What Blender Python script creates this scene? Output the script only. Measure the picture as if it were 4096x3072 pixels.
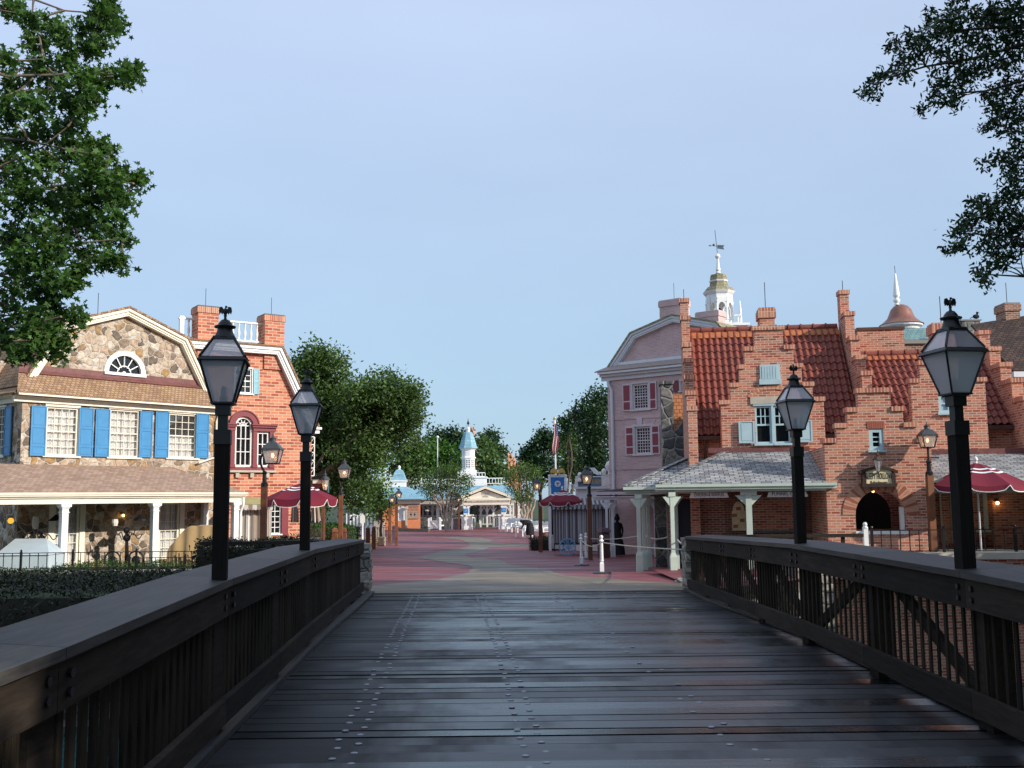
import bpy, math, random
import numpy as np
from mathutils import Vector, Matrix
from mathutils.geometry import tessellate_polygon

for o in list(bpy.data.objects):
 bpy.data.objects.remove(o)
SC = bpy.context.scene
COL = SC.collection
random.seed(7)
RNG = np.random.default_rng(11)
R = math.radians

# ---------------------------------------------------------------- camera
EYE = 1.9
FPX = 1024.0
cam = bpy.data.cameras.new('camera')
cam.sensor_width = 36.0
cam.lens = 36.0
cam.clip_start = 0.05
cam.clip_end = 3000
camo = bpy.data.objects.new('camera', cam)
COL.objects.link(camo)
CROT = Matrix.Rotation(R(90 + 6.41), 3, 'X') @ Matrix.Rotation(-0.0103, 3, 'Z')
camo.matrix_world = Matrix.Translation((0, 0, EYE)) @ CROT.to_4x4()
SC.camera = camo
SC.render.resolution_x = 1024
SC.render.resolution_y = 768

# ---------------------------------------------------------------- light
SUN = Vector((0.865, -0.50, 0.44)).normalized()
el = math.asin(SUN.z)
w = bpy.data.worlds.new('World')
SC.world = w
w.use_nodes = True
nt = w.node_tree
bg = nt.nodes['Background']
sky = nt.nodes.new('ShaderNodeTexSky')
sky.sky_type = 'NISHITA'
sky.sun_disc = False
sky.sun_elevation = el
sky.sun_rotation = math.atan2(SUN.x, SUN.y)
sky.air_density = 1.0
sky.dust_density = 0.6
sky.ozone_density = 2.5
veil = nt.nodes.new('ShaderNodeMix')
veil.data_type = 'RGBA'
veil.inputs[0].default_value = 0.72
nt.links.new(sky.outputs[0], veil.inputs[6])
# thin even high cloud: slightly lighter overhead and soft mottling
tc = nt.nodes.new('ShaderNodeTexCoord')
sep = nt.nodes.new('ShaderNodeSeparateXYZ')
nt.links.new(tc.outputs['Generated'], sep.inputs[0])
ramp = nt.nodes.new('ShaderNodeValToRGB')
ramp.color_ramp.elements[0].position = 0.0
ramp.color_ramp.elements[0].color = (3.7, 5.6, 7.3, 1)
ramp.color_ramp.elements[1].position = 0.45
ramp.color_ramp.elements[1].color = (6.1, 7.3, 9.7, 1)
nt.links.new(sep.outputs[2], ramp.inputs[0])
nz = nt.nodes.new('ShaderNodeTexNoise')
nz.inputs['Scale'].default_value = 2.2
nz.inputs['Detail'].default_value = 4
mpw = nt.nodes.new('ShaderNodeMapping')
mpw.inputs['Scale'].default_value = (1, 1, 3.2)
mpw.inputs['Rotation'].default_value = (.3, .25, 0)
nt.links.new(tc.outputs['Generated'], mpw.inputs[0])
nt.links.new(mpw.outputs[0], nz.inputs['Vector'])
mr = nt.nodes.new('ShaderNodeMapRange')
mr.inputs[3].default_value = 0.87
mr.inputs[4].default_value = 1.13
nt.links.new(nz.outputs[0], mr.inputs[0])
mm = nt.nodes.new('ShaderNodeMix')
mm.data_type = 'RGBA'
mm.blend_type = 'MULTIPLY'
mm.inputs[0].default_value = 1
nt.links.new(ramp.outputs[0], mm.inputs[6])
nt.links.new(mr.outputs[0], mm.inputs[7])
nt.links.new(mm.outputs[2], veil.inputs[7])
nt.links.new(veil.outputs[2], bg.inputs[0])
bg.inputs[1].default_value = 0.118
sl = bpy.data.lights.new('sun', 'SUN')
sl.energy = 5.0
sl.angle = R(0.53)
sl.color = (1.0, 0.93, 0.82)
so = bpy.data.objects.new('sun', sl)
COL.objects.link(so)
so.rotation_euler = SUN.to_track_quat('Z', 'Y').to_euler()
so.location = (30, -20, 30)
SC.view_settings.view_transform = 'Standard'
SC.view_settings.look = 'None'
SC.view_settings.exposure = 0.0
SC.view_settings.gamma = 1.0
SC.cycles.max_bounces = 6
SC.cycles.transparent_max_bounces = 24

# ---------------------------------------------------------------- helpers
def ray(u, v):
 return CROT @ Vector(((u - 512) / FPX, (384 - v) / FPX, -1))

def atY(u, v, Y):
 d = ray(u, v)
 t = Y / d.y
 return Vector((d.x * t, Y, EYE + d.z * t))

def gz(y):
 if y < 22: return 0.0
 if y < 61: return -0.028 * (y - 22)
 return -1.092

def onG(u, v):
 z = 0.0
 d = ray(u, v)
 for _ in range(30):
  t = (z - EYE) / d.z
  z = 0.5 * z + 0.5 * gz(d.y * t)
 t = (z - EYE) / d.z
 return Vector((d.x * t, d.y * t, gz(d.y * t)))

def frame(ox, oy, s):
 return lambda x, y: (ox + x * s, oy + y * s)
Z1 = frame(0, 275, .18086)
Z2 = frame(275, 325, .13562)
Z3 = frame(362.5, 400, .10549)
Z4 = frame(512.5, 400, .11303)
Z5 = frame(587.5, 225, .15071)
Z6 = frame(750, 262.5, .18086)
Z7 = frame(0, 500, .16953)
Z8 = frame(650, 512.5, .16908)
ZA = frame(0, 490, .07233)
ZB = frame(150, 490, .07233)
ZC = frame(300, 465, .05426)
ZD = frame(530, 455, .04521)
ZE = frame(600, 500, .04521)
ZF = frame(845, 445, .05726)
ZG = frame(0, 295, .06932)
ZH = frame(900, 295, .05728)
ZK = frame(600, 475, .11302)
ZR = frame(900, 287.5, .18076)
ZL = frame(175, 295, .18382)
ZT = frame(0, 0, .2261)
ZQ = frame(850, 0, .19595)

class Plane:
 """a facade: origin, direction d to the viewer's right, normal n towards the viewer"""
 def __init__(s, P, d):
  d = Vector((d[0], d[1])).normalized()
  s.P = Vector((P[0], P[1]))
  s.d = d
  s.n = Vector((d.y, -d.x))
 def w(s, a, z, n=0.0):
  p = s.P + s.d * a + s.n * n
  return Vector((p.x, p.y, z))
 def px(s, uv, n=0.0):
  r = ray(*uv)
  o = s.P + s.n * n
  t = (o.x * s.n.x + o.y * s.n.y) / (r.x * s.n.x + r.y * s.n.y)
  h = Vector((r.x * t, r.y * t))
  return ((h - s.P).dot(s.d), EYE + r.z * t)
 def off(s, n):
  q = s.P + s.n * n
  return Plane(q, s.d)

class MB:
 def __init__(s):
  s.v = []
  s.f = []
 def add(s, vs, fs):
  b = len(s.v)
  s.v += [tuple(p) for p in vs]
  s.f += [tuple(b + i for i in f) for f in fs]
  return s
 def hexa(s, p):  # p: 8 points, 4 bottom ring, 4 top ring
  return s.add(p, [(3, 2, 1, 0), (4, 5, 6, 7), (0, 1, 5, 4), (1, 2, 6, 5), (2, 3, 7, 6), (3, 0, 4, 7)])
 def box(s, x0, x1, y0, y1, z0, z1):
  return s.hexa([(x0, y0, z0), (x1, y0, z0), (x1, y1, z0), (x0, y1, z0), (x0, y0, z1), (x1, y0, z1), (x1, y1, z1), (x0, y1, z1)])
 def taper(s, c, w0, w1, z0, z1, d0=None, d1=None):
  d0 = w0 if d0 is None else d0
  d1 = w1 if d1 is None else d1
  x, y = c[0], c[1]
  return s.hexa([(x - w0 / 2, y - d0 / 2, z0), (x + w0 / 2, y - d0 / 2, z0), (x + w0 / 2, y + d0 / 2, z0), (x - w0 / 2, y + d0 / 2, z0),
                       (x - w1 / 2, y - d1 / 2, z1), (x + w1 / 2, y - d1 / 2, z1), (x + w1 / 2, y + d1 / 2, z1), (x - w1 / 2, y + d1 / 2, z1)])
 def fbox(s, F, a0, a1, z0, z1, n0, n1):
  if a0 > a1: a0, a1 = a1, a0
  if z0 > z1: z0, z1 = z1, z0
  if n0 > n1: n0, n1 = n1, n0
  w = F.w
  return s.hexa([w(a0, z0, n1), w(a1, z0, n1), w(a1, z0, n0), w(a0, z0, n0), w(a0, z1, n1), w(a1, z1, n1), w(a1, z1, n0), w(a0, z1, n0)])
 def prism(s, pts, off):
  off = Vector(off)
  n = len(pts)
  A = [Vector(p) for p in pts]
  B = [p + off for p in A]
  tris = tessellate_polygon([A])
  fs = [tuple(t) for t in tris] + [tuple(n + i for i in reversed(t)) for t in tris]
  fs += [(i, (i + 1) % n, n + (i + 1) % n, n + i) for i in range(n)]
  return s.add(A + B, fs)
 def fprism(s, F, pts, n0, n1):
  return s.prism([F.w(a, z, n1) for a, z in pts], F.w(0, 0, n0) - F.w(0, 0, n1))
 def wall(s, F, outer, holes, n1, n0, reveal=None):
  """flat wall with real openings: front, back and reveals"""
  loops = [outer] + list(holes)
  flat = [[Vector((a, z, 0)) for a, z in L] for L in loops]
  tris = tessellate_polygon(flat)
  al = [p for L in loops for p in L]
  N = len(al)
  vs = [F.w(a, z, n1) for a, z in al] + [F.w(a, z, n0) for a, z in al]
  fs = [tuple(t) for t in tris] + [tuple(N + i for i in reversed(t)) for t in tris]
  b = 0
  for L in loops:
   k = len(L)
   fs += [(b + i, b + (i + 1) % k, N + b + (i + 1) % k, N + b + i) for i in range(k)]
   b += k
  return s.add(vs, fs)
 def bar(s, p, q, w, h=None, up=(0, 0, 1)):
  h = w if h is None else h
  p, q = Vector(p), Vector(q)
  d = (q - p).normalized()
  up = Vector(up)
  if abs(d.dot(up)) > .98: up = Vector((1, 0, 0))
  x = d.cross(up).normalized() * (w / 2)
  y = x.cross(d).normalized() * (h / 2)
  return s.hexa([p - x - y, p + x - y, p + x + y, p - x + y, q - x - y, q + x - y, q + x + y, q - x + y])
 def tube(s, pts, r, k=8, cap=True):
  pts = [Vector(p) for p in pts]
  rr = r if isinstance(r, (list, tuple)) else [r] * len(pts)
  vs, fs = [], []
  up = None
  for i, p in enumerate(pts):
   d = (pts[min(i + 1, len(pts) - 1)] - pts[max(i - 1, 0)]).normalized()
   if up is None:
    up = Vector((0, 0, 1)) if abs(d.z) < .9 else Vector((1, 0, 0))
   x = d.cross(up).normalized()
   y = x.cross(d).normalized()
   up = y
   for j in range(k):
    t = 2 * math.pi * j / k
    vs.append(p + (x * math.cos(t) + y * math.sin(t)) * rr[i])
  for i in range(len(pts) - 1):
   for j in range(k):
    a, b = i * k + j, i * k + (j + 1) % k
    fs.append((a, b, b + k, a + k))
  if cap:
   fs.append(tuple(reversed(range(k))))
   fs.append(tuple(range((len(pts) - 1) * k, len(pts) * k)))
  return s.add(vs, fs)
 def lathe(s, c, prof, k=16, ph=0.0, sx=1, sy=1):
  """prof: (radius, z) from bottom to top"""
  c = Vector(c)
  vs, fs = [], []
  for r, z in prof:
   for j in range(k):
    t = ph + 2 * math.pi * j / k
    vs.append((c.x + r * sx * math.cos(t), c.y + r * sy * math.sin(t), c.z + z))
  for i in range(len(prof) - 1):
   for j in range(k):
    a, b = i * k + j, i * k + (j + 1) % k
    fs.append((a, b, b + k, a + k))
  fs.append(tuple(reversed(range(k))))
  fs.append(tuple(range((len(prof) - 1) * k, len(prof) * k)))
  return s.add(vs, fs)
 def ball(s, c, r, k=10, m=7, sx=1, sy=1, sz=1):
  return s.lathe(c, [(max(1e-4, r * math.sin(math.pi * i / m)), -r * sz * math.cos(math.pi * i / m)) for i in range(m + 1)], k, 0, sx, sy)

def mesh_of(name, mb, mat, origin=(0, 0, 0), smooth=False, uv=True):
 me = bpy.data.meshes.new(name)
 ox, oy, oz = origin
 me.from_pydata([(x - ox, y - oy, z - oz) for x, y, z in mb.v], [], mb.f)
 if uv and mb.f:
  lay = me.uv_layers.new(name='uv')
  nl = len(me.loops)
  nv = len(mb.v)
  co = np.array(mb.v, dtype=float)
  nrm = np.zeros(len(me.polygons) * 3)
  me.polygons.foreach_get('normal', nrm)
  nrm = nrm.reshape(-1, 3)
  lt = np.zeros(len(me.polygons), dtype=np.int32)
  me.polygons.foreach_get('loop_total', lt)
  li = np.zeros(nl, dtype=np.int32)
  me.loops.foreach_get('vertex_index', li)
  n = np.repeat(nrm, lt, axis=0)
  t = np.stack([-n[:, 1], n[:, 0], np.zeros(nl)], 1)
  L = np.linalg.norm(t, axis=1)
  flat = L < .08
  t[flat] = (1, 0, 0)
  L[flat] = 1
  t /= L[:, None]
  b = np.cross(n, t)
  b[flat] = (0, 1, 0)
  P = co[li]
  uvs = np.stack([(P * t).sum(1), (P * b).sum(1)], 1)
  lay.data.foreach_set('uv', uvs.astype(np.float32).ravel())
 if smooth:
  me.polygons.foreach_set('use_smooth', [True] * len(me.polygons))
  try: me.set_sharp_from_angle(angle=R(40))
  except Exception: pass
 if mat: me.materials.append(mat)
 me.update()
 return me

def tagit(o, label=None, cat=None, group=None, kind=None):
 if label: o['label'] = label
 if cat: o['category'] = cat
 if group: o['group'] = group
 if kind: o['kind'] = kind
 return o

def root(name, label, cat, loc=(0, 0, 0), group=None):
 o = bpy.data.objects.new(name, None)
 o.empty_display_size = .2
 COL.objects.link(o)
 o.location = loc
 return tagit(o, label, cat, group)

ABS = {}
def wloc(p):
 v = Vector((0, 0, 0))
 while p is not None:
  v += Vector(p.location)
  p = p.parent
 return v

def part(name, mb, mat, parent, smooth=False, label=None, uv=True, kind=None, local=False):
 """mesh part under a root; mb in world coordinates unless local"""
 org = (0, 0, 0) if (local or parent is None) else tuple(wloc(parent))
 o = bpy.data.objects.new(name, mesh_of(name, mb, mat, org, smooth, uv))
 COL.objects.link(o)
 if parent is not None: o.parent = parent
 return tagit(o, label, None, None, kind)

def pieces(name, mb, mat, parent, **kw):
 """one part per connected piece"""
 par = list(range(len(mb.v)))
 def find(i):
  while par[i] != i:
   par[i] = par[par[i]]
   i = par[i]
  return i
 for f in mb.f:
  r = find(f[0])
  for i in f[1:]: par[find(i)] = r
 g = {}
 for f in mb.f: g.setdefault(find(f[0]), []).append(f)
 for fs in g.values():
  m = MB()
  ix = {}
  for f in fs:
   for i in f:
    if i not in ix:
     ix[i] = len(m.v)
     m.v.append(mb.v[i])
  m.f = [tuple(ix[i] for i in f) for f in fs]
  part(name, m, mat, parent, **kw)

def single(name, mb, mat, label, cat, group=None, smooth=False, uv=True):
 o = part(name, mb, mat, None, smooth, None, uv)
 return tagit(o, label, cat, group)

def struct(name, mb, mat, smooth=False, uv=True, label=None):
 o = part(name, mb, mat, None, smooth, label, uv)
 o['kind'] = 'structure'
 return o

def copy_tree(o, loc=None, rz=None, sc=None, label=None, group=None, parent=None):
 c = o.copy()
 COL.objects.link(c)
 c.parent = parent
 if loc is not None: c.location = loc
 if rz is not None: c.rotation_euler = (0, 0, rz)
 if sc is not None: c.scale = (sc, sc, sc)
 if label: c['label'] = label
 if group: c['group'] = group
 for ch in list(o.children):
  copy_tree(ch, parent=c)
 return c

def text(name, body, F, a, z, n, h, mat, parent, width=None, shear=0.0, ext=.004):
 cu = bpy.data.curves.new(name, 'FONT')
 cu.body = body
 cu.align_x = 'CENTER'
 cu.align_y = 'CENTER'
 cu.size = h * 1.4
 cu.extrude = ext
 cu.shear = shear
 cu.resolution_u = 2
 o = bpy.data.objects.new(name, cu)
 COL.objects.link(o)
 bpy.context.view_layer.update()
 me = bpy.data.meshes.new_from_object(o.evaluated_get(bpy.context.evaluated_depsgraph_get()))
 bpy.data.objects.remove(o)
 me.materials.clear()
 me.materials.append(mat)
 xs = [v.co.x for v in me.vertices]
 sx = (width / (max(xs) - min(xs))) if width else 1.0
 p = F.w(a, z, n)
 pl = wloc(parent) if parent is not None else Vector((0, 0, 0))
 for v in me.vertices:
  q = v.co
  wv = p + Vector((F.d.x, F.d.y, 0)) * (q.x * sx) + Vector((0, 0, 1)) * q.y + Vector((F.n.x, F.n.y, 0)) * q.z
  v.co = wv - pl
 t = bpy.data.objects.new(name, me)
 COL.objects.link(t)
 t.parent = parent
 return t

# ---------------------------------------------------------------- materials
MATS = {}
def newmat(name):
 m = bpy.data.materials.new(name)
 m.use_nodes = True
 n = m.node_tree
 return m, n, n.nodes['Principled BSDF']

def N(n, typ, **kw):
 x = n.nodes.new(typ)
 for k, v in kw.items(): setattr(x, k, v)
 return x

def rgb(c): return (c[0], c[1], c[2], 1)

def mixc(n, fac, a, b, blend='MIX'):
 m = N(n, 'ShaderNodeMix', data_type='RGBA', blend_type=blend)
 for sock, val in ((0, fac), (6, a), (7, b)):
  if hasattr(val, 'links'): n.links.new(val, m.inputs[sock])
  elif sock == 0: m.inputs[0].default_value = val
  else: m.inputs[sock].default_value = rgb(val)
 return m.outputs[2]

def noise(n, scale, detail=3, vec=None, rough=.55, dist=0):
 x = N(n, 'ShaderNodeTexNoise')
 x.inputs['Scale'].default_value = scale
 x.inputs['Detail'].default_value = detail
 x.inputs['Roughness'].default_value = rough
 x.inputs['Distortion'].default_value = dist
 if vec is None:
  vec = N(n, 'ShaderNodeTexCoord').outputs['Object']
 n.links.new(vec, x.inputs['Vector'])
 return x.outputs[0]

def rampn(n, src, stops, interp='LINEAR'):
 r = N(n, 'ShaderNodeValToRGB')
 r.color_ramp.interpolation = interp
 e = r.color_ramp.elements
 while len(e) < len(stops): e.new(.5)
 for x, (p, c) in zip(e, stops):
  x.position = p
  x.color = rgb(c) if hasattr(c, '__len__') else (c, c, c, 1)
 n.links.new(src, r.inputs[0])
 return r.outputs[0]

def mth(n, op, a, b=None, clamp=False):
 m = N(n, 'ShaderNodeMath', operation=op, use_clamp=clamp)
 for i, val in enumerate((a, b)):
  if val is None: continue
  if hasattr(val, 'links'): n.links.new(val, m.inputs[i])
  else: m.inputs[i].default_value = val
 return m.outputs[0]

def bump(n, bsdf, h, strength=.3, dist=.02):
 b = N(n, 'ShaderNodeBump')
 b.inputs['Strength'].default_value = strength
 b.inputs['Distance'].default_value = dist
 n.links.new(h, b.inputs['Height'])
 n.links.new(b.outputs[0], bsdf.inputs['Normal'])

def paint(name, c, rough=.55, var=.12, scale=2.5, metal=0.0, bmp=0.0, spec=.4, dirt=None):
 if name in MATS: return MATS[name]
 m, n, b = newmat(name)
 f = noise(n, scale, 4)
 hi = tuple(min(1, x * (1 + var)) for x in c)
 lo = tuple(x * (1 - var) for x in c)
 col = rampn(n, f, [(.3, lo), (.7, hi)])
 if dirt:
  f2 = noise(n, scale * 5, 5)
  col = mixc(n, rampn(n, f2, [(.55, 0), (.75, .55)]), col, dirt)
 n.links.new(col, b.inputs['Base Color'])
 b.inputs['Roughness'].default_value = rough
 b.inputs['Metallic'].default_value = metal
 b.inputs['Specular IOR Level'].default_value = spec
 if bmp: bump(n, b, noise(n, scale * 8, 4), bmp, .01)
 MATS[name] = m
 return m

def uvmap(n, sx=1, sy=1):
 uv = N(n, 'ShaderNodeUVMap')
 mp = N(n, 'ShaderNodeMapping')
 mp.inputs['Scale'].default_value = (sx, sy, 1)
 n.links.new(uv.outputs[0], mp.inputs[0])
 return mp.outputs[0]

def brick(name, cols, mortar, bw=.215, rh=.07, ms=.011, rough=.85, bmp=.5, squash=1.0, big=.18, offset=.5):
 """cols: light, mid, dark brick colours picked per brick"""
 m, n, b = newmat(name)
 vec = uvmap(n)
 t = N(n, 'ShaderNodeTexBrick')
 n.links.new(vec, t.inputs['Vector'])
 t.offset = offset
 t.inputs['Color1'].default_value = (0, 0, 0, 1)
 t.inputs['Color2'].default_value = (1, 1, 1, 1)
 t.inputs['Mortar'].default_value = (0, 0, 0, 1)
 t.inputs['Scale'].default_value = 1
 t.inputs['Brick Width'].default_value = bw
 t.inputs['Row Height'].default_value = rh
 t.inputs['Mortar Size'].default_value = ms
 t.inputs['Mortar Smooth'].default_value = .15
 k = len(cols)
 c = rampn(n, t.outputs['Color'], [((i + .5) / k, x) for i, x in enumerate(cols)])
 c = mixc(n, big, c, rampn(n, noise(n, .8, 4, vec), [(.35, (.45, .45, .45)), (.65, (1.3, 1.3, 1.3))]), 'MULTIPLY')
 c = mixc(n, .25, c, rampn(n, noise(n, 40, 2, vec), [(.3, (.6, .6, .6)), (.7, (1.2, 1.2, 1.2))]), 'MULTIPLY')
 c = mixc(n, t.outputs['Fac'], c, mortar)
 n.links.new(c, b.inputs['Base Color'])
 b.inputs['Roughness'].default_value = rough
 b.inputs['Specular IOR Level'].default_value = .25
 if bmp: bump(n, b, mth(n, 'SUBTRACT', 1, t.outputs['Fac']), bmp, .012)
 MATS[name] = m
 return m

def rubble(name, cols, mortar, scale=2.2, edge=.045, bmp=.8, warp=.18, uvs=(1, 1)):
 m, n, b = newmat(name)
 vec = uvmap(n, *uvs)
 nn = N(n, 'ShaderNodeTexNoise')
 nn.inputs['Scale'].default_value = 2.5
 n.links.new(vec, nn.inputs['Vector'])
 va = N(n, 'ShaderNodeVectorMath', operation='SCALE')
 n.links.new(nn.outputs['Color'], va.inputs[0])
 va.inputs['Scale'].default_value = warp
 vb = N(n, 'ShaderNodeVectorMath', operation='ADD')
 n.links.new(vec, vb.inputs[0])
 n.links.new(va.outputs[0], vb.inputs[1])
 v1 = N(n, 'ShaderNodeTexVoronoi', voronoi_dimensions='2D', feature='F1')
 v2 = N(n, 'ShaderNodeTexVoronoi', voronoi_dimensions='2D', feature='DISTANCE_TO_EDGE')
 for v in (v1, v2):
  v.inputs['Scale'].default_value = scale
  v.inputs['Randomness'].default_value = .85
  n.links.new(vb.outputs[0], v.inputs['Vector'])
 sp = N(n, 'ShaderNodeSeparateColor')
 n.links.new(v1.outputs['Color'], sp.inputs[0])
 k = len(cols)
 c = rampn(n, sp.outputs[0], [(i / k, x) for i, x in enumerate(cols)], 'CONSTANT')
 c = mixc(n, .75, c, rampn(n, noise(n, 7, 5, vec), [(.3, (.45, .42, .4)), (.7, (1.4, 1.35, 1.3))]), 'MULTIPLY')
 e = rampn(n, v2.outputs['Distance'], [(edge * .6, 1.0), (edge * 1.3, 0.0)])
 c = mixc(n, e, c, mortar)
 n.links.new(c, b.inputs['Base Color'])
 b.inputs['Roughness'].default_value = .88
 b.inputs['Specular IOR Level'].default_value = .25
 bump(n, b, rampn(n, v2.outputs['Distance'], [(0, 0.0), (.16, 1.0)]), bmp, .04)
 MATS[name] = m
 return m

def stripes(name, c1, c2, width=.12, rough=.8):
 m, n, b = newmat(name)
 sx = N(n, 'ShaderNodeSeparateXYZ')
 n.links.new(uvmap(n, 1 / width / 2, 1), sx.inputs[0])
 f = mth(n, 'GREATER_THAN', mth(n, 'FRACT', sx.outputs[0]), .5)
 c = mixc(n, f, c1, c2)
 c = mixc(n, .3, c, rampn(n, noise(n, 4, 4), [(.3, (.7, .7, .7)), (.7, (1.1, 1.1, 1.1))]), 'MULTIPLY')
 n.links.new(c, b.inputs['Base Color'])
 b.inputs['Roughness'].default_value = rough
 MATS[name] = m
 return m

def leafmat(name, c1, c2, trans=.35, rough=.5):
 m = bpy.data.materials.new(name)
 m.use_nodes = True
 n = m.node_tree
 n.nodes.clear()
 out = N(n, 'ShaderNodeOutputMaterial')
 g = N(n, 'ShaderNodeNewGeometry')
 c = rampn(n, g.outputs['Random Per Island'], [(0, c1), (.6, c2), (1, tuple(x * 1.5 for x in c2))])
 c = mixc(n, .5, c, rampn(n, noise(n, .6, 2), [(.35, (.6, .65, .6)), (.65, (1.25, 1.2, 1.0))]), 'MULTIPLY')
 p = N(n, 'ShaderNodeBsdfPrincipled')
 p.inputs['Roughness'].default_value = rough
 p.inputs['Specular IOR Level'].default_value = .35
 t = N(n, 'ShaderNodeBsdfTranslucent')
 n.links.new(c, p.inputs['Base Color'])
 n.links.new(mixc(n, 1, c, (1.1, 1.3, .5), 'MULTIPLY'), t.inputs[0])
 mx = N(n, 'ShaderNodeMixShader')
 mx.inputs[0].default_value = trans
 n.links.new(p.outputs[0], mx.inputs[1])
 n.links.new(t.outputs[0], mx.inputs[2])
 n.links.new(mx.outputs[0], out.inputs[0])
 MATS[name] = m
 return m

def glassmat(name, tint=(1, 1, 1), clear=.75, body=(.6, .6, .62), rough=.05, gloss=.12):
 m = bpy.data.materials.new(name)
 m.use_nodes = True
 n = m.node_tree
 n.nodes.clear()
 out = N(n, 'ShaderNodeOutputMaterial')
 tr = N(n, 'ShaderNodeBsdfTransparent')
 tr.inputs[0].default_value = rgb(tint)
 df = N(n, 'ShaderNodeBsdfDiffuse')
 df.inputs[0].default_value = rgb(body)
 tl = N(n, 'ShaderNodeBsdfTranslucent')
 tl.inputs[0].default_value = rgb(body)
 m0 = N(n, 'ShaderNodeMixShader')
 m0.inputs[0].default_value = .5
 n.links.new(df.outputs[0], m0.inputs[1])
 n.links.new(tl.outputs[0], m0.inputs[2])
 m1 = N(n, 'ShaderNodeMixShader')
 m1.inputs[0].default_value = clear
 n.links.new(m0.outputs[0], m1.inputs[1])
 n.links.new(tr.outputs[0], m1.inputs[2])
 gl = N(n, 'ShaderNodeBsdfGlossy')
 gl.inputs['Roughness'].default_value = rough
 lw = N(n, 'ShaderNodeFresnel')
 lw.inputs[0].default_value = 1.5
 f = mth(n, 'ADD', lw.outputs[0], gloss - .04, True)
 m2 = N(n, 'ShaderNodeMixShader')
 n.links.new(f, m2.inputs[0])
 n.links.new(m1.outputs[0], m2.inputs[1])
 n.links.new(gl.outputs[0], m2.inputs[2])
 n.links.new(m2.outputs[0], out.inputs[0])
 MATS[name] = m
 return m

def emit(name, c, s):
 m = bpy.data.materials.new(name)
 m.use_nodes = True
 n = m.node_tree
 n.nodes.clear()
 e = N(n, 'ShaderNodeEmission')
 e.inputs[0].default_value = rgb(c)
 e.inputs[1].default_value = s
 n.links.new(e.outputs[0], N(n, 'ShaderNodeOutputMaterial').inputs[0])
 MATS[name] = m
 return m

BR = brick('salmon_brick', [(.58, .245, .155), (.56, .22, .135), (.50, .175, .105), (.34, .085, .055)], (.58, .45, .35), bw=.235, rh=.074, ms=.0105)
BRL = brick('orange_brick', [(.63, .25, .145), (.58, .215, .12), (.48, .145, .085), (.38, .095, .06)], (.60, .43, .31), rh=.135, bw=.38, ms=.016)
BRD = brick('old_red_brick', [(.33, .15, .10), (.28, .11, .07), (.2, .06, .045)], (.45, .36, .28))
BRP = brick('pink_brick', [(.62, .44, .43), (.58, .41, .40), (.54, .37, .365)], (.64, .50, .485), ms=.010, big=.3)
BRCAP = brick('soldier_brick', [(.62, .27, .17), (.52, .2, .12), (.42, .13, .09)], (.6, .46, .34), bw=.09, rh=.5, ms=.012, offset=0)
STONE = rubble('fieldstone', [(.46, .37, .27), (.25, .19, .14), (.52, .44, .35), (.36, .23, .11), (.17, .13, .10), (.58, .51, .42), (.31, .21, .12), (.44, .33, .24)], (.50, .47, .43), 3.3, edge=.05, warp=.42)
STONEG = rubble('grey_stone', [(.16, .16, .15), (.22, .21, .19), (.1, .1, .1), (.26, .24, .19)], (.3, .3, .29), 2.6)
STONET = rubble('tan_stone', [(.45, .36, .25), (.34, .26, .17), (.52, .44, .34), (.28, .2, .13)], (.12, .09, .07), 2.2, .05, uvs=(1, 2.6))
STONEB = rubble('abutment_stone', [(.26, .25, .22), (.34, .32, .28), (.2, .19, .17), (.38, .35, .3)], (.11, .10, .09), 2.2, .05, uvs=(1, 1.7))
SHING = brick('tan_shingle', [(.42, .27, .16), (.36, .23, .135), (.31, .185, .11)], (.14, .08, .05), bw=.16, rh=.15, ms=.012, bmp=.9)
SHINGP = brick('porch_shingle', [(.42, .29, .22), (.36, .25, .19), (.32, .21, .155)], (.22, .15, .11), bw=.2, rh=.14, ms=.010, bmp=.7)
SHIND = brick('dark_shingle', [(.10, .065, .05), (.08, .05, .04), (.06, .04, .035)], (.02, .015, .012), bw=.2, rh=.15, ms=.015, bmp=.9)
SHINO = brick('orange_shingle', [(.45, .18, .08), (.4, .15, .06)], (.16, .06, .03), bw=.2, rh=.17, ms=.014, bmp=.9)
SLATE = brick('grey_slate', [(.36, .37, .37), (.26, .265, .27), (.46, .46, .44), (.2, .205, .21)], (.03, .03, .035), bw=.27, rh=.135, ms=.012, bmp=.9, rough=.5)
SLATET = brick('teal_slate', [(.16, .27, .27), (.13, .23, .24), (.18, .3, .29)], (.06, .1, .1), bw=.22, rh=.2, ms=.010, bmp=.5)
SLATEB = brick('blue_roof', [(.26, .44, .53), (.23, .40, .49), (.30, .48, .57)], (.16, .34, .42), bw=.4, rh=.3, ms=.03, bmp=.6, big=.35)
SHINC = brick('khaki_shingle', [(.34, .31, .2), (.3, .27, .17)], (.16, .14, .09), bw=.3, rh=.2, ms=.02, bmp=.6)
CREAM = paint('cream_paint', (.78, .72, .60), .45, .05, 1.5)
WHITE = paint('white_paint', (.80, .80, .78), .4, .05, 2, dirt=(.6, .58, .53))
MINT = paint('mint_paint', (.50, .58, .50), .4, .07, 3)
PMINT = paint('pale_blue_paint', (.42, .56, .60), .45, .07, 3)
BLUE = paint('blue_shutter', (.055, .235, .47), .4, .08, 3)
LBLUE = paint('light_blue_shutter', (.28, .52, .60), .5, .08, 3)
DRED = paint('dark_red_paint', (.20, .025, .035), .5, .1, 3)
PRED = paint('maroon_shutter', (.24, .045, .06), .5, .1, 3)
PWHITE = paint('pinkish_white_paint', (.62, .55, .57), .5, .06, 3)
GUTP = paint('pale_gutter', (.66, .68, .70), .35, .05, 3)
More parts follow.
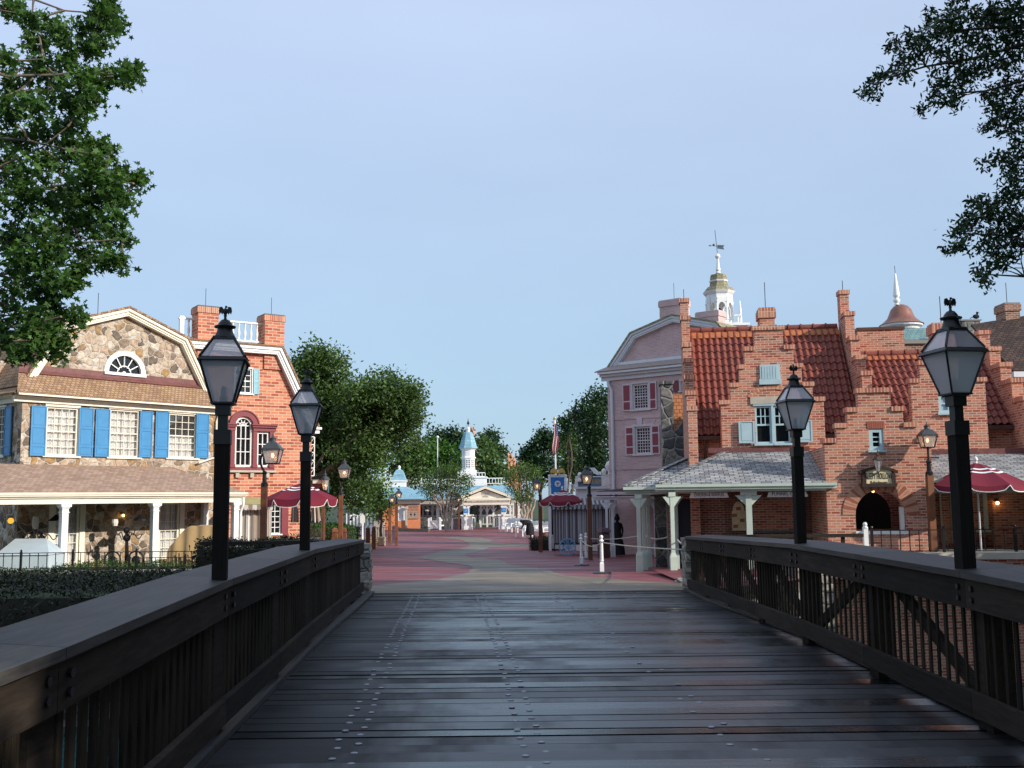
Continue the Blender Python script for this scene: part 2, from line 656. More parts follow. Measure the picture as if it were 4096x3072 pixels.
GUTTER = paint('brown_copper_gutter', (.09, .045, .035), .45, .2, 3)
FLASH = paint('oxblood_flashing', (.17, .065, .06), .4, .2, 3, dirt=(.25, .2, .18))
LEAD = paint('lead_flashing', (.22, .24, .25), .4, .15, 3)
TILE = paint('red_pantile', (.215, .055, .035), .55, .25, 5, dirt=(.2, .05, .03))
RIDGE = paint('ridge_tile', (.42, .14, .05), .6, .25, 5, dirt=(.3, .14, .03))
COPPER = paint('brown_copper', (.26, .115, .08), .42, .2, 2.5, metal=.25, dirt=(.3, .3, .27))
IRON = paint('black_iron', (.012, .012, .013), .35, .1, 3)
LAMPB = paint('bridge_lamp_black', (.012, .012, .012), .4, .2, 6)
GUNM = paint('grey_lamp_hood', (.05, .055, .06), .4, .15, 4)
WPOST = paint('reddish_wood', (.19, .07, .03), .6, .35, 3, dirt=(.1, .04, .02))
WPOSTD = paint('brown_wood', (.13, .05, .025), .6, .3, 3)
CLOTHR = paint('maroon_canvas', (.16, .008, .024), .8, .08, 3)
CLOTHG = paint('green_canvas', (.07, .12, .09), .8, .15, 3)
TAN = paint('tan_tarp', (.42, .28, .13), .75, .1, 2)
STONEW = paint('pale_curb', (.50, .47, .42), .8, .15, 3)
CONC = paint('grey_concrete', (.24, .23, .21), .85, .2, 2)
LIMES = paint('limestone_cap', (.48, .43, .35), .8, .12, 2, dirt=(.35, .3, .24))
ROPE = paint('pale_rope', (.55, .5, .4), .85, .15, 30)
GOLD = paint('gold_leaf', (.65, .42, .12), .35, .15, 5, metal=.5)
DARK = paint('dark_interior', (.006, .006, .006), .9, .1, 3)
BLACKC = paint('black_cloth', (.012, .012, .014), .85, .2, 5)
SKIN = paint('skin', (.42, .26, .19), .6, .05, 5)
SIGNB = paint('sign_blue', (.02, .20, .55), .4, .1, 5)
SIGNG = paint('slate_blue_board', (.10, .17, .26), .5, .1, 5)
ORANGEW = paint('orange_stucco', (.62, .22, .10), .8, .06, 2)
PARCH = paint('parchment', (.78, .68, .42), .6, .15, 8)
BIN = paint('mauve_bin', (.17, .12, .15), .5, .1, 3)
BINB = paint('brown_bin', (.22, .10, .06), .5, .15, 3)
CART = paint('pale_blue_box', (.50, .58, .62), .5, .06, 2)
ROCK = paint('red_rock', (.55, .26, .14), .9, .35, 1.2, bmp=.6)
DECALT = paint('dark_lettering', (.06, .04, .02), .6, .1, 3)
BARK = paint('bark', (.10, .075, .055), .9, .35, 4, bmp=.8)
BARKP = paint('pale_bark', (.34, .27, .21), .8, .25, 4, bmp=.4)
CURTAIN = paint('lace_curtain', (.75, .74, .72), .9, .12, 9)
SHADE = paint('cream_lampshade', (.7, .66, .58), .8, .05, 4)
GLASS = glassmat('window_glass', (1, 1, 1), .97, (.5, .5, .5), .02, .05)
FROST = glassmat('frosted_lamp_glass', (.95, .97, 1), .27, (.90, .92, .96), .3, .10)
FROSTC = glassmat('clear_lamp_glass', (1, .98, .98), .42, (.92, .88, .88), .15, .14)
DGLASS = paint('dark_glass', (.012, .014, .016), .08, .1, 2, spec=.6)
EM_W = emit('warm_lamp_flame', (1.0, .50, .16), 9)
EM_O = emit('amber_globe', (1.0, .38, .04), 1.6)
STR_G = stripes('striped_canvas', (.66, .64, .60), (.30, .225, .17), .17)
STR_F = stripes('wide_striped_canvas', (.36, .36, .38), (.10, .08, .085), .10)
MAPLE = leafmat('maple_leaf', (.034, .075, .02), (.066, .135, .032), .35)
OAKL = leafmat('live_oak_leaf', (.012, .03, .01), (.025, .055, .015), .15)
OAKM = leafmat('oak_leaf', (.042, .08, .028), (.085, .145, .045), .3)
OAKD = leafmat('dark_tree_leaf', (.010, .03, .010), (.022, .06, .018), .2)
LGREEN = leafmat('bright_leaf', (.06, .14, .015), (.14, .24, .03), .4)
TOPI = leafmat('clipped_leaf', (.03, .085, .012), (.06, .14, .018), .3)
MYRT = leafmat('myrtle_leaf', (.03, .075, .02), (.075, .13, .03), .35)
HEDG = leafmat('hedge_leaf', (.02, .055, .012), (.045, .11, .02), .25)
HEDD = leafmat('shaded_hedge_leaf', (.006, .011, .005), (.014, .024, .008), .1)  # hedge leaf darkened: the shade on the bank is put into its colour

# ---------------------------------------------------------------- special materials
def deckmat():
 m, n, b = newmat('wet_planks')
 tcn = N(n, 'ShaderNodeTexCoord')
 g = N(n, 'ShaderNodeNewGeometry')
 rnd = g.outputs['Random Per Island']
 mp = N(n, 'ShaderNodeMapping')
 mp.inputs['Scale'].default_value = (.55, 26, 1)
 n.links.new(tcn.outputs['Object'], mp.inputs[0])
 grain = noise(n, 1.6, 6, mp.outputs[0], .65)
 c = rampn(n, grain, [(.25, (.012, .0115, .012)), (.55, (.028, .027, .029)), (.8, (.055, .052, .054))])
 c = mixc(n, .8, c, rampn(n, rnd, [(0, (.55, .55, .55)), (1, (1.5, 1.4, 1.3))]), 'MULTIPLY')
 # puddled film: shifts from board to board
 off = N(n, 'ShaderNodeCombineXYZ')
 n.links.new(mth(n, 'MULTIPLY', rnd, 2.6), off.inputs[0])
 n.links.new(mth(n, 'MULTIPLY', rnd, 3.4), off.inputs[2])
 va = N(n, 'ShaderNodeVectorMath', operation='ADD')
 n.links.new(tcn.outputs['Object'], va.inputs[0])
 n.links.new(off.outputs[0], va.inputs[1])
 mp2 = N(n, 'ShaderNodeMapping')
 mp2.inputs['Scale'].default_value = (.55, .16, .35)
 n.links.new(va.outputs[0], mp2.inputs[0])
 wn = noise(n, 1.5, 5, mp2.outputs[0], .6)
 sp = N(n, 'ShaderNodeSeparateXYZ')
 n.links.new(tcn.outputs['Object'], sp.inputs[0])
 # the middle of the deck dishes and stays wet longest
 xx = mth(n, 'SUBTRACT', sp.outputs[0], .9)
 bell = mth(n, 'MULTIPLY', mth(n, 'MULTIPLY', xx, xx), -.035)
 wet = mth(n, 'ADD', mth(n, 'ADD', wn, bell), .125)
 wetm = rampn(n, wet, [(.40, 0.0), (.60, 1.0)])
 c = mixc(n, wetm, c, mixc(n, 1, c, (.5, .5, .55), 'MULTIPLY'))
 n.links.new(c, b.inputs['Base Color'])
 rr = mth(n, 'ADD', mth(n, 'ADD', rampn(n, wetm, [(0, .52), (1, .29)]), mth(n, 'MULTIPLY', mth(n, 'SUBTRACT', grain, .5), .3)), mth(n, 'MULTIPLY', mth(n, 'SUBTRACT', rnd, .4), .26), True)
 n.links.new(rr, b.inputs['Roughness'])
 n.links.new(rampn(n, wetm, [(0, .16), (1, .75)]), b.inputs['Specular IOR Level'])
 mp3 = N(n, 'ShaderNodeMapping')
 mp3.inputs['Scale'].default_value = (1.2, 9, 1)
 n.links.new(tcn.outputs['Object'], mp3.inputs[0])
 bump(n, b, noise(n, 2.5, 5, mp3.outputs[0]), .25, .01)
 MATS['wet_planks'] = m
 return m
DECK = deckmat()

def woodmat(name, c, rough=.7, lo=.55, scl=(14, 1.2, 14), spec=.3):
 m, n, b = newmat(name)
 tcn = N(n, 'ShaderNodeTexCoord')
 mp = N(n, 'ShaderNodeMapping')
 mp.inputs['Scale'].default_value = scl
 n.links.new(tcn.outputs['Object'], mp.inputs[0])
 gr = noise(n, 1.8, 6, mp.outputs[0], .65, .4)
 cc = rampn(n, gr, [(.3, tuple(x * lo for x in c)), (.7, tuple(x * 1.35 for x in c))])
 g = N(n, 'ShaderNodeNewGeometry')
 cc = mixc(n, .7, cc, rampn(n, g.outputs['Random Per Island'], [(0, (.55, .55, .55)), (1, (1.5, 1.45, 1.35))]), 'MULTIPLY')
 cc = mixc(n, .6, cc, rampn(n, noise(n, .9, 4), [(.3, (.6, .6, .6)), (.7, (1.3, 1.3, 1.3))]), 'MULTIPLY')
 n.links.new(cc, b.inputs['Base Color'])
 b.inputs['Roughness'].default_value = rough
 b.inputs['Specular IOR Level'].default_value = spec
 bump(n, b, gr, .35, .01)
 MATS[name] = m
 return m
RAILW = woodmat('weathered_rail_wood', (.045, .043, .042), .55)
RAILD = woodmat('dark_rail_wood', (.030, .023, .018), .8, spec=.15)
PICKW = woodmat('picket_wood', (.032, .025, .018), .85, spec=.12, scl=(30, 30, 1.5))
POSTW = woodmat('lamp_post_wood', (.013, .0105, .009), .75, spec=.15, scl=(40, 40, 1.2))

def pavemat(name, c, wetness=True):
 m, n, b = newmat(name)
 f = noise(n, .35, 5)
 col = rampn(n, f, [(.3, tuple(x * .78 for x in c)), (.7, tuple(x * 1.2 for x in c))])
 sp = noise(n, 60, 2)
 col = mixc(n, .35, col, rampn(n, sp, [(.3, (.6, .6, .6)), (.7, (1.35, 1.35, 1.35))]), 'MULTIPLY')
 st = noise(n, 1.7, 6, None, .7, .6)
 col = mixc(n, .35, col, rampn(n, st, [(.42, (.6, .6, .6)), (.6, (1.1, 1.1, 1.1))]), 'MULTIPLY')
 n.links.new(col, b.inputs['Base Color'])
 mp = N(n, 'ShaderNodeMapping')
 mp.inputs['Scale'].default_value = (.35, 1.3, 1)
 n.links.new(N(n, 'ShaderNodeTexCoord').outputs['Object'], mp.inputs[0])
 wt = noise(n, .9, 5, mp.outputs[0], .6)
 n.links.new(rampn(n, wt, [(.48, .62), (.7, .3)]), b.inputs['Roughness'])
 n.links.new(rampn(n, wt, [(.48, .3), (.7, .48)]), b.inputs['Specular IOR Level'])
 bump(n, b, sp, .25, .006)
 MATS[name] = m
 return m
PAVR = pavemat('red_pavement', (.225, .068, .075))
PAVB = pavemat('beige_pavement', (.20, .16, .11))
GRASS = paint('lawn_green', (.035, .07, .015), .9, .4, 1.5, bmp=.4)
SOIL = paint('dark_soil', (.035, .03, .02), .95, .4, 2)
m_, n_, b_ = newmat('canal_water')
b_.inputs['Base Color'].default_value = (.03, .12, .12, 1)
b_.inputs['Roughness'].default_value = .06
bump(n_, b_, noise(n_, 3, 4), .15, .03)
WATER = m_
MATS['canal_water'] = m_

# ---------------------------------------------------------------- ground
def xl(y):    # inner left edge of deck
 if y <= 11: return -2.2 - .053 * (y - 7)
 return -2.412 - .0613 * (y - 11)
def xr(y):
 return 3.62
def dz(y):    # deck height
 if y <= 11: return .21
 t = min(1, (y - 11) / 10.4)
 return .21 * (1 - t * t * (3 - 2 * t))
def capz(y):
 if y <= 12: return 1.345 - .045 * min(1, max(0, 7.6 - y) / 3.2)
 t = min(1, (y - 12) / 9.4)
 return 1.345 - .245 * t
YE = 21.4
g = MB()
ys = [YE + .0, 22, 25, 30, 36, 42, 48, 55, 61, 80, 120, 200, 400, 900, 2500]
xs = [-1500, -200, -60, -30, -15, -7, -3.2, 0, 3.85, 7, 30, 60, 200, 1500]
for i in range(len(ys) - 1):
 for j in range(len(xs) - 1):
  x0, x1 = xs[j], xs[j + 1]
  y0, y1 = ys[i], ys[i + 1]
  zz = lambda y: gz(y) - .006
  if x0 >= 3.85 and y1 <= 26: continue
  g.add([(x0, y0, zz(y0)), (x1, y0, zz(y0)), (x1, y1, zz(y1)), (x0, y1, zz(y1))], [(0, 1, 2, 3)])
# y=25 is a grid line; close the strip between 25 and 26 on the canal side with soil at y>=25
struct('ground', g, PAVR)
lw = MB()
lawn = [(-60, 21.45), (-3.9, 21.45), (-6.0, 27), (-8.2, 33), (-9.5, 36.5), (-12, 40), (-30, 44), (-60, 44)]
lawnz = []
def sheet(poly, lift, mat, name, step=3.0):
 """flat polygon draped on the ground slope: cut into strips along y"""
 mb = MB()
 y0 = min(p[1] for p in poly)
 y1 = max(p[1] for p in poly)
 cuts = sorted(set([y0] + [y for y in list(np.arange(22, 110, 3)) + [22, 61] if y0 < y < y1] + [y1]))
 for a, b in zip(cuts[:-1], cuts[1:]):
  P = poly
  for lim, sgn in ((a, 1), (b, -1)):
   Q = []
   for i in range(len(P)):
    p, q = P[i], P[(i + 1) % len(P)]
    ip, iq = sgn * (p[1] - lim) >= 0, sgn * (q[1] - lim) >= 0
    if ip: Q.append(p)
    if ip != iq:
     t = (lim - p[1]) / (q[1] - p[1])
     Q.append((p[0] + (q[0] - p[0]) * t, lim))
   P = Q
  if len(P) < 3: continue
  V = [Vector((x, y, gz(y) + lift)) for x, y in P]
  T = tessellate_polygon([[Vector((x, y, 0)) for x, y in P]])
  fs = []
  for t in T:
   e1 = V[t[1]] - V[t[0]]
   e2 = V[t[2]] - V[t[0]]
   fs.append(t if e1.cross(e2).z > 0 else t[::-1])
  mb.add(V, fs)
 return struct(name, mb, mat)
sheet(lawn, .004, GRASS, 'lawn')
bl = [(368, 588.4)] + [(368, 585.8), (415, 581.7), (440, 579), (457, 575.5), (469, 572.5)] + [Z3(*p) for p in
      [(1012, 1612), (1045, 1600), (1040, 1585), (1000, 1570), (930, 1558), (800, 1543), (660, 1518), (560, 1503), (545, 1492), (575, 1480), (640, 1462),
       (705, 1450), (735, 1432), (820, 1425), (940, 1405), (1020, 1378), (1000, 1352), (950, 1330), (860, 1318), (700, 1305), (900, 1296), (1100, 1306), (1230, 1325),
       (1215, 1345), (1400, 1362), (1640, 1372), (1640, 1392), (1400, 1390), (1200, 1400), (1110, 1432), (1040, 1448), (975, 1462), (975, 1478), (1040, 1495), (1180, 1502), (1290, 1515),
       (1350, 1535), (1380, 1562), (1500, 1578), (1640, 1590), (1780, 1615), (1830, 1645)]] + [Z4(*p) for p in
      [(395, 1530), (450, 1553), (600, 1563), (800, 1575), (1000, 1597), (1250, 1612), (1490, 1624)]] + [(688, 587.0)]
pts = []
for uv in bl[1:-1]:
 p = onG(*uv)
 pts.append((p.x, p.y))
pts = [(-3.3, YE + .01)] + pts + [(3.85, YE + .01)]
sheet(pts, .004, PAVB, 'beige_path')

GREENB = paint('far_green', (.03, .055, .018), .95, .4, .08)
struct('grass', MB().add([(-400, 112.2, -1.07), (400, 112.2, -1.07), (400, 2400, -1.07), (-400, 2400, -1.07)], [(0, 1, 2, 3)]), GREENB)
sheet([(-60, 44.2), (-9.6, 44.2), (-9.4, 60), (-13.5, 60.5), (-14, 72), (-15, 112), (-60, 112)], .006, GREENB, 'lawn')
# canal: water, banks
mb = MB()
mb.add([(-80, -12, -2.7), (80, -12, -2.7), (80, 27, -2.7), (-80, 27, -2.7)], [(0, 1, 2, 3)])
struct('water', mb, WATER)
mb = MB()
mb.add([(-80, -90, 0.05), (80, -90, .05), (80, -9, .05), (-80, -9, .05)], [(0, 1, 2, 3)])
mb.add([(-80, -9, .05), (80, -9, .05), (80, -9, -3), (-80, -9, -3)], [(0, 1, 2, 3)])
struct('near_bank', mb, SOIL)

# ---------------------------------------------------------------- bridge
br = root('footbridge', 'dark wet timber footbridge deck of cross planks leading to the plaza', 'bridge', (0, 10, 0))
mb = MB()
y = -7.0
k = 0
while y < YE - .02:
 wd = random.uniform(.222, .25)
 y1 = min(y + wd, YE)
 z = dz(y + .13) if y > 0 else .21
 tx = random.uniform(-.0022, .0022)
 ty = random.uniform(-.006, .006)
 l, r = xl(max(y, 0)) - .12, 3.74
 gp = .012
 z0, z1 = z + ty, z - ty
 zs = dz(y + wd) if y > 0 else .21
 d1 = zs - z
 mb.hexa([(l, y + gp, z - .06), (r, y + gp, z - .06), (r, y1 - gp, z - .06), (l, y1 - gp, z - .06),
             (l, y + gp, z0 - tx), (r, y + gp, z0 + tx), (r, y1 - gp, z1 + tx + d1), (l, y1 - gp, z1 - tx + d1)])
 y = y1
 k += 1
part('deck', mb, DECK, br)
mb = MB()
for lat in (1.05, 2.33, 3.75):
 yy = 3.0
 while yy < YE - .2:
  for s in (-.065, .065):
   bx = xl(yy) + lat + s + random.uniform(-.012, .012)
   by = yy + (.06 if s > 0 else -.06) + random.uniform(-.02, .02)
   if bx < 3.5 and random.random() > (.06 if lat < 3 else .6):
    mb.lathe((bx, by, dz(by) + .001), [(.026, 0), (.026, .003), (.021, .005)], 9)
  yy += .27
BOLT = paint('worn_bolt_head', (.26, .27, .29), .42, .25, 8)
o = part('bolt_heads', mb, BOLT, br)
o['kind'] = 'stuff'
mb = MB()
for i in range(12):
 a, b = -7 + i * 2.36, -7 + (i + 1) * 2.36
 a2, b2 = max(a, 0), max(b, 0)
 for side in (0, 1):
  xa = xl(a2) + .1 if side == 0 else 3.55
  xb = xl(b2) + .1 if side == 0 else 3.55
  za, zb = (dz(a) if a > 0 else .21), (dz(b) if b > 0 else .21)
  mb.bar((xa, a, za + .03), (xb, b - .01, zb + .03), .16, .05)
pieces('edge_board', mb, RAILW, br)
mb = MB()
for lat in (.3, 2.0, 3.8, 5.3):
 mb.bar((xl(0) + lat, -7, -.12), (min(xl(21) + lat, 3.5), YE, -.30), .25, .3)
pieces('girder', mb, RAILD, br)
# near abutment and far abutment walls
ab = MB()
ab.box(-3.6, 3.9, YE + .02, YE + .5, -3, -.02)
single('abutment', ab, STONEB, 'rough stone abutment under the far end of the footbridge', 'abutment')

def railing(side):
 left = side == 0
 lab = ('long weathered timber railing on the hedge side of the footbridge, two lamps rising from it' if left
           else 'long weathered timber railing on the brick restaurant side of the footbridge, open pickets')
 rt = root('bridge_railing', lab, 'railing', (xl(10) if left else 3.6, 10, .2), 'timber railings along the footbridge')
 X = (lambda y: xl(y) - (.02 + max(0, y - 11) * .017)) if left else (lambda y: 3.46 + max(0, y - 12) * .026)
 sg = -1 if left else 1
 zc = capz
 yy = [-6.5, -2.2, 1.2, 4.4, 7.6, 9.9, 12.2, 14.6, 17.0, 19.2, 21.2]
 cap = MB()
 fas = MB()
 low = MB()
 for a, b in zip(yy[:-1], yy[1:]):
  xa, xb = X(max(a, 0)), X(max(b, 0))
  za, zb = zc(a), zc(b)
  # sloped cap board, 0.46 wide
  t = .05
  ia, ib = xa - sg * .2, xb - sg * .2
  oa, ob = xa + sg * .26, xb + sg * .26
  cap.hexa([(ia, a, za - t), (oa, a, za - t + .0), (ob, b - .006, zb - t), (ib, b - .006, zb - t),
                  (ia, a, za), (oa, a, za + .03), (ob, b - .006, zb + .03), (ib, b - .006, zb)])
  fas.hexa([(ia + sg * .03, a, za - .27), (ia + sg * .085, a, za - .27), (ib + sg * .085, b - .006, zb - .27), (ib + sg * .03, b - .006, zb - .27),
                  (ia + sg * .03, a, za - t - .002), (ia + sg * .085, a, za - t - .002), (ib + sg * .085, b - .006, zb - t - .002), (ib + sg * .03, b - .006, zb - t - .002)])
  low.hexa([(ia + sg * .03, a, za - 1.03), (ia + sg * .085, a, za - 1.03), (ib + sg * .085, b - .006, zb - 1.03), (ib + sg * .03, b - .006, zb - 1.03),
                  (ia + sg * .03, a, za - .86), (ia + sg * .085, a, za - .86), (ib + sg * .085, b - .006, zb - .86), (ib + sg * .03, b - .006, zb - .86)])
  pk = MB()
  L = b - a
  n = max(2, int(L / (.155 if not left else .15)))
  for i in range(n):
   y = a + (i + .5) * L / n
   f = (y - a) / L
   xc = xa + (xb - xa) * f + sg * (-.085)
   zt = za + (zb - za) * f
   wd = .021 if not left else .032
   h = .008 if not left else .012
   pk.box(xc - h, xc + h, y - wd + random.uniform(-.006, .006), y + wd, zt - 1.0, zt - .08)
  part('picket_panel', pk, PICKW, rt)
  ps = MB()
  ps.box(xa - .075, xa + .105, a - .12, a + .12, za - 1.5, za - .055)
  part('rail_post', ps, RAILD, rt)
  # diagonal brace on the outer face
  bc = MB()
  if int(a * 10) % 2 == 0:
   bc.bar((xa + sg * .02, a + .15, za - .95), (xb + sg * .02, b - .15, zb - .15), .05, .11)
  else:
   bc.bar((xa + sg * .02, a + .15, za - .15), (xb + sg * .02, b - .15, zb - .95), .05, .11)
  part('brace', bc, RAILD, rt)
  bb = MB()
  for zz in (-.12, -.2):
   bb.tube([(ia + sg * .03, a + .1, za + zz), (ia + sg * .012, a + .1, za + zz)], .022, 8)
   bb.tube([(ia + sg * .03, a - .12, za + zz), (ia + sg * .012, a - .12, za + zz)], .022, 8)
  pieces('bolt', bb, IRON, rt)
 part('cap_rail', cap, RAILW, rt)
 part('upper_board', fas, RAILW if False else RAILD, rt)
 part('lower_board', low, RAILD, rt)
 return rt
railing(0)
railing(1)

# stone pillars at the far rail ends
def stone_pillar(x, label, w=.5):
 rt = MB()
 z = -.6
 rng = random.Random(int(x * 100))
 while z < 1.0:
  h = rng.uniform(.12, .22)
  nx = rng.choice([1, 2])
  for i in range(nx):
   a = x - w / 2 + i * w / nx
   b = x - w / 2 + (i + 1) * w / nx
   j = lambda: rng.uniform(-.03, .03)
   rt.hexa([(a + j(), YE + .0 + j(), z), (b + j(), YE + j(), z), (b + j(), YE + .55 + j(), z), (a + j(), YE + .55 + j(), z),
                     (a + j(), YE + j(), z + h), (b + j(), YE + j(), z + h), (b + j(), YE + .55 + j(), z + h), (a + j(), YE + .55 + j(), z + h)])
  z += h - .005
 o = single('stone_pillar', rt, STONEB, label, 'stone pillar', 'stone pillars ending the bridge railings')
 return o
stone_pillar(-3.25, 'mossy rubble stone pillar closing the hedge side railing')
stone_pillar(3.69, 'dark rubble stone pillar with the rope tied to it, beside the mint columns', .28)

# ---------------------------------------------------------------- bridge lamps
def bridge_lamp():
 rt = root('bridge_lamp', 'x', 'street lamp', (0, 0, 0))
 b = MB().box(-.054, .054, -.054, .054, -.02, 1.02)
 part('post', b, POSTW, rt, local=True)
 b = MB().box(-.062, .062, -.062, .062, .98, 1.09)
 part('post_cap', b, LAMPB, rt, local=True)
 b = MB().box(-.036, .036, -.036, .036, 1.09, 1.2)
 b.box(-.055, .055, -.055, .055, 1.2, 1.275)
 b.taper((0, 0), .13, .165, 1.275, 1.292)
 part('neck', b, LAMPB, rt, local=True)
 # four sided lantern frame
 b = MB()
 z0, z1, z2 = 1.295, 1.60, 1.635
 a0, a1 = .072, .150
 for sx, sy in ((1, 1), (1, -1), (-1, -1), (-1, 1)):
  b.bar((a0 * sx, a0 * sy, z0), (a1 * sx, a1 * sy, z1), .012)
  b.bar((a1 * sx, a1 * sy, z2), (.066 * sx, .066 * sy, 1.79), .014)
 b.hexa([(-.166, -.166, 1.598), (.166, -.166, 1.598), (.166, .166, 1.598), (-.166, .166, 1.598),
   (-.168, -.168, 1.606), (.168, -.168, 1.606), (.168, .168, 1.606), (-.168, .168, 1.606)])
 b.taper((0, 0), .336, .30, 1.606, 1.632)
 b.box(-.082, .082, -.082, .082, 1.284, 1.297)
 part('lantern_frame', b, LAMPB, rt, local=True)
 g1 = MB()
 g2 = MB()
 a1 = .146
 for i in range(4):
  t = math.pi / 2 * i
  c, s = math.cos(t), math.sin(t)
  f = lambda x, y, z: (x * c - y * s, x * s + y * c, z)
  g1.add([f(-a0, -a0 + .003, z0), f(a0, -a0 + .003, z0), f(a1, -a1 + .003, z1 - .002), f(-a1, -a1 + .003, z1 - .002)], [(0, 1, 2, 3)])
  g2.add([f(-.144, -.144, z2), f(.144, -.144, z2), f(.066, -.066, 1.785), f(-.066, -.066, 1.785)], [(0, 1, 2, 3)])
 part('lower_glass', g1, FROST, rt, local=True)
 part('upper_glass', g2, FROSTC, rt, local=True)
 b = MB().lathe((0, 0, 1.292), [(.03, 0), (.03, .05), (.018, .06), (.022, .11), (.012, .13)], 8)
 part('burner', b, LAMPB, rt, local=True)
 b = MB().taper((0, 0), .17, .155, 1.775, 1.80)
 b.lathe((0, 0, 0), [(.088, 1.79), (.078, 1.80), (.06, 1.84), (.055, 1.865), (.078, 1.870), (.082, 1.882), (.055, 1.892), (.05, 1.905), (.03, 1.93), (.012, 1.937), (.008, 1.96)], 14)
 part('vent_cap', b, LAMPB, rt, smooth=True, local=True)
 # spread-wing eagle
 b = MB()
 b.ball((0, 0, 1.962), .010, 8, 5)
 b.ball((0, 0, 1.985), .013, 8, 6, sz=1.7)
 b.ball((.004, -.004, 2.012), .0075, 8, 5)
 b.bar((.006, -.006, 2.012), (.018, -.012, 2.008), .004)
 for s in (-1, 1):
  pr = [(.006 * s, 0, 1.994), (.02 * s, 0, 2.014), (.034 * s, 0, 2.010), (.038 * s, 0, 1.988), (.032 * s, 0, 1.968), (.026 * s, 0, 1.980), (.018 * s, 0, 1.968), (.012 * s, 0, 1.978)]
  b.prism([(x, y - .004, z) for x, y, z in pr], (0, .008, 0))
 b.v = [(x * 1.3, y * 1.3, 1.955 + (z - 1.955) * 1.35) for x, y, z in b.v]
 part('eagle_finial', b, LAMPB, rt, local=True)
 for ch in rt.children:
  if ch.name.split('.')[0] in ('lantern_frame', 'lower_glass', 'upper_glass'): ch.scale = (1.08, 1.08, 1)
 return rt
bl0 = bridge_lamp()
bl0.location = (-2.11, 7.45, 1.37)
bl0.scale = (.965,) * 3
bl0.rotation_euler = (0, 0, R(10))
bl0['label'] = 'nearer black eagle lantern post on the hedge side railing, before the stone house'
bl0['group'] = 'eagle lantern posts on the bridge railings'
for (x, y, s, lab) in ((-2.38, 11.8, 1.01, 'farther black eagle lantern post of the hedge side, before the brick house corner'),
     (3.37, 7.75, 1.0, 'largest black eagle lantern post, on the picket railing before the maroon umbrella'),
     (3.38, 12.2, 1.03, 'smaller black eagle lantern post on the picket railing, before the slate porch roof')):
 copy_tree(bl0, (x, y, capz(y) + .02), R(10 if y < 9 else 5), s, lab)

# dark low handrails of the quay at both sides of the bridge head
def quay_rail(x0, x1, y, z, label):
 rt = root('quay_rail', label, 'handrail', ((x0 + x1) / 2, y, 0), 'flat handrails beside the bridge head')
 b = MB().box(x0, x1, y - .09, y + .09, z - .07, z)
 part('top_rail', b, RAILD, rt)
 for t in (.12, .5, .88):
  x = x0 + (x1 - x0) * t
  part('leg', MB().box(x - .035, x + .035, y - .035, y + .035, 0, z - .07), RAILD, rt)
 return rt
quay_rail(-6.7, -3.6, 22.2, 1.06, 'flat dark timber handrail above the hedge by the bridge head')
quay_rail(4.0, 7.55, 22.4, 1.08, 'flat dark timber handrail between the bridge head and white newel post')

# ================================================================ facade toolkit
def arc_pts(ac, zc, r, a0, a1, n, rz=None):
 rz = r if rz is None else rz
 return [(ac + r * math.cos(a0 + (a1 - a0) * i / n), zc + rz * math.sin(a0 + (a1 - a0) * i / n)) for i in range(n + 1)]

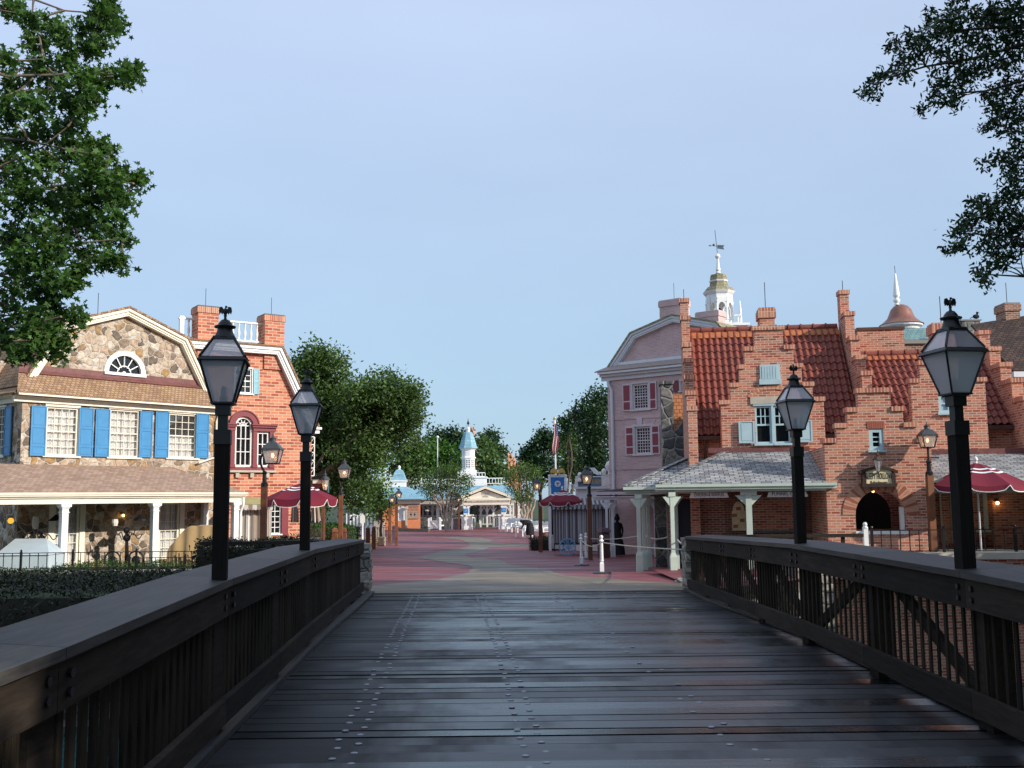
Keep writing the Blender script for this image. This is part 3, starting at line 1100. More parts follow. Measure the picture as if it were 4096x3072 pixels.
def window(F, rt, a0, a1, z0, z1, cols, rows, mat, glass=None, n=0.0, fw=.07, arch=False, curtain=False, sill=True, trim=0.0, head=0.0, depth=.10, mun=.022, label=None, mid=True, plain=False):
 """sash window: frame with glazing bars (part), pane, curtain and sill (sub-parts). Returns the opening for the wall."""
 if a0 > a1: a0, a1 = a1, a0
 glass = glass or DGLASS
 w = a1 - a0
 zs = z1 - w / 2 if arch else z1
 if arch:
  op = [(a0, z0), (a1, z0)] + arc_pts((a0 + a1) / 2, zs, w / 2, 0, math.pi, 12)
 else:
  op = [(a0, z0), (a1, z0), (a1, z1), (a0, z1)]
 nb = n - depth
 b = MB()
 if trim:
  t = trim
  b.fbox(F, a0 - t, a0, z0, zs, n + .004, n + .045)
  b.fbox(F, a1, a1 + t, z0, zs, n + .004, n + .045)
  if not arch: b.fbox(F, a0 - t, a1 + t, z1, z1 + t + head, n + .004, n + .055)
 b.fbox(F, a0, a0 + fw, z0, zs, nb, n - .02)
 b.fbox(F, a1 - fw, a1, z0, zs, nb, n - .02)
 b.fbox(F, a0 + fw, a1 - fw, z0, z0 + fw, nb, n - .02)
 ac = (a0 + a1) / 2
 if arch:
  o = arc_pts(ac, zs, w / 2, 0, math.pi, 12)
  i = arc_pts(ac, zs, w / 2 - fw, 0, math.pi, 12)
  for k in range(12):
   b.fprism(F, [o[k], o[k + 1], i[k + 1], i[k]], nb, n - .02)
 else:
  b.fbox(F, a0 + fw, a1 - fw, z1 - fw, z1, nb, n - .02)
 zi1 = zs if arch else z1 - fw
 for c in range(1, cols):
  x = a0 + fw + (w - 2 * fw) * c / cols
  b.fbox(F, x - mun / 2, x + mun / 2, (z0 + zi1) / 2 if plain else z0 + fw, zi1, nb + .01, n - .05)
 for r in range(1, rows + (1 if arch else 0)):
  z = z0 + fw + (zi1 - z0 - fw) * r / rows
  h = mun * (1.9 if (mid and r == rows // 2) else 1)
  if plain and r < rows // 2: continue
  b.fbox(F, a0 + fw, a1 - fw, z - h / 2, z + h / 2, nb + .008, n - .045)
 if arch:
  for k in range(1, 5):
   t = math.pi * k / 5
   p0 = F.w(ac, zs, nb + .03)
   p1 = F.w(ac + (w / 2 - fw) * math.cos(t), zs + (w / 2 - fw) * math.sin(t), nb + .03)
   b.bar(p0, p1, mun, .03)
  q = arc_pts(ac, zs, w * .2, 0, math.pi, 8)
  for k in range(8):
   b.bar(F.w(q[k][0], q[k][1], nb + .03), F.w(q[k + 1][0], q[k + 1][1], nb + .03), mun, .03)
 wo = part('window', b, mat, rt, label=label)
 g = MB()
 g.fprism(F, op, nb - .012, nb)
 part('pane', g, glass, wo)
 if curtain:
  c = MB()
  nseg = 26
  for k in range(nseg):
   s0, s1 = k / nseg, (k + 1) / nseg
   f = lambda s: nb - .10 + .03 * math.sin(s * 37) + .015 * math.sin(s * 91)
   c.add([F.w(a0 + w * s0, z0, f(s0)), F.w(a0 + w * s1, z0, f(s1)), F.w(a0 + w * s1, z0 + (z1 - z0) * curtain, f(s1)), F.w(a0 + w * s0, z0 + (z1 - z0) * curtain, f(s0))], [(0, 1, 2, 3)])
  part('curtain', c, CURTAIN, wo)
 if sill:
  s_ = MB().fbox(F, a0 - .05 - trim, a1 + .05 + trim, z0 - .06, z0 - .002, n + .003, n + .09)
  part('sill', s_, mat, wo)
 return op

def shutter(F, rt, a0, a1, z0, z1, mat, n=0.0, panels=((.0, .2), (.2, .58), (.58, 1)), slats=False, label=None):
 if a0 > a1: a0, a1 = a1, a0
 b = MB()
 b.fbox(F, a0, a1, z0, z1, n + .05, n + .075)
 t = .045
 b.fbox(F, a0, a0 + t, z0, z1, n + .076, n + .095)
 b.fbox(F, a1 - t, a1, z0, z1, n + .076, n + .095)
 H = z1 - z0
 zz = sorted(set([0.0] + [p[0] for p in panels] + [1.0]))
 for f in zz:
  z = z0 + H * f
  b.fbox(F, a0 + t, a1 - t, max(z0, z - .035), min(z1, z + .035), n + .076, n + .093)
 for p0, p1 in panels:
  if slats:
   k = int((p1 - p0) * H / .055)
   for i in range(k):
    z = z0 + H * p0 + .04 + i * .055
    if z + .03 < z0 + H * p1 - .03:
     b.fbox(F, a0 + t, a1 - t, z, z + .022, n + .076, n + .088)
  else:
   b.fbox(F, a0 + t + .035, a1 - t - .035, z0 + H * p0 + .075, z0 + H * p1 - .075, n + .076, n + .086)
 part('shutter', b, mat, rt, label=label)

def moulding(F, a0, a1, prof, b=None):
 """prof: list of (z0,z1,n0,n1) stacked boxes along the facade"""
 b = b or MB()
 for z0, z1, n0, n1 in prof:
  b.fbox(F, a0, a1, z0, z1, n0, n1)
 return b

def inset(pts, d):
 """offset an open polyline (a,z) downward/inward by d (perpendicular, to the right of travel)"""
 out = []
 P = [Vector(p) for p in pts]
 for i, p in enumerate(P):
  ds = []
  if i > 0: ds.append((P[i] - P[i - 1]).normalized())
  if i < len(P) - 1: ds.append((P[i + 1] - P[i]).normalized())
  ns = [Vector((q.y, -q.x)) for q in ds]
  m = sum(ns, Vector((0, 0))).normalized()
  k = d / max(.4, m.dot(ns[0]))
  out.append(tuple(p + m * k))
 return out

def rake(F, rt, pts, wd, n0, n1, mat, name='rake_trim'):
 for (o, dd, x) in ((pts, wd, 0), ):
  b = MB()
  i1 = inset(o, wd * .45)
  i2 = inset(o, wd)
  for k in range(len(o) - 1):
   b.fprism(F, [o[k], o[k + 1], i1[k + 1], i1[k]], n0, n1)
   b.fprism(F, [i1[k], i1[k + 1], i2[k + 1], i2[k]], n0, n1 - .07)
  i3 = inset(o, wd * .68)
  i4 = inset(o, wd * .8)
  for k in range(len(o) - 1):
   b.fprism(F, [i3[k], i3[k + 1], i4[k + 1], i4[k]], n1 - .07, n1 - .035)
  part(name, b, mat, rt)

def roof_sheet(F, rt, pts, n0, n1, mat, th=.06, name='roof', lift=.0):
 """extrude a roof profile polyline back from n1 to n0 as a thick sheet"""
 b = MB()
 o = inset(pts, -lift) if lift else pts
 i = inset(o, th)
 for k in range(len(o) - 1):
  b.fprism(F, [o[k], o[k + 1], i[k + 1], i[k]], n0, n1)
 return part(name, b, mat, rt)

def quadpanel(b, p, th):
 """thick quad: p 4 points, thickness th along the reversed normal"""
 P = [Vector(q) for q in p]
 nn = (P[1] - P[0]).cross(P[3] - P[0]).normalized()
 Q = [q - nn * th for q in P]
 b.hexa([Q[0], Q[1], Q[2], Q[3], P[0], P[1], P[2], P[3]])

def chimney(F, rt, a0, a1, z0, z1, n0, n1, mat, cap=True, rod=True, name='chimney', capmat=None, capt=None):
 if a0 > a1: a0, a1 = a1, a0
 b = MB().fbox(F, a0, a1, z0, z1 - .32, n0, n1)
 c = part(name, b, mat, rt)
 b = MB().fbox(F, a0 - .045, a1 + .045, z1 - .32, z1 - .06, n0 - .045, n1 + .045)
 part('chimney_head', b, capmat or BRCAP, c)
 b = MB().fbox(F, a0 - .02, a1 + .02, z1 - .06, z1, n0 - .02, n1 + .02)
 part('chimney_cap', b, capt or CONC, c)
 if rod:
  m = F.w((a0 + a1) / 2, 0, (n0 + n1) / 2)
  part('lightning_rod', MB().tube([(m.x, m.y, z1), (m.x, m.y, z1 + .85)], .012, 6), IRON, c)
 return c

def baluster(c, h, s=1.0, k=10):
 return MB().lathe(c, [(.045 * s, 0), (.045 * s, h * .08), (.028 * s, h * .12), (.05 * s, h * .3), (.055 * s, h * .42), (.03 * s, h * .68), (.026 * s, h * .82), (.042 * s, h * .88), (.042 * s, h)], k)

# ================================================================ stone house (left)
F1 = Plane((atY(23, 400, 36).x, 36), (4.9, 6.0))
h1 = root('stone_house', 'fieldstone gambrel house with bright blue shutters and a long white columned porch', 'house', tuple(F1.w(3.8, gz(39), 0)))
def P1(uv, n=0): return F1.px(uv, n)
aL = P1(Z1(120, 800))[0]
aR = P1(Z1(1192, 800))[0]
zg = gz(39) - .15
zporch = P1(Z1(600, 1058))[1]     # where the porch roof meets the wall
zcb = P1(Z1(150, 695))[1]         # underside of cornice
GS = -.62                          # set-back of the gable wall
holes = []
wins = []
CURTGLASS = glassmat('curtained_glass', (1, 1, 1), .93, (.5, .5, .5), .02, .05)
for (x0, x1, y0, y1, cur) in ((258, 425, 728, 1000, .98), (609, 765, 742, 1008, .98), (934, 1085, 765, 1012, .52)):
 a0, zt = P1(Z1(x0, y0))
 a1, zb = P1(Z1(x1, y1))
 zt = P1(Z1((x0 + x1) / 2, y0 + 3))[1]
 zb = P1(Z1((x0 + x1) / 2, y1))[1]
 wins.append((a0, a1, zb, zt))
 holes.append(window(F1, h1, a0, a1, zb, zt, 4, 6, CREAM, CURTGLASS, 0, .065, curtain=cur, trim=.06, head=.05, mun=.022))
for (x0, x1, y0, y1) in ((170, 255, 722, 1000), (436, 516, 733, 1003), (527, 607, 738, 1005), (773, 843, 750, 1008), (859, 934, 754, 1010), (1085, 1155, 765, 1013)):
 a0 = P1(Z1(x0, 860), .08)[0]
 a1 = P1(Z1(x1, 860), .08)[0]
 zt = P1(Z1((x0 + x1) / 2, y0 + 2), .08)[1]
 zb = P1(Z1((x0 + x1) / 2, y1), .08)[1]
 shutter(F1, h1, a0, a1, zb, zt, BLUE, 0)
# french doors under the porch
for (x0, x1) in ((690, 1150),):
 pass
for (q0, q1) in ((ZA(700, 600), ZA(1220, 600)), (ZB(85, 600), ZB(510, 600))):
 a0, a1 = P1(q0)[0], P1(q1)[0]
 zb = gz(38) + .05
 zt = P1(ZA(1000, 180))[1]
 holes.append(window(F1, h1, a0 + .1, a1 - .35, zb + .12, zt, 3, 6, CREAM, CURTGLASS, 0, .09, curtain=.98, trim=.2, sill=False, label='tall cream french door under the porch'))
wall = MB().wall(F1, [(aL, zg), (aR + .6, zg), (aR + .6, zcb + .3), (aL, zcb + .3)], holes, 0, -.28)
part('wall', wall, STONE, h1)
# cornice
zc0 = zcb
zct = P1(Z1(110, 648), .42)[1]
b = moulding(F1, aL - .35, aR + .45, [(zc0 - .05, zc0 + .12, .002, .12), (zc0 + .12, zc0 + .24, .002, .26), (zc0 + .24, zct - .08, .002, .40), (zct - .08, zct, .002, .46)])
part('cornice', b, CREAM, h1)
# pent roof skirt and flashing
zsk = P1(Z1(900, 600), GS + .02)[1]
b = MB()
quadpanel(b, [F1.w(aL - .42, zct + .01, .48), F1.w(aR + .5, zct + .01, .48), F1.w(aR + .1, zsk, GS + .03), F1.w(aL + .1, zsk, GS + .03)], .05)
part('pent_roof', b, SHING, h1)
b = MB()
quadpanel(b, [F1.w(aL + .02, zsk - .07, GS + .20), F1.w(aR + .12, zsk - .07, GS + .20), F1.w(aR + .1, zsk + .06, GS + .045), F1.w(aL + .1, zsk + .06, GS + .045)], .02)
b.fbox(F1, aL + .1, aR - .05, zsk + .06, zsk + .26, GS + .005, GS + .03)
part('flashing', b, FLASH, h1)
# gable
def G1(x, y): return P1(Z1(x, y), GS + .3)
pk = G1(718, 180)
kr = G1(1040, 350)
bl_ = P1((22, 386), GS + .3)
br_ = (2 * pk[0] - bl_[0], bl_[1])
half = kr[0] - pk[0]
gl = [(2 * pk[0] - br_[0], br_[1]), (2 * pk[0] - kr[0], kr[1]), pk, kr, br_]
rake(F1, h1, gl, .30, GS + .005, GS + .30, CREAM)
gi = inset(gl, .12)
lun_a0, lun_z = P1(Z1(586, 548), GS)
lun_a1 = P1(Z1(790, 548), GS)[0]
lz = P1(Z1(690, 543), GS)[1]
lop = arc_pts((lun_a0 + lun_a1) / 2, lz, (lun_a1 - lun_a0) / 2, 0, math.pi, 14)
ow = MB().wall(F1, [(gi[0][0], gi[0][1] - .1)] + [(gi[4][0], gi[4][1] - .1)] + [gi[3], gi[2], gi[1]], [lop], GS, GS - .25)
part('gable_wall', ow, STONE, h1)
# lunette
b = MB()
lc, lr = (lun_a0 + lun_a1) / 2, (lun_a1 - lun_a0) / 2
for (r0, r1, n0, n1) in ((lr - .09, lr + .10, GS - .09, GS + .05),):
 o = arc_pts(lc, lz, r1, 0, math.pi, 16)
 i = arc_pts(lc, lz, r0, 0, math.pi, 16)
 for k in range(16): b.fprism(F1, [o[k], o[k + 1], i[k + 1], i[k]], n0, n1)
b.fbox(F1, lc - lr - .1, lc + lr + .1, lz - .11, lz + .0, GS + .003, GS + .10)
for k in range(1, 6):
 t = math.pi * k / 6
 b.bar(F1.w(lc + lr * .3 * math.cos(t), lz + lr * .3 * math.sin(t), GS - .05), F1.w(lc + (lr - .05) * math.cos(t), lz + (lr - .05) * math.sin(t), GS - .05), .028, .04)
for rr in (.34, .05):
 q = arc_pts(lc, lz, lr * rr + .02, 0, math.pi, 10)
 for k in range(10): b.bar(F1.w(q[k][0], q[k][1], GS - .05), F1.w(q[k + 1][0], q[k + 1][1], GS - .05), .028, .04)
lo = part('window', b, WHITE, h1, label='half round lunette window in the gable')
part('pane', MB().fprism(F1, lop, GS - .12, GS - .10), DGLASS, lo)
roof_sheet(F1, h1, inset(gl, -.03), -10.5, GS + .34, SHING, .08, lift=.03)
mrod = F1.w(pk[0] - .4, 0, -2)
part('lightning_rod', MB().tube([(mrod.x, mrod.y, pk[1] - .2), (mrod.x, mrod.y, pk[1] + .75)], .012, 6), IRON, h1)
mrod = F1.w(pk[0] + 1.6, 0, -5)
part('lightning_rod', MB().tube([(mrod.x, mrod.y, pk[1] - .2), (mrod.x, mrod.y, pk[1] + .55)], .012, 6), IRON, h1)
# side wall running back on the left, its eave and shuttered window
S1 = Plane((F1.w(aL, 0).x, F1.w(aL, 0).y), (F1.n.x, F1.n.y))   # d points toward the street corner, normal to the left/front
S1 = Plane((F1.w(aL, 0).x, F1.w(aL, 0).y), (-F1.n.x, -F1.n.y))
S1.d = Vector((F1.n.x, F1.n.y)); S1.n = Vector((-F1.d.x, -F1.d.y))
sh = [window(S1, h1, -2.1, -1.2, wins[0][2], wins[0][3], 4, 6, CREAM, DGLASS, 0, .06, trim=.06)]
part('wall', MB().wall(S1, [(-10.4, zg), (-.285, zg), (-.285, zcb + .3), (-10.4, zcb + .3)], sh, -.002, -.25), STONE, h1)
shutter(S1, h1, -1.15, -.62, wins[0][2], wins[0][3], BLUE, 0)
shutter(S1, h1, -2.7, -2.17, wins[0][2], wins[0][3], BLUE, 0)
b = MB()
for z0, z1, n1 in ((zc0 - .05, zc0 + .12, .12), (zc0 + .12, zc0 + .24, .26), (zc0 + .24, zct - .08, .40)):
 b.fbox(S1, -10.4, .0, z0, z1, .002, n1)
part('cornice', b, CREAM, h1)
b = MB()
quadpanel(b, [S1.w(-10.5, zct + .0, .5), S1.w(.45, zct + .0, .5), S1.w(-.6, gl[0][1] + .02, -.05 - (gl[0][0] - aL)), S1.w(-10.5, gl[0][1] + .02, -.05 - (gl[0][0] - aL))], .05)
part('pent_roof', b, SHING, h1)
# dormer peeping through the leaves
b = MB().fbox(S1, -4.2, -2.9, zct + .3, zct + 1.5, -1.2, -.05)
d_ = part('dormer', b, STONE, h1)
window(S1, h1, -3.9, -3.2, zct + .45, zct + 1.3, 2, 2, WHITE, DGLASS, 0.1, .06, trim=.08)
# rear wall & right wall
part('wall', MB().fbox(F1, aR + .35, aR + .6, zg, zcb + .3, -10.4, -.285), STONE, h1)
# porch
PN = 2.35
zeave = P1(Z1(600, 1203), PN)[1]
aPR = P1(Z1(1340, 1230), PN)[0]
aPL = aL - 9.5
b = MB()
quadpanel(b, [F1.w(aPL, zeave, PN + .12), F1.w(aPR + .1, zeave, PN + .12), F1.w(aPR - 1.6, zporch + .02, .004), F1.w(aPL, zporch + .02, .004)], .06)
part('porch_roof', b, SHINGP, h1)
b = MB()
quadpanel(b, [F1.w(aPR + .1, zeave, PN + .12), F1.w(aPR + .1, zeave, -2.2), F1.w(aPR - 1.6, zporch + .02, -2.2), F1.w(aPR - 1.6, zporch + .02, .004)], .05)
part('porch_roof', b, SHINGP, h1)
zf = zeave
b = moulding(F1, aPL, aPR + .12, [(zf - .07, zf - .0, PN + .06, PN + .20), (zf - .13, zf - .07, PN - .05, PN + .16), (zf - .38, zf - .19, PN - .22, PN + .0), (zf - .19, zf - .13, PN - .25, PN + .08)])
part('gutter_fascia', b, CREAM, h1)
b = MB().fbox(F1, aPL, aPR + .0, zf - .19, zf - .15, .01, PN - .26)
part('porch_ceiling', b, GUTTER, h1)  # porch shade put into the ceiling colour: dark brown in place of cream
b = MB().fbox(F1, aPR - .25, aPR + .0, zf - .38, zf - .19, .0, PN - .23)
part('porch_beam', b, CREAM, h1)
for q in (Z1(350, 1400), Z1(852, 1400), Z1(-150, 1400), Z1(1297, 1400)):
 a = P1(q, PN - .1)[0]
 c = F1.w(a, 0, PN - .1)
 z0 = gz(c.y) - .1
 b = MB()
 top = zf - .38
 b.fbox(F1, a - .15, a + .15, z0, z0 + .28, PN - .25, PN + .05)
 b.fbox(F1, a - .11, a + .11, z0 + .28, top - .16, PN - .21, PN + .01)
 b.fbox(F1, a - .14, a + .14, top - .30, top - .27, PN - .24, PN + .04)
 b.fbox(F1, a - .14, a + .14, top - .15, top - .10, PN - .24, PN + .04)
 b.fbox(F1, a - .18, a + .18, top - .10, top, PN - .28, PN + .08)
 part('porch_column', b, WHITE, h1)
a = P1(ZB(755, 300), .16)[0]
b = MB().fbox(F1, a - .11, a + .11, zg, zf - .2, .05, .27)
part('porch_column', b, WHITE, h1, label='shaded pilaster against the wall')
# downpipe on right end of porch and wall
dp = F1.w(aPR + .02, 0, PN + .02)
b = MB().tube([(dp.x, dp.y, zf - .1), (dp.x + .02, dp.y - .02, zf - .5), (dp.x - .08, dp.y, zf - .75), (dp.x - .08, dp.y, gz(dp.y))], .05, 8)
part('downpipe', b, WHITE, h1)
p0 = F1.w(aR + .05, zc0 - .1, .1)
p1 = F1.w(aR - .35, zc0 - .55, .1)
b = MB().tube([F1.w(aR + .1, zc0, .12), F1.w(aR - .02, zc0 - .35, .1), F1.w(aR - .02, zporch + .45, .1), F1.w(aR - .9, zporch + .2, .2)], .045, 8)
part('downpipe', b, CREAM, h1)
# glowing sconce and amber globe under porch
def lamp_globe(name, label, uv, F, n, r, mat, parent=None):
 a, z = F.px(uv, n)
 c = F.w(a, z, n)
 rt = root(name, label, 'wall lamp', tuple(c))
 part('globe', MB().ball(c, r, 10, 7), mat, rt, smooth=True)
 part('bracket', MB().fbox(F, a - .05, a + .05, z + r, z + r + .05, n - .12, n + .03), IRON, rt)
 return rt
lamp_globe('wall_lamp', 'small glowing orange lamp on the shaded stone porch wall', ZA(1705, 352), F1, .12, .05, EM_W)
lamp_globe('wall_lamp', 'dim amber globe lamp hanging in the dark porch, far from the columns', ZA(148, 425), F1, .5, .10, EM_O)

# ================================================================ brick house (left, behind)
F2 = Plane((atY(311, 500, 47).x, 47), (1.45, 1.0))
def P2(uv, n=0): return F2.px(uv, n)
h2 = root('brick_house', 'orange brick gambrel house with dark red palladian window, two chimneys and white balustrade', 'house', tuple(F2.w(-4, gz(46), 0)))
zb = gz(47) - .2
a_r = 0.0
a_l = P2((196, 450))[0]
rk = [P2(uv, .35) for uv in (Z1(1090, 366), Z2(55, 163), Z2(322, 752))]
rk[0] = (a_l - .5, rk[1][1] + .03)
ztop = rk[1][1]
holes = []
DM = DRED
# palladian window
ac0, ac1 = P2(Z1(1297, 950))[0], P2(Z1(1395, 950))[0]
zt, zbm = P2(Z1(1346, 783))[1], P2(Z1(1346, 1060))[1]
holes.append(window(F2, h2, ac0, ac1, zbm, zt, 3, 3, WHITE, DGLASS, 0, .085, arch=True, sill=False, depth=.16, mun=.035, mid=False))
ws = P2(Z1(1420, 950))[0], P2(Z1(1487, 950))[0]
zts = P2(Z1(1450, 868))[1]
holes.append(window(F2, h2, ws[0], ws[1], zbm, zts, 2, 3, WHITE, DGLASS, 0, .08, sill=False, depth=.14, mun=.035, mid=False))
m2 = (ac0 + ac1) / 2
ws2 = (2 * m2 - ws[1], 2 * m2 - ws[0])
holes.append(window(F2, h2, ws2[0], ws2[1], zbm, zts, 2, 3, WHITE, DGLASS, 0, .08, sill=False, depth=.14, mun=.035, mid=False))
b = MB()
zsp = zt - (ac1 - ac0) / 2
rin, rout = (ac1 - ac0) / 2, (ac1 - ac0) / 2 + .24
o, i = arc_pts(m2, zsp, rout, 0, math.pi, 16), arc_pts(m2, zsp, rin + .01, 0, math.pi, 16)
for k in range(16): b.fprism(F2, [o[k], o[k + 1], i[k + 1], i[k]], .004, .10)
o2 = arc_pts(m2, zsp, rout + .05, 0, math.pi, 16)
for k in range(16): b.fprism(F2, [o2[k], o2[k + 1], o[k + 1], o[k]], .004, .14)
for sa, sb in ((ws2[0] - .28, ac0 - .0), (ac1 + .0, ws[1] + .28)):
 b.fbox(F2, sa, sb, zts + .02, zts + .18, .004, .12)
 b.fbox(F2, sa - .06, sb + .02, zts + .18, zts + .27, .004, .20)
 b.fbox(F2, sa - .1, sb + .04, zts + .27, zts + .33, .004, .26)
for xa, xb in ((ws2[0] - .2, ws2[0] - .01), (ws2[1] + .01, ac0 - .01), (ac1 + .01, ws[0] - .01), (ws[1] + .01, ws[1] + .2)):
 b.fbox(F2, xa, xb, zbm - .02, zts + .02, .003, .09)
 b.fbox(F2, xa - .02, xb + .02, zbm - .04, zbm + .1, .003, .12)
b.fbox(F2, ws2[0] - .25, ws[1] + .25, zbm - .16, zbm - .03, .003, .07)
part('window_surround', b, DM, h2)
b = MB().fbox(F2, ws2[0] - .3, ws[1] + .3, zbm - .25, zbm - .162, .003, .18)
for x in (ws2[0] - .1, m2 - .28, m2 + .38, ws[1] - .08):
 b.fbox(F2, x - .08, x + .08, zbm - .48, zbm - .252, .003, .12)
part('stone_sill', b, LIMES, h2)
# attic window + shutter
a0, a1 = P2(Z1(1322, 580))[0], P2(Z1(1392, 580))[0]
z0, z1 = P2(Z1(1360, 655))[1], P2(Z1(1360, 517))[1]
holes.append(window(F2, h2, a0 - .2, a1, z0, z1, 3, 4, WHITE, DGLASS, 0, .06, trim=.05, mun=.028))
shutter(F2, h2, a1 + .06, P2(Z1(1434, 580), .08)[0], z0 - .02, z1, LBLUE, 0, slats=True, panels=((0, .5), (.5, 1)))
# ground window in dark red surround
a0, a1 = P2(ZB(1655, 400))[0], P2(ZB(1810, 400))[0]
a0 -= .45
z0, z1 = P2(ZB(1720, 560))[1] - .15, P2(ZB(1720, 205))[1]
holes.append(window(F2, h2, a0, a1, z0, z1, 4, 5, WHITE, DGLASS, 0, .05, sill=True, mun=.03, mid=False))
b = MB().fbox(F2, a1 + .01, a1 + .32, z0 - .1, z1 + .2, .003, .08)
b.fbox(F2, a0 - .3, a1 + .01, z1 + .01, z1 + .2, .003, .08)
part('window_surround', b, DM, h2)
gi = inset(rk, .1)
kx = gi[1]
wp = [(a_l, zb), (a_r, zb), (a_r, gi[2][1] + (0 - gi[2][0]) * (gi[1][1] - gi[2][1]) / (gi[1][0] - gi[2][0])), kx, (a_l, kx[1])]
part('wall', MB().wall(F2, wp, holes, 0, -.3), BRL, h2)
b = MB()
for uv in (Z1(1450, 717), Z1(1450, 1155), Z1(1450, 1090)):
 z = P2(uv)[1]
 b.fbox(F2, a_l, a_r, z - .05, z + .05, .003, .035)
pieces('band_course', b, BRL, h2)
part('wall', MB().fbox(F2, a_r - .3, a_r, zb, wp[2][1] - .3, -9, -.302), BRL, h2)
rake(F2, h2, [(a_l - .5, rk[1][1]), rk[1], rk[2]], .34, .004, .35, WHITE)
roof_sheet(F2, h2, [(a_l - .5, rk[1][1]), rk[1], rk[2]], -9, .40, SHING, .08, lift=.06)
p = P2(Z2(322, 755), .3)
b = MB().fbox(F2, a_r - .02, p[0] + .05, p[1] - .28, p[1] - .1, -.5, .3)
b.fbox(F2, a_r - .02, p[0] + .12, p[1] - .1, p[1] + .0, -.5, .4)
part('cornice_return', b, WHITE, h2)
for (x0, x1, y0, y1, wd) in ((1095, 1208, 165, 400, .9), (1465, 1573, 213, 420, .9)):
 a0, a1 = P2(Z1(x0, 300), .1)[0], P2(Z1(x1, 300), .1)[0]
 chimney(F2, h2, a0, a1, ztop - .6 if x0 < 1200 else ztop - 1.0, P2(Z1(x0 + 50, y0 + 4), .1)[1], -.8, .1, BRL, capt=IRON)
# balustrade on the flat top
def balustrade(F, rt, a0, a1, z, h, n, mat, gap=.22, posts=()):
 b = MB()
 b.fbox(F, a0, a1, z, z + .07, n - .07, n + .07)
 b.fbox(F, a0, a1, z + h - .07, z + h, n - .08, n + .08)
 for p in posts:
  b.fbox(F, p - .09, p + .09, z, z + h + .06, n - .09, n + .09)
 r_ = part('balustrade', b, mat, rt)
 k = max(1, int(abs(a1 - a0) / gap))
 proto = None
 for i in range(k):
  a = a0 + (a1 - a0) * (i + .5) / k
  if any(abs(a - p) < .13 for p in posts): continue
  c = F.w(a, z + .07, n)
  mb = baluster((0, 0, 0), h - .14, 1.2, 8)
  if proto is None:
   proto = part('baluster', mb, mat, r_, smooth=True, local=True)
   proto.location = c - wloc(rt)
  else:
   q = proto.copy()
   COL.objects.link(q)
   q.location = c - wloc(rt)
 return r_
zz0 = P2(Z1(1380, 372), -.3)[1]
zz1 = P2(Z1(1380, 262), -.3)[1]
balustrade(F2, h2, P2(Z1(1270, 300), -.3)[0], P2(Z1(1470, 300), -.3)[0], zz0, zz1 - zz0, -.3, WHITE, .26)
zz0b = P2(Z1(1040, 350), -.3)[1]
balustrade(F2, h2, P2(Z1(985, 300), -.6)[0], P2(Z1(1100, 300), -.6)[0], zz0 + .0, zz1 - zz0, -.6, WHITE, .26, posts=(P2(Z1(1003, 300), -.6)[0],))
# white trellis bracket on the far edge
b = MB()
pe = P2(Z2(262, 950), -.1)
ze0, ze1 = P2(Z2(262, 1110))[1], P2(Z2(262, 820))[1]
for dx in (.06, .3):
 b.fbox(F2, dx - .02, dx + .02, ze0, ze1, -.4, -.36)
for k in range(6):
 z = ze0 + (ze1 - ze0) * k / 5
 b.fbox(F2, .06, .3, z - .02, z + .02, -.4, -.36)
 if k < 5:
  b.bar(F2.w(.06, z, -.38), F2.w(.3, z + (ze1 - ze0) / 5, -.38), .02)
part('trellis', b, WHITE, h2)

# ================================================================ stepped gable brick restaurant (right)
F3 = Plane((4.45, 28.5), (1, -.13))
def P3(uv, n=0): return F3.px(uv, n)
zt0 = .36      # terrace level
h3 = root('brick_restaurant', 'long salmon brick restaurant with stepped gables, red pantile roofs and slate porch roofs', 'building', tuple(F3.w(6, zt0, 0)))
NB = -2.6      # back wall plane of the bays
zlow = -.8

def stepped(F, n, left, right, zb):
 """left / right: lists of pixel (u, v_top) from outside to inside; returns outline (a,z) with symmetric steps"""
 pts = []
 L = [(F.px((u, v), n)) for u, v in left]
 Rr = [(F.px((u, v), n)) for u, v in right]
 out = [(L[0][0], zb), (Rr[0][0], zb)]
 for i, (a, z) in enumerate(Rr):
  out.append((a, z))
  if i + 1 < len(Rr): out.append((Rr[i + 1][0], z))
 for i in range(len(L) - 1, -1, -1):
  a, z = L[i]
  if i == len(L) - 1: out.append((a, z))
  else:
   out.append((L[i + 1][0], z))
   out.append((a, z))
 return out, L, Rr

def step_caps(F, rt, n1, n0, L, Rr):
 b = MB()
 hh = .13
 for S, sg in ((L, -1), (Rr, 1)):
  for i, (a, z) in enumerate(S):
   if i + 1 < len(S): a2 = S[i + 1][0]
   else: continue
   x0, x1 = sorted((a + sg * .05, a2))
   b.fbox(F, x0, x1, z + .001, z + hh, n0 - .03, n1 + .05)
 zt = L[-1][1]
 b.fbox(F, L[-1][0] - .05, Rr[-1][0] + .05, zt + .001, zt + hh, n0 - .03, n1 + .05)
 pieces('step_coping', b, BRCAP, rt)

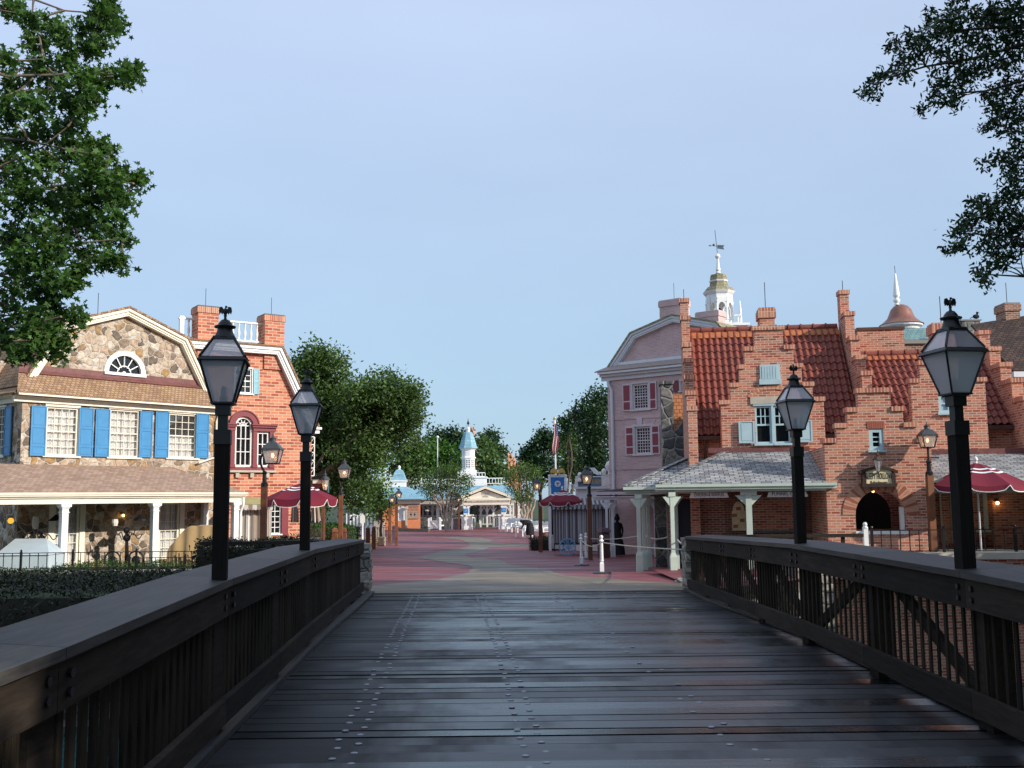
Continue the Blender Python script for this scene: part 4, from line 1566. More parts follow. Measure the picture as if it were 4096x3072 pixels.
# --- gable one (bay with the paired window)
n = NB
left = [(720.9, 404.5), (730.4, 387.2), (739, 369), (744.4, 351), (754, 330.5)]
right = [(823.8, 401), (812.4, 386), (801.5, 367.5), (793.4, 349), (782.7, 329.5)]
out, L, Rr = stepped(F3, n, left, right, zt0)
holes = []
a0, a1 = P3(Z5(1112, 1300), n)[0], P3(Z5(1345, 1300), n)[0]
zb_, zt_ = P3(Z5(1200, 1450), n)[1], P3(Z5(1200, 1200), n)[1]
mid = (a0 + a1) / 2
for x0, x1 in ((a0, mid - .03), (mid + .03, a1)):
 holes.append(window(F3, h3, x0, x1, zb_, zt_, 3, 4, PMINT, DGLASS, n, .055, sill=True, mun=.028, plain=True))
b = MB().fbox(F3, mid - .03, mid + .03, zb_, zt_, n - .1, n + .02)
b.fbox(F3, a0 - .05, a1 + .05, zt_ + .005, zt_ + .05, n + .003, n + .03)
part('window_mullion', b, PMINT, h3)
b = MB().fbox(F3, P3(Z5(1080, 1170), n)[0], a1 + .22, zt_ + .06, zt_ + .27, n + .003, n + .04)
part('stone_lintel', b, LIMES, h3)
q = arc_pts(mid, zt_ + .1, (a1 - a0) / 2 + .15, R(22), R(158), 14, (a1 - a0) * .38)
q2 = arc_pts(mid, zt_ + .1, (a1 - a0) / 2 + .27, R(22), R(158), 14, (a1 - a0) * .38 + .12)
b = MB()
for k in range(14):
 g = .012
 b.fprism(F3, [q2[k], (q2[k + 1][0] + g, q2[k + 1][1]), (q[k + 1][0] + g, q[k + 1][1]), q[k]], n + .003, n + .018)
part('relieving_arch', b, BRL, h3)
for x0, x1 in ((Z5(1002, 1380), Z5(1108, 1380)), ):
 shutter(F3, h3, P3(x0, n)[0], P3(x1, n)[0], zb_ + .02, zb_ + (zt_ - zb_) * .6, PMINT, n, panels=((0, 1),))
shutter(F3, h3, a1 + .08, a1 + .62, zb_ + .02, zb_ + (zt_ - zb_) * .6, PMINT, n, panels=((0, 1),))
# closed loading hatch higher up
hx0, hz0 = P3(Z5(1146, 1060), n)
hx1, hz1 = P3(Z5(1276, 925), n)
b = MB().fbox(F3, hx0, hx1, hz0, hz1, n + .004, n + .045)
b.fbox(F3, hx0 - .03, hx1 + .03, hz0 - .0, hz0 + .16, n + .046, n + .075)
for k in range(6):
 x = hx0 + .06 + (hx1 - hx0 - .12) * k / 6
 b.fbox(F3, x, x + (hx1 - hx0 - .12) / 6 - .015, hz0 + .17, hz1 - .05, n + .046, n + .056)
part('hatch', b, PMINT, h3, label='closed pale blue hatch in the upper gable')
part('stepped_gable', MB().wall(F3, out, holes, n, n - .32), BR, h3)
step_caps(F3, h3, n, n - .32, L, Rr)
ca0, ca1 = P3(Z5(1142, 600), n - .1)[0], P3(Z5(1240, 600), n - .1)[0]
chimney(F3, h3, ca0, ca1, L[-1][1], P3(Z5(1190, 547), n - .1)[1], n - .75, n - .1, BR, capt=BRCAP)

g1L, g1R = L, Rr
# --- gable two (arched window, entrance front)
n = .0
left = [(824.2, 443), (836.5, 428), (847.1, 412.2), (857.6, 393)]
right = [(930.9, 442), (916, 427), (902.8, 411), (890.2, 393)]
out, L, Rr = stepped(F3, n, left, right, zlow)
holes = []
za = P3(ZF(600, 788), n)[1]
a0, a1 = P3(ZF(183, 1200), n)[0], P3(ZF(1068, 1200), n)[0]
zs = za - (a1 - a0) / 2
zsill = P3(ZF(700, 1500), n)[1]
hole = [(a0, zsill), (a1, zsill)] + arc_pts((a0 + a1) / 2, zs, (a1 - a0) / 2, 0, math.pi, 18)
holes.append(hole)
am = (a0 + a1) / 2
b = MB()
r0, r1 = (a1 - a0) / 2, (a1 - a0) / 2 + .34
o, i = arc_pts(am, zs, r1, 0, math.pi, 36), arc_pts(am, zs, r0, 0, math.pi, 36)
bb = MB()
for k in range(36):
 t0, t1 = math.pi * (k + .07) / 36, math.pi * (k + .93) / 36
 pp = [(am + r * math.cos(t), zs + r * math.sin(t)) for r, t in ((r1, t0), (r1, t1), (r0, t1), (r0, t0))]
 (b if k % 3 else bb).fprism(F3, pp, n + .003, n + .022)
VOU1 = paint('voussoir_salmon', (.55, .27, .17), .85, .15, 6)
VOU2 = paint('voussoir_dark', (.36, .11, .07), .85, .15, 6)
part('brick_arch', b, VOU1, h3)
part('brick_arch', bb, VOU2, h3, label='darker bricks of the arch ring')
part('arch_mortar', MB().fprism(F3, [(x, z) for x, z in o] + [(x, z) for x, z in reversed(i)], n + .001, n + .008), paint('mortar', (.5, .4, .3), .9), h3)
b = MB().fbox(F3, a0 - .02, a1 + .02, zsill - .09, zsill - .003, n - .25, n + .06)
b.fbox(F3, a1 - .12, a1 - .02, zsill, zs + .2, n - .28, n - .12)
part('arch_sill', b, WHITE, h3)
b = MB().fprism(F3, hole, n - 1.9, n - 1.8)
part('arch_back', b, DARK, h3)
x0, z0 = P3(Z6(658, 1052), n)
x1, z1 = P3(Z6(740, 918), n)
holes.append(window(F3, h3, x0 + .02, x1 - .02, z0 + .07, z1, 1, 3, PMINT, DGLASS, n, .10, sill=True, mun=.03, mid=False))
b = MB()
for k in range(8):
 x = x0 - .02 + (x1 - x0 + .04) * k / 8
 b.fbox(F3, x + .004, x + (x1 - x0 + .04) / 8 - .004, z1 + .005, z1 + .2, n + .002, n + .015)
part('flat_arch', b, VOU2, h3)
part('stepped_gable', MB().wall(F3, out, holes, n, n - .32), BR, h3)
step_caps(F3, h3, n, n - .32, L, Rr)
# body behind gable two
part('side_wall', MB().fbox(F3, L[0][0], L[0][0] + .3, zlow, L[0][1] - .1, NB - .0, n - .322), BR, h3)
part('side_wall', MB().fbox(F3, Rr[0][0] - .3, Rr[0][0], zlow, Rr[0][1] - .1, NB - .0, n - .322), BR, h3)
g2L, g2R = L, Rr

# --- gable three (right bay)
n = NB
left = [(910.5, 383), (919.5, 365), (928, 348)]
right = [(985, 381.5), (975.5, 363.5), (967, 346)]
out, L, Rr = stepped(F3, n, left, right, zt0)
holes = []
x0, z0 = P3(Z6(1043, 845), n)
x1, z1 = P3(Z6(1150, 725), n)
holes.append(window(F3, h3, x0 + .02, x1, z0 + .07, z1, 2, 2, PMINT, paint('pale_pane', (.35, .45, .52), .2, .1, 3), n, .08, sill=True))
part('stepped_gable', MB().wall(F3, out, holes, n, n - .32), BR, h3)
step_caps(F3, h3, n, n - .32, L, Rr)
chimney(F3, h3, P3((934, 340), n - .2)[0], P3((956, 340), n - .2)[0], L[-1][1], P3((940, 322.5), n - .2)[1], n - .8, n - .2, BR, capt=BRCAP)
g3L, g3R = L, Rr

# --- pantile roofs: real rolls
def pantile(F, rt, aL, aR, ze, ne, zr, nr, pitch=.205, course=.34):
 """corrugated tiles from eave (ne,ze) up to ridge (nr,zr)"""
 L_ = math.hypot(zr - ze, nr - ne)
 nc = max(1, round(L_ / course))
 na = max(1, round((aR - aL) / pitch))
 K = 8
 sdir = Vector(((nr - ne) / L_, (zr - ze) / L_))       # (n,z) along slope
 ndir = Vector((-(sdir.y) * -1, sdir.x * -1))
 ndir = Vector((sdir.y, -sdir.x))
 if ndir.y < 0: ndir = -ndir
 b = MB()
 prof = []
 for j in range(na * K + 1):
  f = (j % K) / K
  h = .055 * (math.sin(math.pi * min(1, f / .62)) if f < .62 else -.35 * math.sin(math.pi * (f - .62) / .38))
  prof.append((aL + (aR - aL) * j / (na * K), h))
 for c in range(nc):
  s0, s1 = L_ * c / nc - .03, L_ * (c + 1) / nc + .015
  l0, l1 = .045, .008
  base = len(b.v)
  jit = random.uniform(-.004, .004)
  for (s, l) in ((s0, l0 - .03), (s0, l0), (s1, l1)):
   for a, h in prof:
    off = l + h + jit
    nn = ne + sdir.x * s + ndir.x * off
    zz = ze + sdir.y * s + ndir.y * off
    b.v.append(tuple(F.w(a, zz, nn)))
  m = len(prof)
  for r_ in range(2):
   for j in range(m - 1):
    i0 = base + r_ * m + j
    b.f.append((i0, i0 + 1, i0 + m + 1, i0 + m))
 o = part('tile_roof', b, TILE, rt, smooth=True)
 # ridge tiles
 b = MB()
 k = max(1, round((aR - aL) / .42))
 for i in range(k):
  x0 = aL + (aR - aL) * i / k
  x1 = aL + (aR - aL) * (i + 1) / k
  p, q = F.w(x0, zr + .03, nr), F.w(x1 - .02, zr + .03, nr)
  b.tube([p, p + (q - p) * .12, p + (q - p) * .13, q], [.145, .145, .115, .115], 10)
 part('ridge_tiles', b, TILE, rt, smooth=True)
 b = MB()
 quadpanel(b, [F.w(aL, ze + (zr - ze) * .93, ne + (nr - ne) * .93 + .09), F.w(aR, ze + (zr - ze) * .93, ne + (nr - ne) * .93 + .09), F.w(aR, zr + .02, nr + .05), F.w(aL, zr + .02, nr + .05)], .08)
 part('ridge_bedding', b, RIDGE, rt)
 # under board and back slope
 b = MB()
 quadpanel(b, [F.w(aL, ze - .06, ne), F.w(aR, ze - .06, ne), F.w(aR, zr - .06, nr), F.w(aL, zr - .06, nr)], .05)
 quadpanel(b, [F.w(aR, ze, 2 * nr - ne), F.w(aL, ze, 2 * nr - ne), F.w(aL, zr - .02, nr), F.w(aR, zr - .02, nr)], .05)
 part('roof_deck', b, GUTTER, rt)

nE = NB - .75
nRg = NB - 3.6
zE = P3(Z5(800, 1392), nE)[1]
zR1 = P3(Z5(900, 705), nRg)[1]
aP0 = P3(Z5(722, 1380), nE)[0]
aP1 = P3(Z6(590, 800), NB)[0] + .12
pantile(F3, h3, aP0, aP1 + .1, zE, nE, zR1, nRg)
b = MB().fbox(F3, aP0, aP1, zE - .16, zE - .04, nE - .02, nE + .10)
part('gutter', b, GUTTER, h3)
p = F3.w(aP0 + .25, 0, nE + .04)
part('downpipe', MB().tube([(p.x, p.y, zE - .16), (p.x, p.y, zE - 1.1)], .045, 8), GUTTER, h3)
# wall under the eave
part('wall', MB().fbox(F3, aP0 - .1, aP1 + .2, zt0 - .6, zE - .1, nE - .45, nE - .15), BR, h3)
for aa in (g1L[0][0], g1R[0][0] - .25, ):
 part('bay_side_wall', MB().fbox(F3, aa, aa + .25, zt0, zE + .5, nE - .2, NB - .322), BR, h3)
# second, lower roof
zR2 = P3(Z6(780, 515), nRg)[1]
aQ0 = P3(Z6(640, 700), NB)[0]
aQ1 = P3(Z6(1480, 890), nE)[0]
zE2 = P3(Z6(1400, 893), nE)[1]
pantile(F3, h3, aQ0 - .1, aQ1 + .05, zE2, nE, zR2, nRg + .15)
b = MB().fbox(F3, g3R[0][0] + .0, aQ1 + .05, zE2 - .16, zE2 - .04, nE - .02, nE + .12)
part('gutter', b, GUTTER, h3)
p = F3.w(aQ1 - .05, 0, nE + .06)
zz = P3(Z6(1478, 1020), NB)[1]
part('downpipe', MB().tube([(p.x, p.y, zE2 - .16), (p.x, p.y, zz)], .045, 8), GUTTER, h3)
part('wall', MB().fbox(F3, aQ0, aQ1 + 3, zt0, zE2 - .1, nE - .45, nE - .15), BR, h3)
part('bay_side_wall', MB().fbox(F3, g3R[0][0] - .25, g3R[0][0], zt0, zE2 + .3, nE - .2, NB - .322), BR, h3)
part('bay_side_wall', MB().fbox(F3, g3L[0][0], g3L[0][0] + .25, zt0, zE2 + .3, nE - .2, NB - .322), BR, h3)

# --- side parapets: walls running back, stepping up towards the ridge
def side_parapet(F, rt, a, th, steps, mat=BR):
 """steps: list of (n_back, n_front, z_top)"""
 b = MB()
 for nb_, nf, z in steps:
  b.fbox(F, a - th / 2, a + th / 2, zt0 - .4, z, nb_, nf - .002)
 part('parapet', b, mat, rt)
 c = MB()
 for nb_, nf, z in steps:
  c.fbox(F, a - th / 2 - .035, a + th / 2 + .035, z + .001, z + .14, nb_ + .0, nf + .04)
 pieces('parapet_coping', c, BRCAP, rt)

def parapet_from(vs, u_of, n_start, n_end, th, kx=None):
 """vs: top pixel rows of the front faces, from top (back) to bottom (front)"""
 k = len(vs)
 res = []
 for i, v in enumerate(vs):
  nf = n_start + (n_end - n_start) * i / (k - 1)
  nb_ = n_start + (n_end - n_start) * (i - 1) / (k - 1) if i else nf - .45
  z = F3.px((u_of, v), nf)[1] - .14
  res.append((nb_, nf, z))
 return res
aA = P3((692.3, 430), NB - .2)[0]
side_parapet(F3, h3, aA, .27, parapet_from([298.0, 315.5, 342.5, 358, 375, 390.5, 406], 692, nRg + .2, NB + .35, .3))
part('lightning_rod', MB().tube([F3.w(aA, P3((692, 298), nRg)[1], nRg), F3.w(aA, P3((692, 289), nRg)[1], nRg)], .012, 6), IRON, h3)
aB = P3(Z6(616, 560), NB - 1.2)[0]
side_parapet(F3, h3, aB, .29, parapet_from([289.5, 311, 335.5, 355, 371, 389], 858, nRg + .2, NB + .2, .3))
part('lightning_rod', MB().tube([F3.w(aB, P3((858, 290), nRg)[1], nRg), F3.w(aB, P3((858, 280), nRg)[1], nRg)], .012, 6), IRON, h3)
aC = P3(Z6(1452, 640), NB - 1.0)[0]
side_parapet(F3, h3, aC, .33, parapet_from([329.5, 346, 362, 378, 396], 1008, nRg + .3, NB + .25, .3))
# wall right of parapet three
part('wall', MB().fbox(F3, aC + .17, aC + 3.5, zt0, P3((1020, 397), NB)[1], NB - .3, NB), BR, h3)

# --- brick block rising behind with flat cap
NB2 = nRg - .6
x0, x1 = P3((858, 345), NB2)[0], P3((904.5, 345), NB2)[0]
z1 = P3((880, 330), NB2)[1]
part('wall', MB().fbox(F3, x0, x1, 2, z1, NB2 - 1.5, NB2), BR, h3)
part('flashing', MB().fbox(F3, x0 - .02, x1 + .03, z1 + .001, z1 + .1, NB2 - 1.52, NB2 + .04), GUTTER, h3)

# --- slate porch roofs
NP = .12
ze = P3(Z4(1500, 742), NP)[1]
zw = P3(Z6(200, 1045), NB)[1]
aS0 = P3(Z4(1272, 745), NP)[0]
aS1 = g2L[0][0]
b = MB()
hw = 2.1
quadpanel(b, [F3.w(aS0, ze, NP), F3.w(aS1 - .01, ze, NP), F3.w(aS1 - .01, zw, NB + .003), F3.w(aS0 + hw, zw, NB + .003)], .05)
part('porch_roof', b, SLATE, h3)
b = MB()
quadpanel(b, [F3.w(aS0, ze, NP - 3.2), F3.w(aS0, ze, NP), F3.w(aS0 + hw, zw, NB + .003), F3.w(aS0 + hw, zw, NP - 3.2)], .05)
part('porch_roof', b, SLATE, h3)
b = MB()
for k in range(15):
 t0, t1 = k / 15, (k + 1.15) / 15
 p, q = F3.w(aS0, ze, NP).lerp(F3.w(aS0 + hw, zw, NB), t0), F3.w(aS0, ze, NP).lerp(F3.w(aS0 + hw, zw, NB), t1)
 b.bar(p + Vector((0, 0, .035)), q + Vector((0, 0, .02)), .2, .022)
part('hip_slates', b, SLATE, h3)
b = MB().fbox(F3, aS0 + 1.6, aS1, zw - .0, zw + .14, NB + .004, NB + .03)
part('flashing', b, FLASH, h3)
b = moulding(F3, aS0 - .02, aS1 + .25, [(ze - .09, ze - .01, NP + .0, NP + .12), (ze - .16, ze - .09, NP - .08, NP + .07), (ze - .225, ze - .17, NP - .24, NP - .12)])
part('gutter_fascia', b, MINT, h3)
part('porch_ceiling', MB().fbox(F3, aS0 + .05, aS1 - .01, ze - .165, ze - .12, NB + .01, NP - .09), MINT, h3)
b = MB().fbox(F3, aS0 - .02, aS0 + .12, ze - .16, ze - .02, -3.3, NP - .09)
part('gutter_fascia', b, MINT, h3)
# porch B, stepping back on the left
NBp = -1.6
zeB = P3(Z4(1100, 767), NBp)[1]
bS0 = P3(Z4(985, 768), NBp)[0]
b = MB()
quadpanel(b, [F3.w(bS0, zeB, NBp), F3.w(aS0 + 1.6, zeB, NBp), F3.w(aS0 + 3.1, zw + .05, NBp - 2.2), F3.w(bS0 + 2.35, zw + .05, NBp - 2.2)], .05)
part('porch_roof', b, SLATE, h3)
b = MB()
quadpanel(b, [F3.w(bS0, zeB, NBp - 3.4), F3.w(bS0, zeB, NBp), F3.w(bS0 + 2.35, zw + .05, NBp - 2.2), F3.w(bS0 + 2.35, zw + .05, NBp - 3.4)], .05)
part('porch_roof', b, SLATE, h3)
b = MB()
for k in range(14):
 t0, t1 = k / 14, (k + 1.15) / 14
 A, B = F3.w(bS0, zeB, NBp), F3.w(bS0 + 2.35, zw + .05, NBp - 2.2)
 b.bar(A.lerp(B, t0) + Vector((0, 0, .035)), A.lerp(B, min(1, t1)) + Vector((0, 0, .02)), .2, .022)
part('hip_slates', b, SLATE, h3)
b = moulding(F3, bS0 - .02, aS0 + 1.5, [(zeB - .09, zeB - .01, NBp, NBp + .12), (zeB - .225, zeB - .17, NBp - .24, NBp - .12)])
part('gutter_fascia', b, MINT, h3)
part('porch_ceiling', MB().fbox(F3, bS0 + .05, aS0 + 2.5, zeB - .165, zeB - .12, -6.0, NBp - .05), MINT, h3)
# porch C, dark low roof further back
NC = -16.3
zeC = P3(Z4(850, 808), NC)[1]
cS0 = P3(Z4(742, 815), NC)[0]
b = MB()
zc1 = P3(Z4(1030, 745), NC - 1.5)[1]
quadpanel(b, [F3.w(cS0, zeC, NC), F3.w(cS0 + 6.4, zeC, NC), F3.w(cS0 + 6.4, zc1, NC - 2.6), F3.w(cS0 + 2.6, zc1, NC - 2.6)], .05)
part('porch_roof', b, SHIND, h3)
b = moulding(F3, cS0 - .15, cS0 + 6.4, [(zeC - .12, zeC - .02, NC, NC + .14), (zeC - .38, zeC - .25, NC - .24, NC - .10)])
part('gutter_fascia', b, PWHITE, h3)
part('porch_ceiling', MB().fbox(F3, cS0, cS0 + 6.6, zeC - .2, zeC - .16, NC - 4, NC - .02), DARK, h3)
# porch back walls and openings
zfl = gz(31) - .1
NW = NB
dx0, dx1 = P3(ZK(690, 350), NW)[0], P3(ZK(812, 350), NW)[0]
wx0, wx1 = P3(ZK(1350, 350), NW)[0], P3(ZK(1712, 350), NW)[0]
zdt = P3(ZK(750, 215), NW)[1]
holes = [[(dx0, zfl + .12), (dx1, zfl + .12), (dx1, zdt), (dx0, zdt)]]
zwb, zwt = P3(ZK(1500, 492), NW)[1], P3(ZK(1500, 200), NW)[1]
MW = paint('grey_mint_window', (.12, .15, .14), .5, .1, 3)
holes.append(window(F3, h3, wx0, wx1, zwb, zwt, 4, 3, MW, paint('dim_pane', (.03, .035, .035), .2, .2, 2), NW, .12, sill=True, mun=.03))
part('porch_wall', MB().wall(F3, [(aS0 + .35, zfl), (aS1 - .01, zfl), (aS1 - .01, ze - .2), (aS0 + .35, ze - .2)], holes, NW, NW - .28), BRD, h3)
part('door', MB().fbox(F3, dx0, dx1, zfl + .12, zdt, NW - .25, NW - .2), paint('navy_door', (.012, .014, .035), .4, .1, 3), h3)
b = MB().fbox(F3, dx0 - .1, dx0 - .002, zfl + .12, zdt + .1, NW + .003, NW + .05)
b.fbox(F3, dx1 + .002, dx1 + .1, zfl + .12, zdt + .1, NW + .003, NW + .05)
part('door_frame', b, MINT, h3)
# stone wall return further left, dark
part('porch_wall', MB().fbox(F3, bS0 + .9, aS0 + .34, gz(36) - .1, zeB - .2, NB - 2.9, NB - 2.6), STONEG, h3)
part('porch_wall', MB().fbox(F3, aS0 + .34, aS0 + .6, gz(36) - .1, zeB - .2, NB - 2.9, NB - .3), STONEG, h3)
# porch columns (mint and white)
def post3(uvb, top, w_=.105, mat=MINT, label=None, bracket=True, Y=None):
 p = onG(*uvb)
 if Y:
  p = atY(*uvb, Y)
  p.z = gz(Y)
 b = MB()
 z0 = p.z - .02
 b.taper((p.x, p.y), w_ * 1.75, w_ * 1.75, z0, z0 + .48)
 b.taper((p.x, p.y), w_ * 1.75, w_, z0 + .48, z0 + .60)
 b.taper((p.x, p.y), w_, w_, z0 + .60, top)
 if bracket:
  b.box(p.x - w_ * .9, p.x + w_ * .9, p.y - w_ * .7, p.y + w_ * .7, top - .12, top)
  for s in (-1, 1):
   b.prism([(p.x + s * w_ * .5, p.y - .04, top - .4), (p.x + s * (w_ * .5 + .2), p.y - .04, top - .122), (p.x + s * w_ * .5, p.y - .04, top - .122)], (0, .08, 0))
 part('porch_column', b, mat, h3, label=label)
topA, topB, topC = ze - .226, zeB - .226, zeC - .38
post3(ZE(1630, 1530), topA, .105, Y=28.4)
post3(ZE(1690, 1475), topA, .1, Y=30.0)
post3(ZE(880, 1500), topB, Y=30.1)
post3(ZE(990, 1430), topB, .1, Y=31.4)
post3(ZE(1090, 1360), topB, .1, Y=33.2)
post3(ZE(290, 1170), topC, .11, GUTP, Y=45.3)
post3(ZE(1240, 1190), topC, .09, GUTP, Y=45.3)
post3(Z4(838, 1300), topC, .10, GUTP, Y=45.0)
a, z = P3(ZK(1320, 400), -.12)
b = MB().fbox(F3, a - .08, a + .08, gz(29), topA, -.2, -.04)
b.fbox(F3, a - .22, a + .22, topA - .1, topA, -.21, -.03)
for s in (-1, 1):
 b.fprism(F3, [(a + s * .08, topA - .38), (a + s * .36, topA - .102), (a + s * .08, topA - .102)], -.16, -.08)
part('porch_column', b, MINT, h3)
# right porch
NR = -.3
zeR = P3((1000, 477.5), NR)[1]
zwR = P3((1000, 453.5), NB)[1]
rx0 = g2R[0][0]
b = MB()
quadpanel(b, [F3.w(rx0 + .01, zeR, NR), F3.w(rx0 + 6, zeR, NR), F3.w(rx0 + 6, zwR, NB + .003), F3.w(rx0 + .01, zwR, NB + .003)], .05)
part('porch_roof', b, SLATE, h3)
b = MB().fbox(F3, rx0 + .01, rx0 + 6, zwR, zwR + .15, NB + .004, NB + .03)
part('flashing', b, FLASH, h3)
b = moulding(F3, rx0 + .01, rx0 + 6, [(zeR - .12, zeR - .01, NR, NR + .1), (zeR - .4, zeR - .28, NR - .2, NR - .08)])
part('gutter_fascia', b, MINT, h3)
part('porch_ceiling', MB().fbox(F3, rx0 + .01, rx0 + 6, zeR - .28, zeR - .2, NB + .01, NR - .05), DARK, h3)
holes = []
x0, x1 = P3(Z6(1185, 1400), NB)[0], P3(Z6(1290, 1400), NB)[0]
zb5, zt5 = P3(Z6(1240, 1480), NB)[1], P3(Z6(1240, 1262), NB)[1]
holes.append(window(F3, h3, x0 + .05, x1, zb5, zt5, 1, 1, MINT, DGLASS, NB, .09, sill=True, trim=.12))
x0, x1 = P3(Z6(1060, 1400), NB)[0], P3(Z6(1110, 1400), NB)[0]
holes.append(window(F3, h3, x0, x1, zt0 + .12, zt5, 1, 1, MINT, DGLASS, NB, .07, sill=False, trim=.05))
part('porch_wall', MB().wall(F3, [(rx0 + .01, zlow), (rx0 + 6, zlow), (rx0 + 6, zeR - .2), (rx0 + .01, zeR - .2)], holes, NB, NB - .28), BR, h3)
part('porch_wall', MB().fbox(F3, rx0 + 5.7, rx0 + 6, zlow, zeR - .3, NB + .01, NR), BR, h3)
# sign over the arch
sg = root('hanging_sign', 'small dark framed board sign reading SLEEPY HOLLOW Refreshments over the brick arch', 'sign', tuple(F3.w(am, P3(ZF(590, 700), .2)[1], .2)))
NS = .22
x0, z0 = P3(ZF(300, 735), NS)
x1, z1 = P3(ZF(895, 490), NS)
xm = (x0 + x1) / 2
b = MB().fbox(F3, x0, x1, z0, z0 + .09, .02, NS + .04)
b.fbox(F3, x0 + .02, x0 + .12, z0 + .09, z1, .02, NS)
b.fbox(F3, x1 - .12, x1 - .02, z0 + .09, z1, .02, NS)
q = [(x0 - .05 + (x1 - x0 + .1) * i / 10, z1 + .12 * math.sin(math.pi * i / 10)) for i in range(11)]
for k in range(10):
 b.fprism(F3, [(q[k][0], q[k][1]), (q[k + 1][0], q[k + 1][1]), (q[k + 1][0], q[k + 1][1] + .07), (q[k][0], q[k][1] + .07)], .02, NS + .01)
part('sign_frame', b, paint('umber_wood', (.05, .028, .022), .5, .2, 5), sg)
bq = [(x0 + .12, z0 + .09), (x1 - .12, z0 + .09)] + [(min(max(x, x0 + .12), x1 - .12), z) for x, z in reversed(q)]
part('sign_board', MB().fprism(F3, bq, .03, NS - .04), PARCH, sg)
zmid = (z0 + z1) / 2
text('lettering', 'SLEEPY HOLLOW', F3, xm, zmid + .10, NS - .035, .17, DECALT, sg, width=(x1 - x0) * .76)
text('lettering', 'Refreshments', F3, xm, zmid - .07, NS - .035, .10, DECALT, sg, width=(x1 - x0) * .50, shear=.2)
# lantern over the sign
def small_lantern(name, label, c, s, lit=True, mat=GUTTER, glass=None, sides=6):
 rt = root(name, label, 'lantern', tuple(c))
 b = MB().lathe((c[0], c[1], c[2]), [(.07 * s, -.02 * s), (.07 * s, .0), (.05 * s, .0)], sides)
 for k in range(sides):
  t = 2 * math.pi * k / sides
  b.bar((c[0] + .065 * s * math.cos(t), c[1] + .065 * s * math.sin(t), c[2]), (c[0] + .145 * s * math.cos(t), c[1] + .145 * s * math.sin(t), c[2] + .36 * s), .012 * s)
 b.lathe(c, [(.18 * s, .36 * s), (.18 * s, .375 * s), (.11 * s, .46 * s), (.05 * s, .50 * s), (.05 * s, .53 * s), (.08 * s, .54 * s), (.02 * s, .60 * s), (.015 * s, .7 * s)], sides)
 part('lantern_frame', b, mat, rt)
 part('glass', MB().lathe(c, [(.06 * s, .002), (.14 * s, .358 * s)], sides), glass or FROSTC, rt)
 part('bulb', MB().ball((c[0], c[1], c[2] + .16 * s), .03 * s, 8, 6), EM_W if lit else SHADE, rt)
 return rt
c = F3.w(P3(ZF(580, 400), .3)[0], P3(ZF(580, 460), .3)[1], .3)
ln = small_lantern('wall_lantern', 'dark six sided lantern standing above the arch sign board', c, .82, False)
part('bracket', MB().fbox(F3, P3(ZF(580, 400), .3)[0] - .02, P3(ZF(580, 400), .3)[0] + .02, c.z - .06, c.z - .02, 0.0, .3), GUTTER, ln)
lamp_globe('wall_lamp', 'tiny glowing lamp at the crown of the brick arch', ZF(490, 808), F3, -.1, .035, EM_W)
lamp_globe('wall_lamp', 'square glowing wall lamp on the shaded brick behind the maroon umbrella', Z6(1368, 1330), F3.off(NB), .12, .05, EM_W)
# menu signs hanging under the porch
def hang_sign(x0, x1, y0, y1, body, label, fr):
 a0, z1 = P3(fr(x0, y0), NP - .32)
 a1, z0 = P3(fr(x1, y1), NP - .32)
 rt = root('porch_sign', label, 'sign', tuple(F3.w((a0 + a1) / 2, z0, NP - .32)), 'menu boards hanging from the slate roofed porch')
 n = NP - .32
 b = MB().fprism(F3, [(a0, z0), (a1, z0), (a1 - .05, z1), (a0 + .05, z1)], n - .04, n)
 part('sign_board', b, paint('lilac_white_board', (.78, .75, .77), .5, .06, 4), rt)
 part('hanger', MB().fbox(F3, a0 + .15, a0 + .17, z1, ze - .166, n - .03, n - .01).fbox(F3, a1 - .17, a1 - .15, z1, ze - .166, n - .03, n - .01), IRON, rt)
 text('lettering', body, F3, (a0 + a1) / 2, (z0 + z1) / 2 + .01, n + .003, (z1 - z0) * .72, DECALT, rt, width=(a1 - a0) * .76)
hang_sign(790, 1140, 158, 200, 'CHICKEN & WAFFLES', 'hanging white board reading CHICKEN & WAFFLES under the porch', ZK)
hang_sign(1478, 1842, 150, 192, 'FUNNEL CAKES', 'hanging white board reading FUNNEL CAKES, behind the lamp post', ZK)
# menu board on wall
a0, z0 = P3(ZK(1172, 492), NW + .03)
a1, z1 = P3(ZK(1285, 318), NW + .03)
mb_ = root('menu_board', 'cream menu board with small food pictures and a rounded crest on the brick', 'menu board', tuple(F3.w((a0 + a1) / 2, z0, NW + .03)))
am_ = (a0 + a1) / 2
crest = arc_pts(am_, z1, .17, 0, math.pi, 10, .28)
part('board', MB().fprism(F3, [(a0, z0), (a1, z0), (a1, z1)] + crest + [(a0, z1)], NW + .005, NW + .05), PARCH, mb_)
FOOD = paint('food_picture', (.40, .16, .07), .5, .5, 14)
for (dx, dz_) in ((-.12, .78), (.1, .52), (-.1, .22), (.0, 1.12)):
 part('picture', MB().fbox(F3, am_ + dx - .07, am_ + dx + .07, z0 + (z1 - z0) * dz_ - .05, z0 + (z1 - z0) * dz_ + .05, NW + .051, NW + .056), FOOD, mb_)

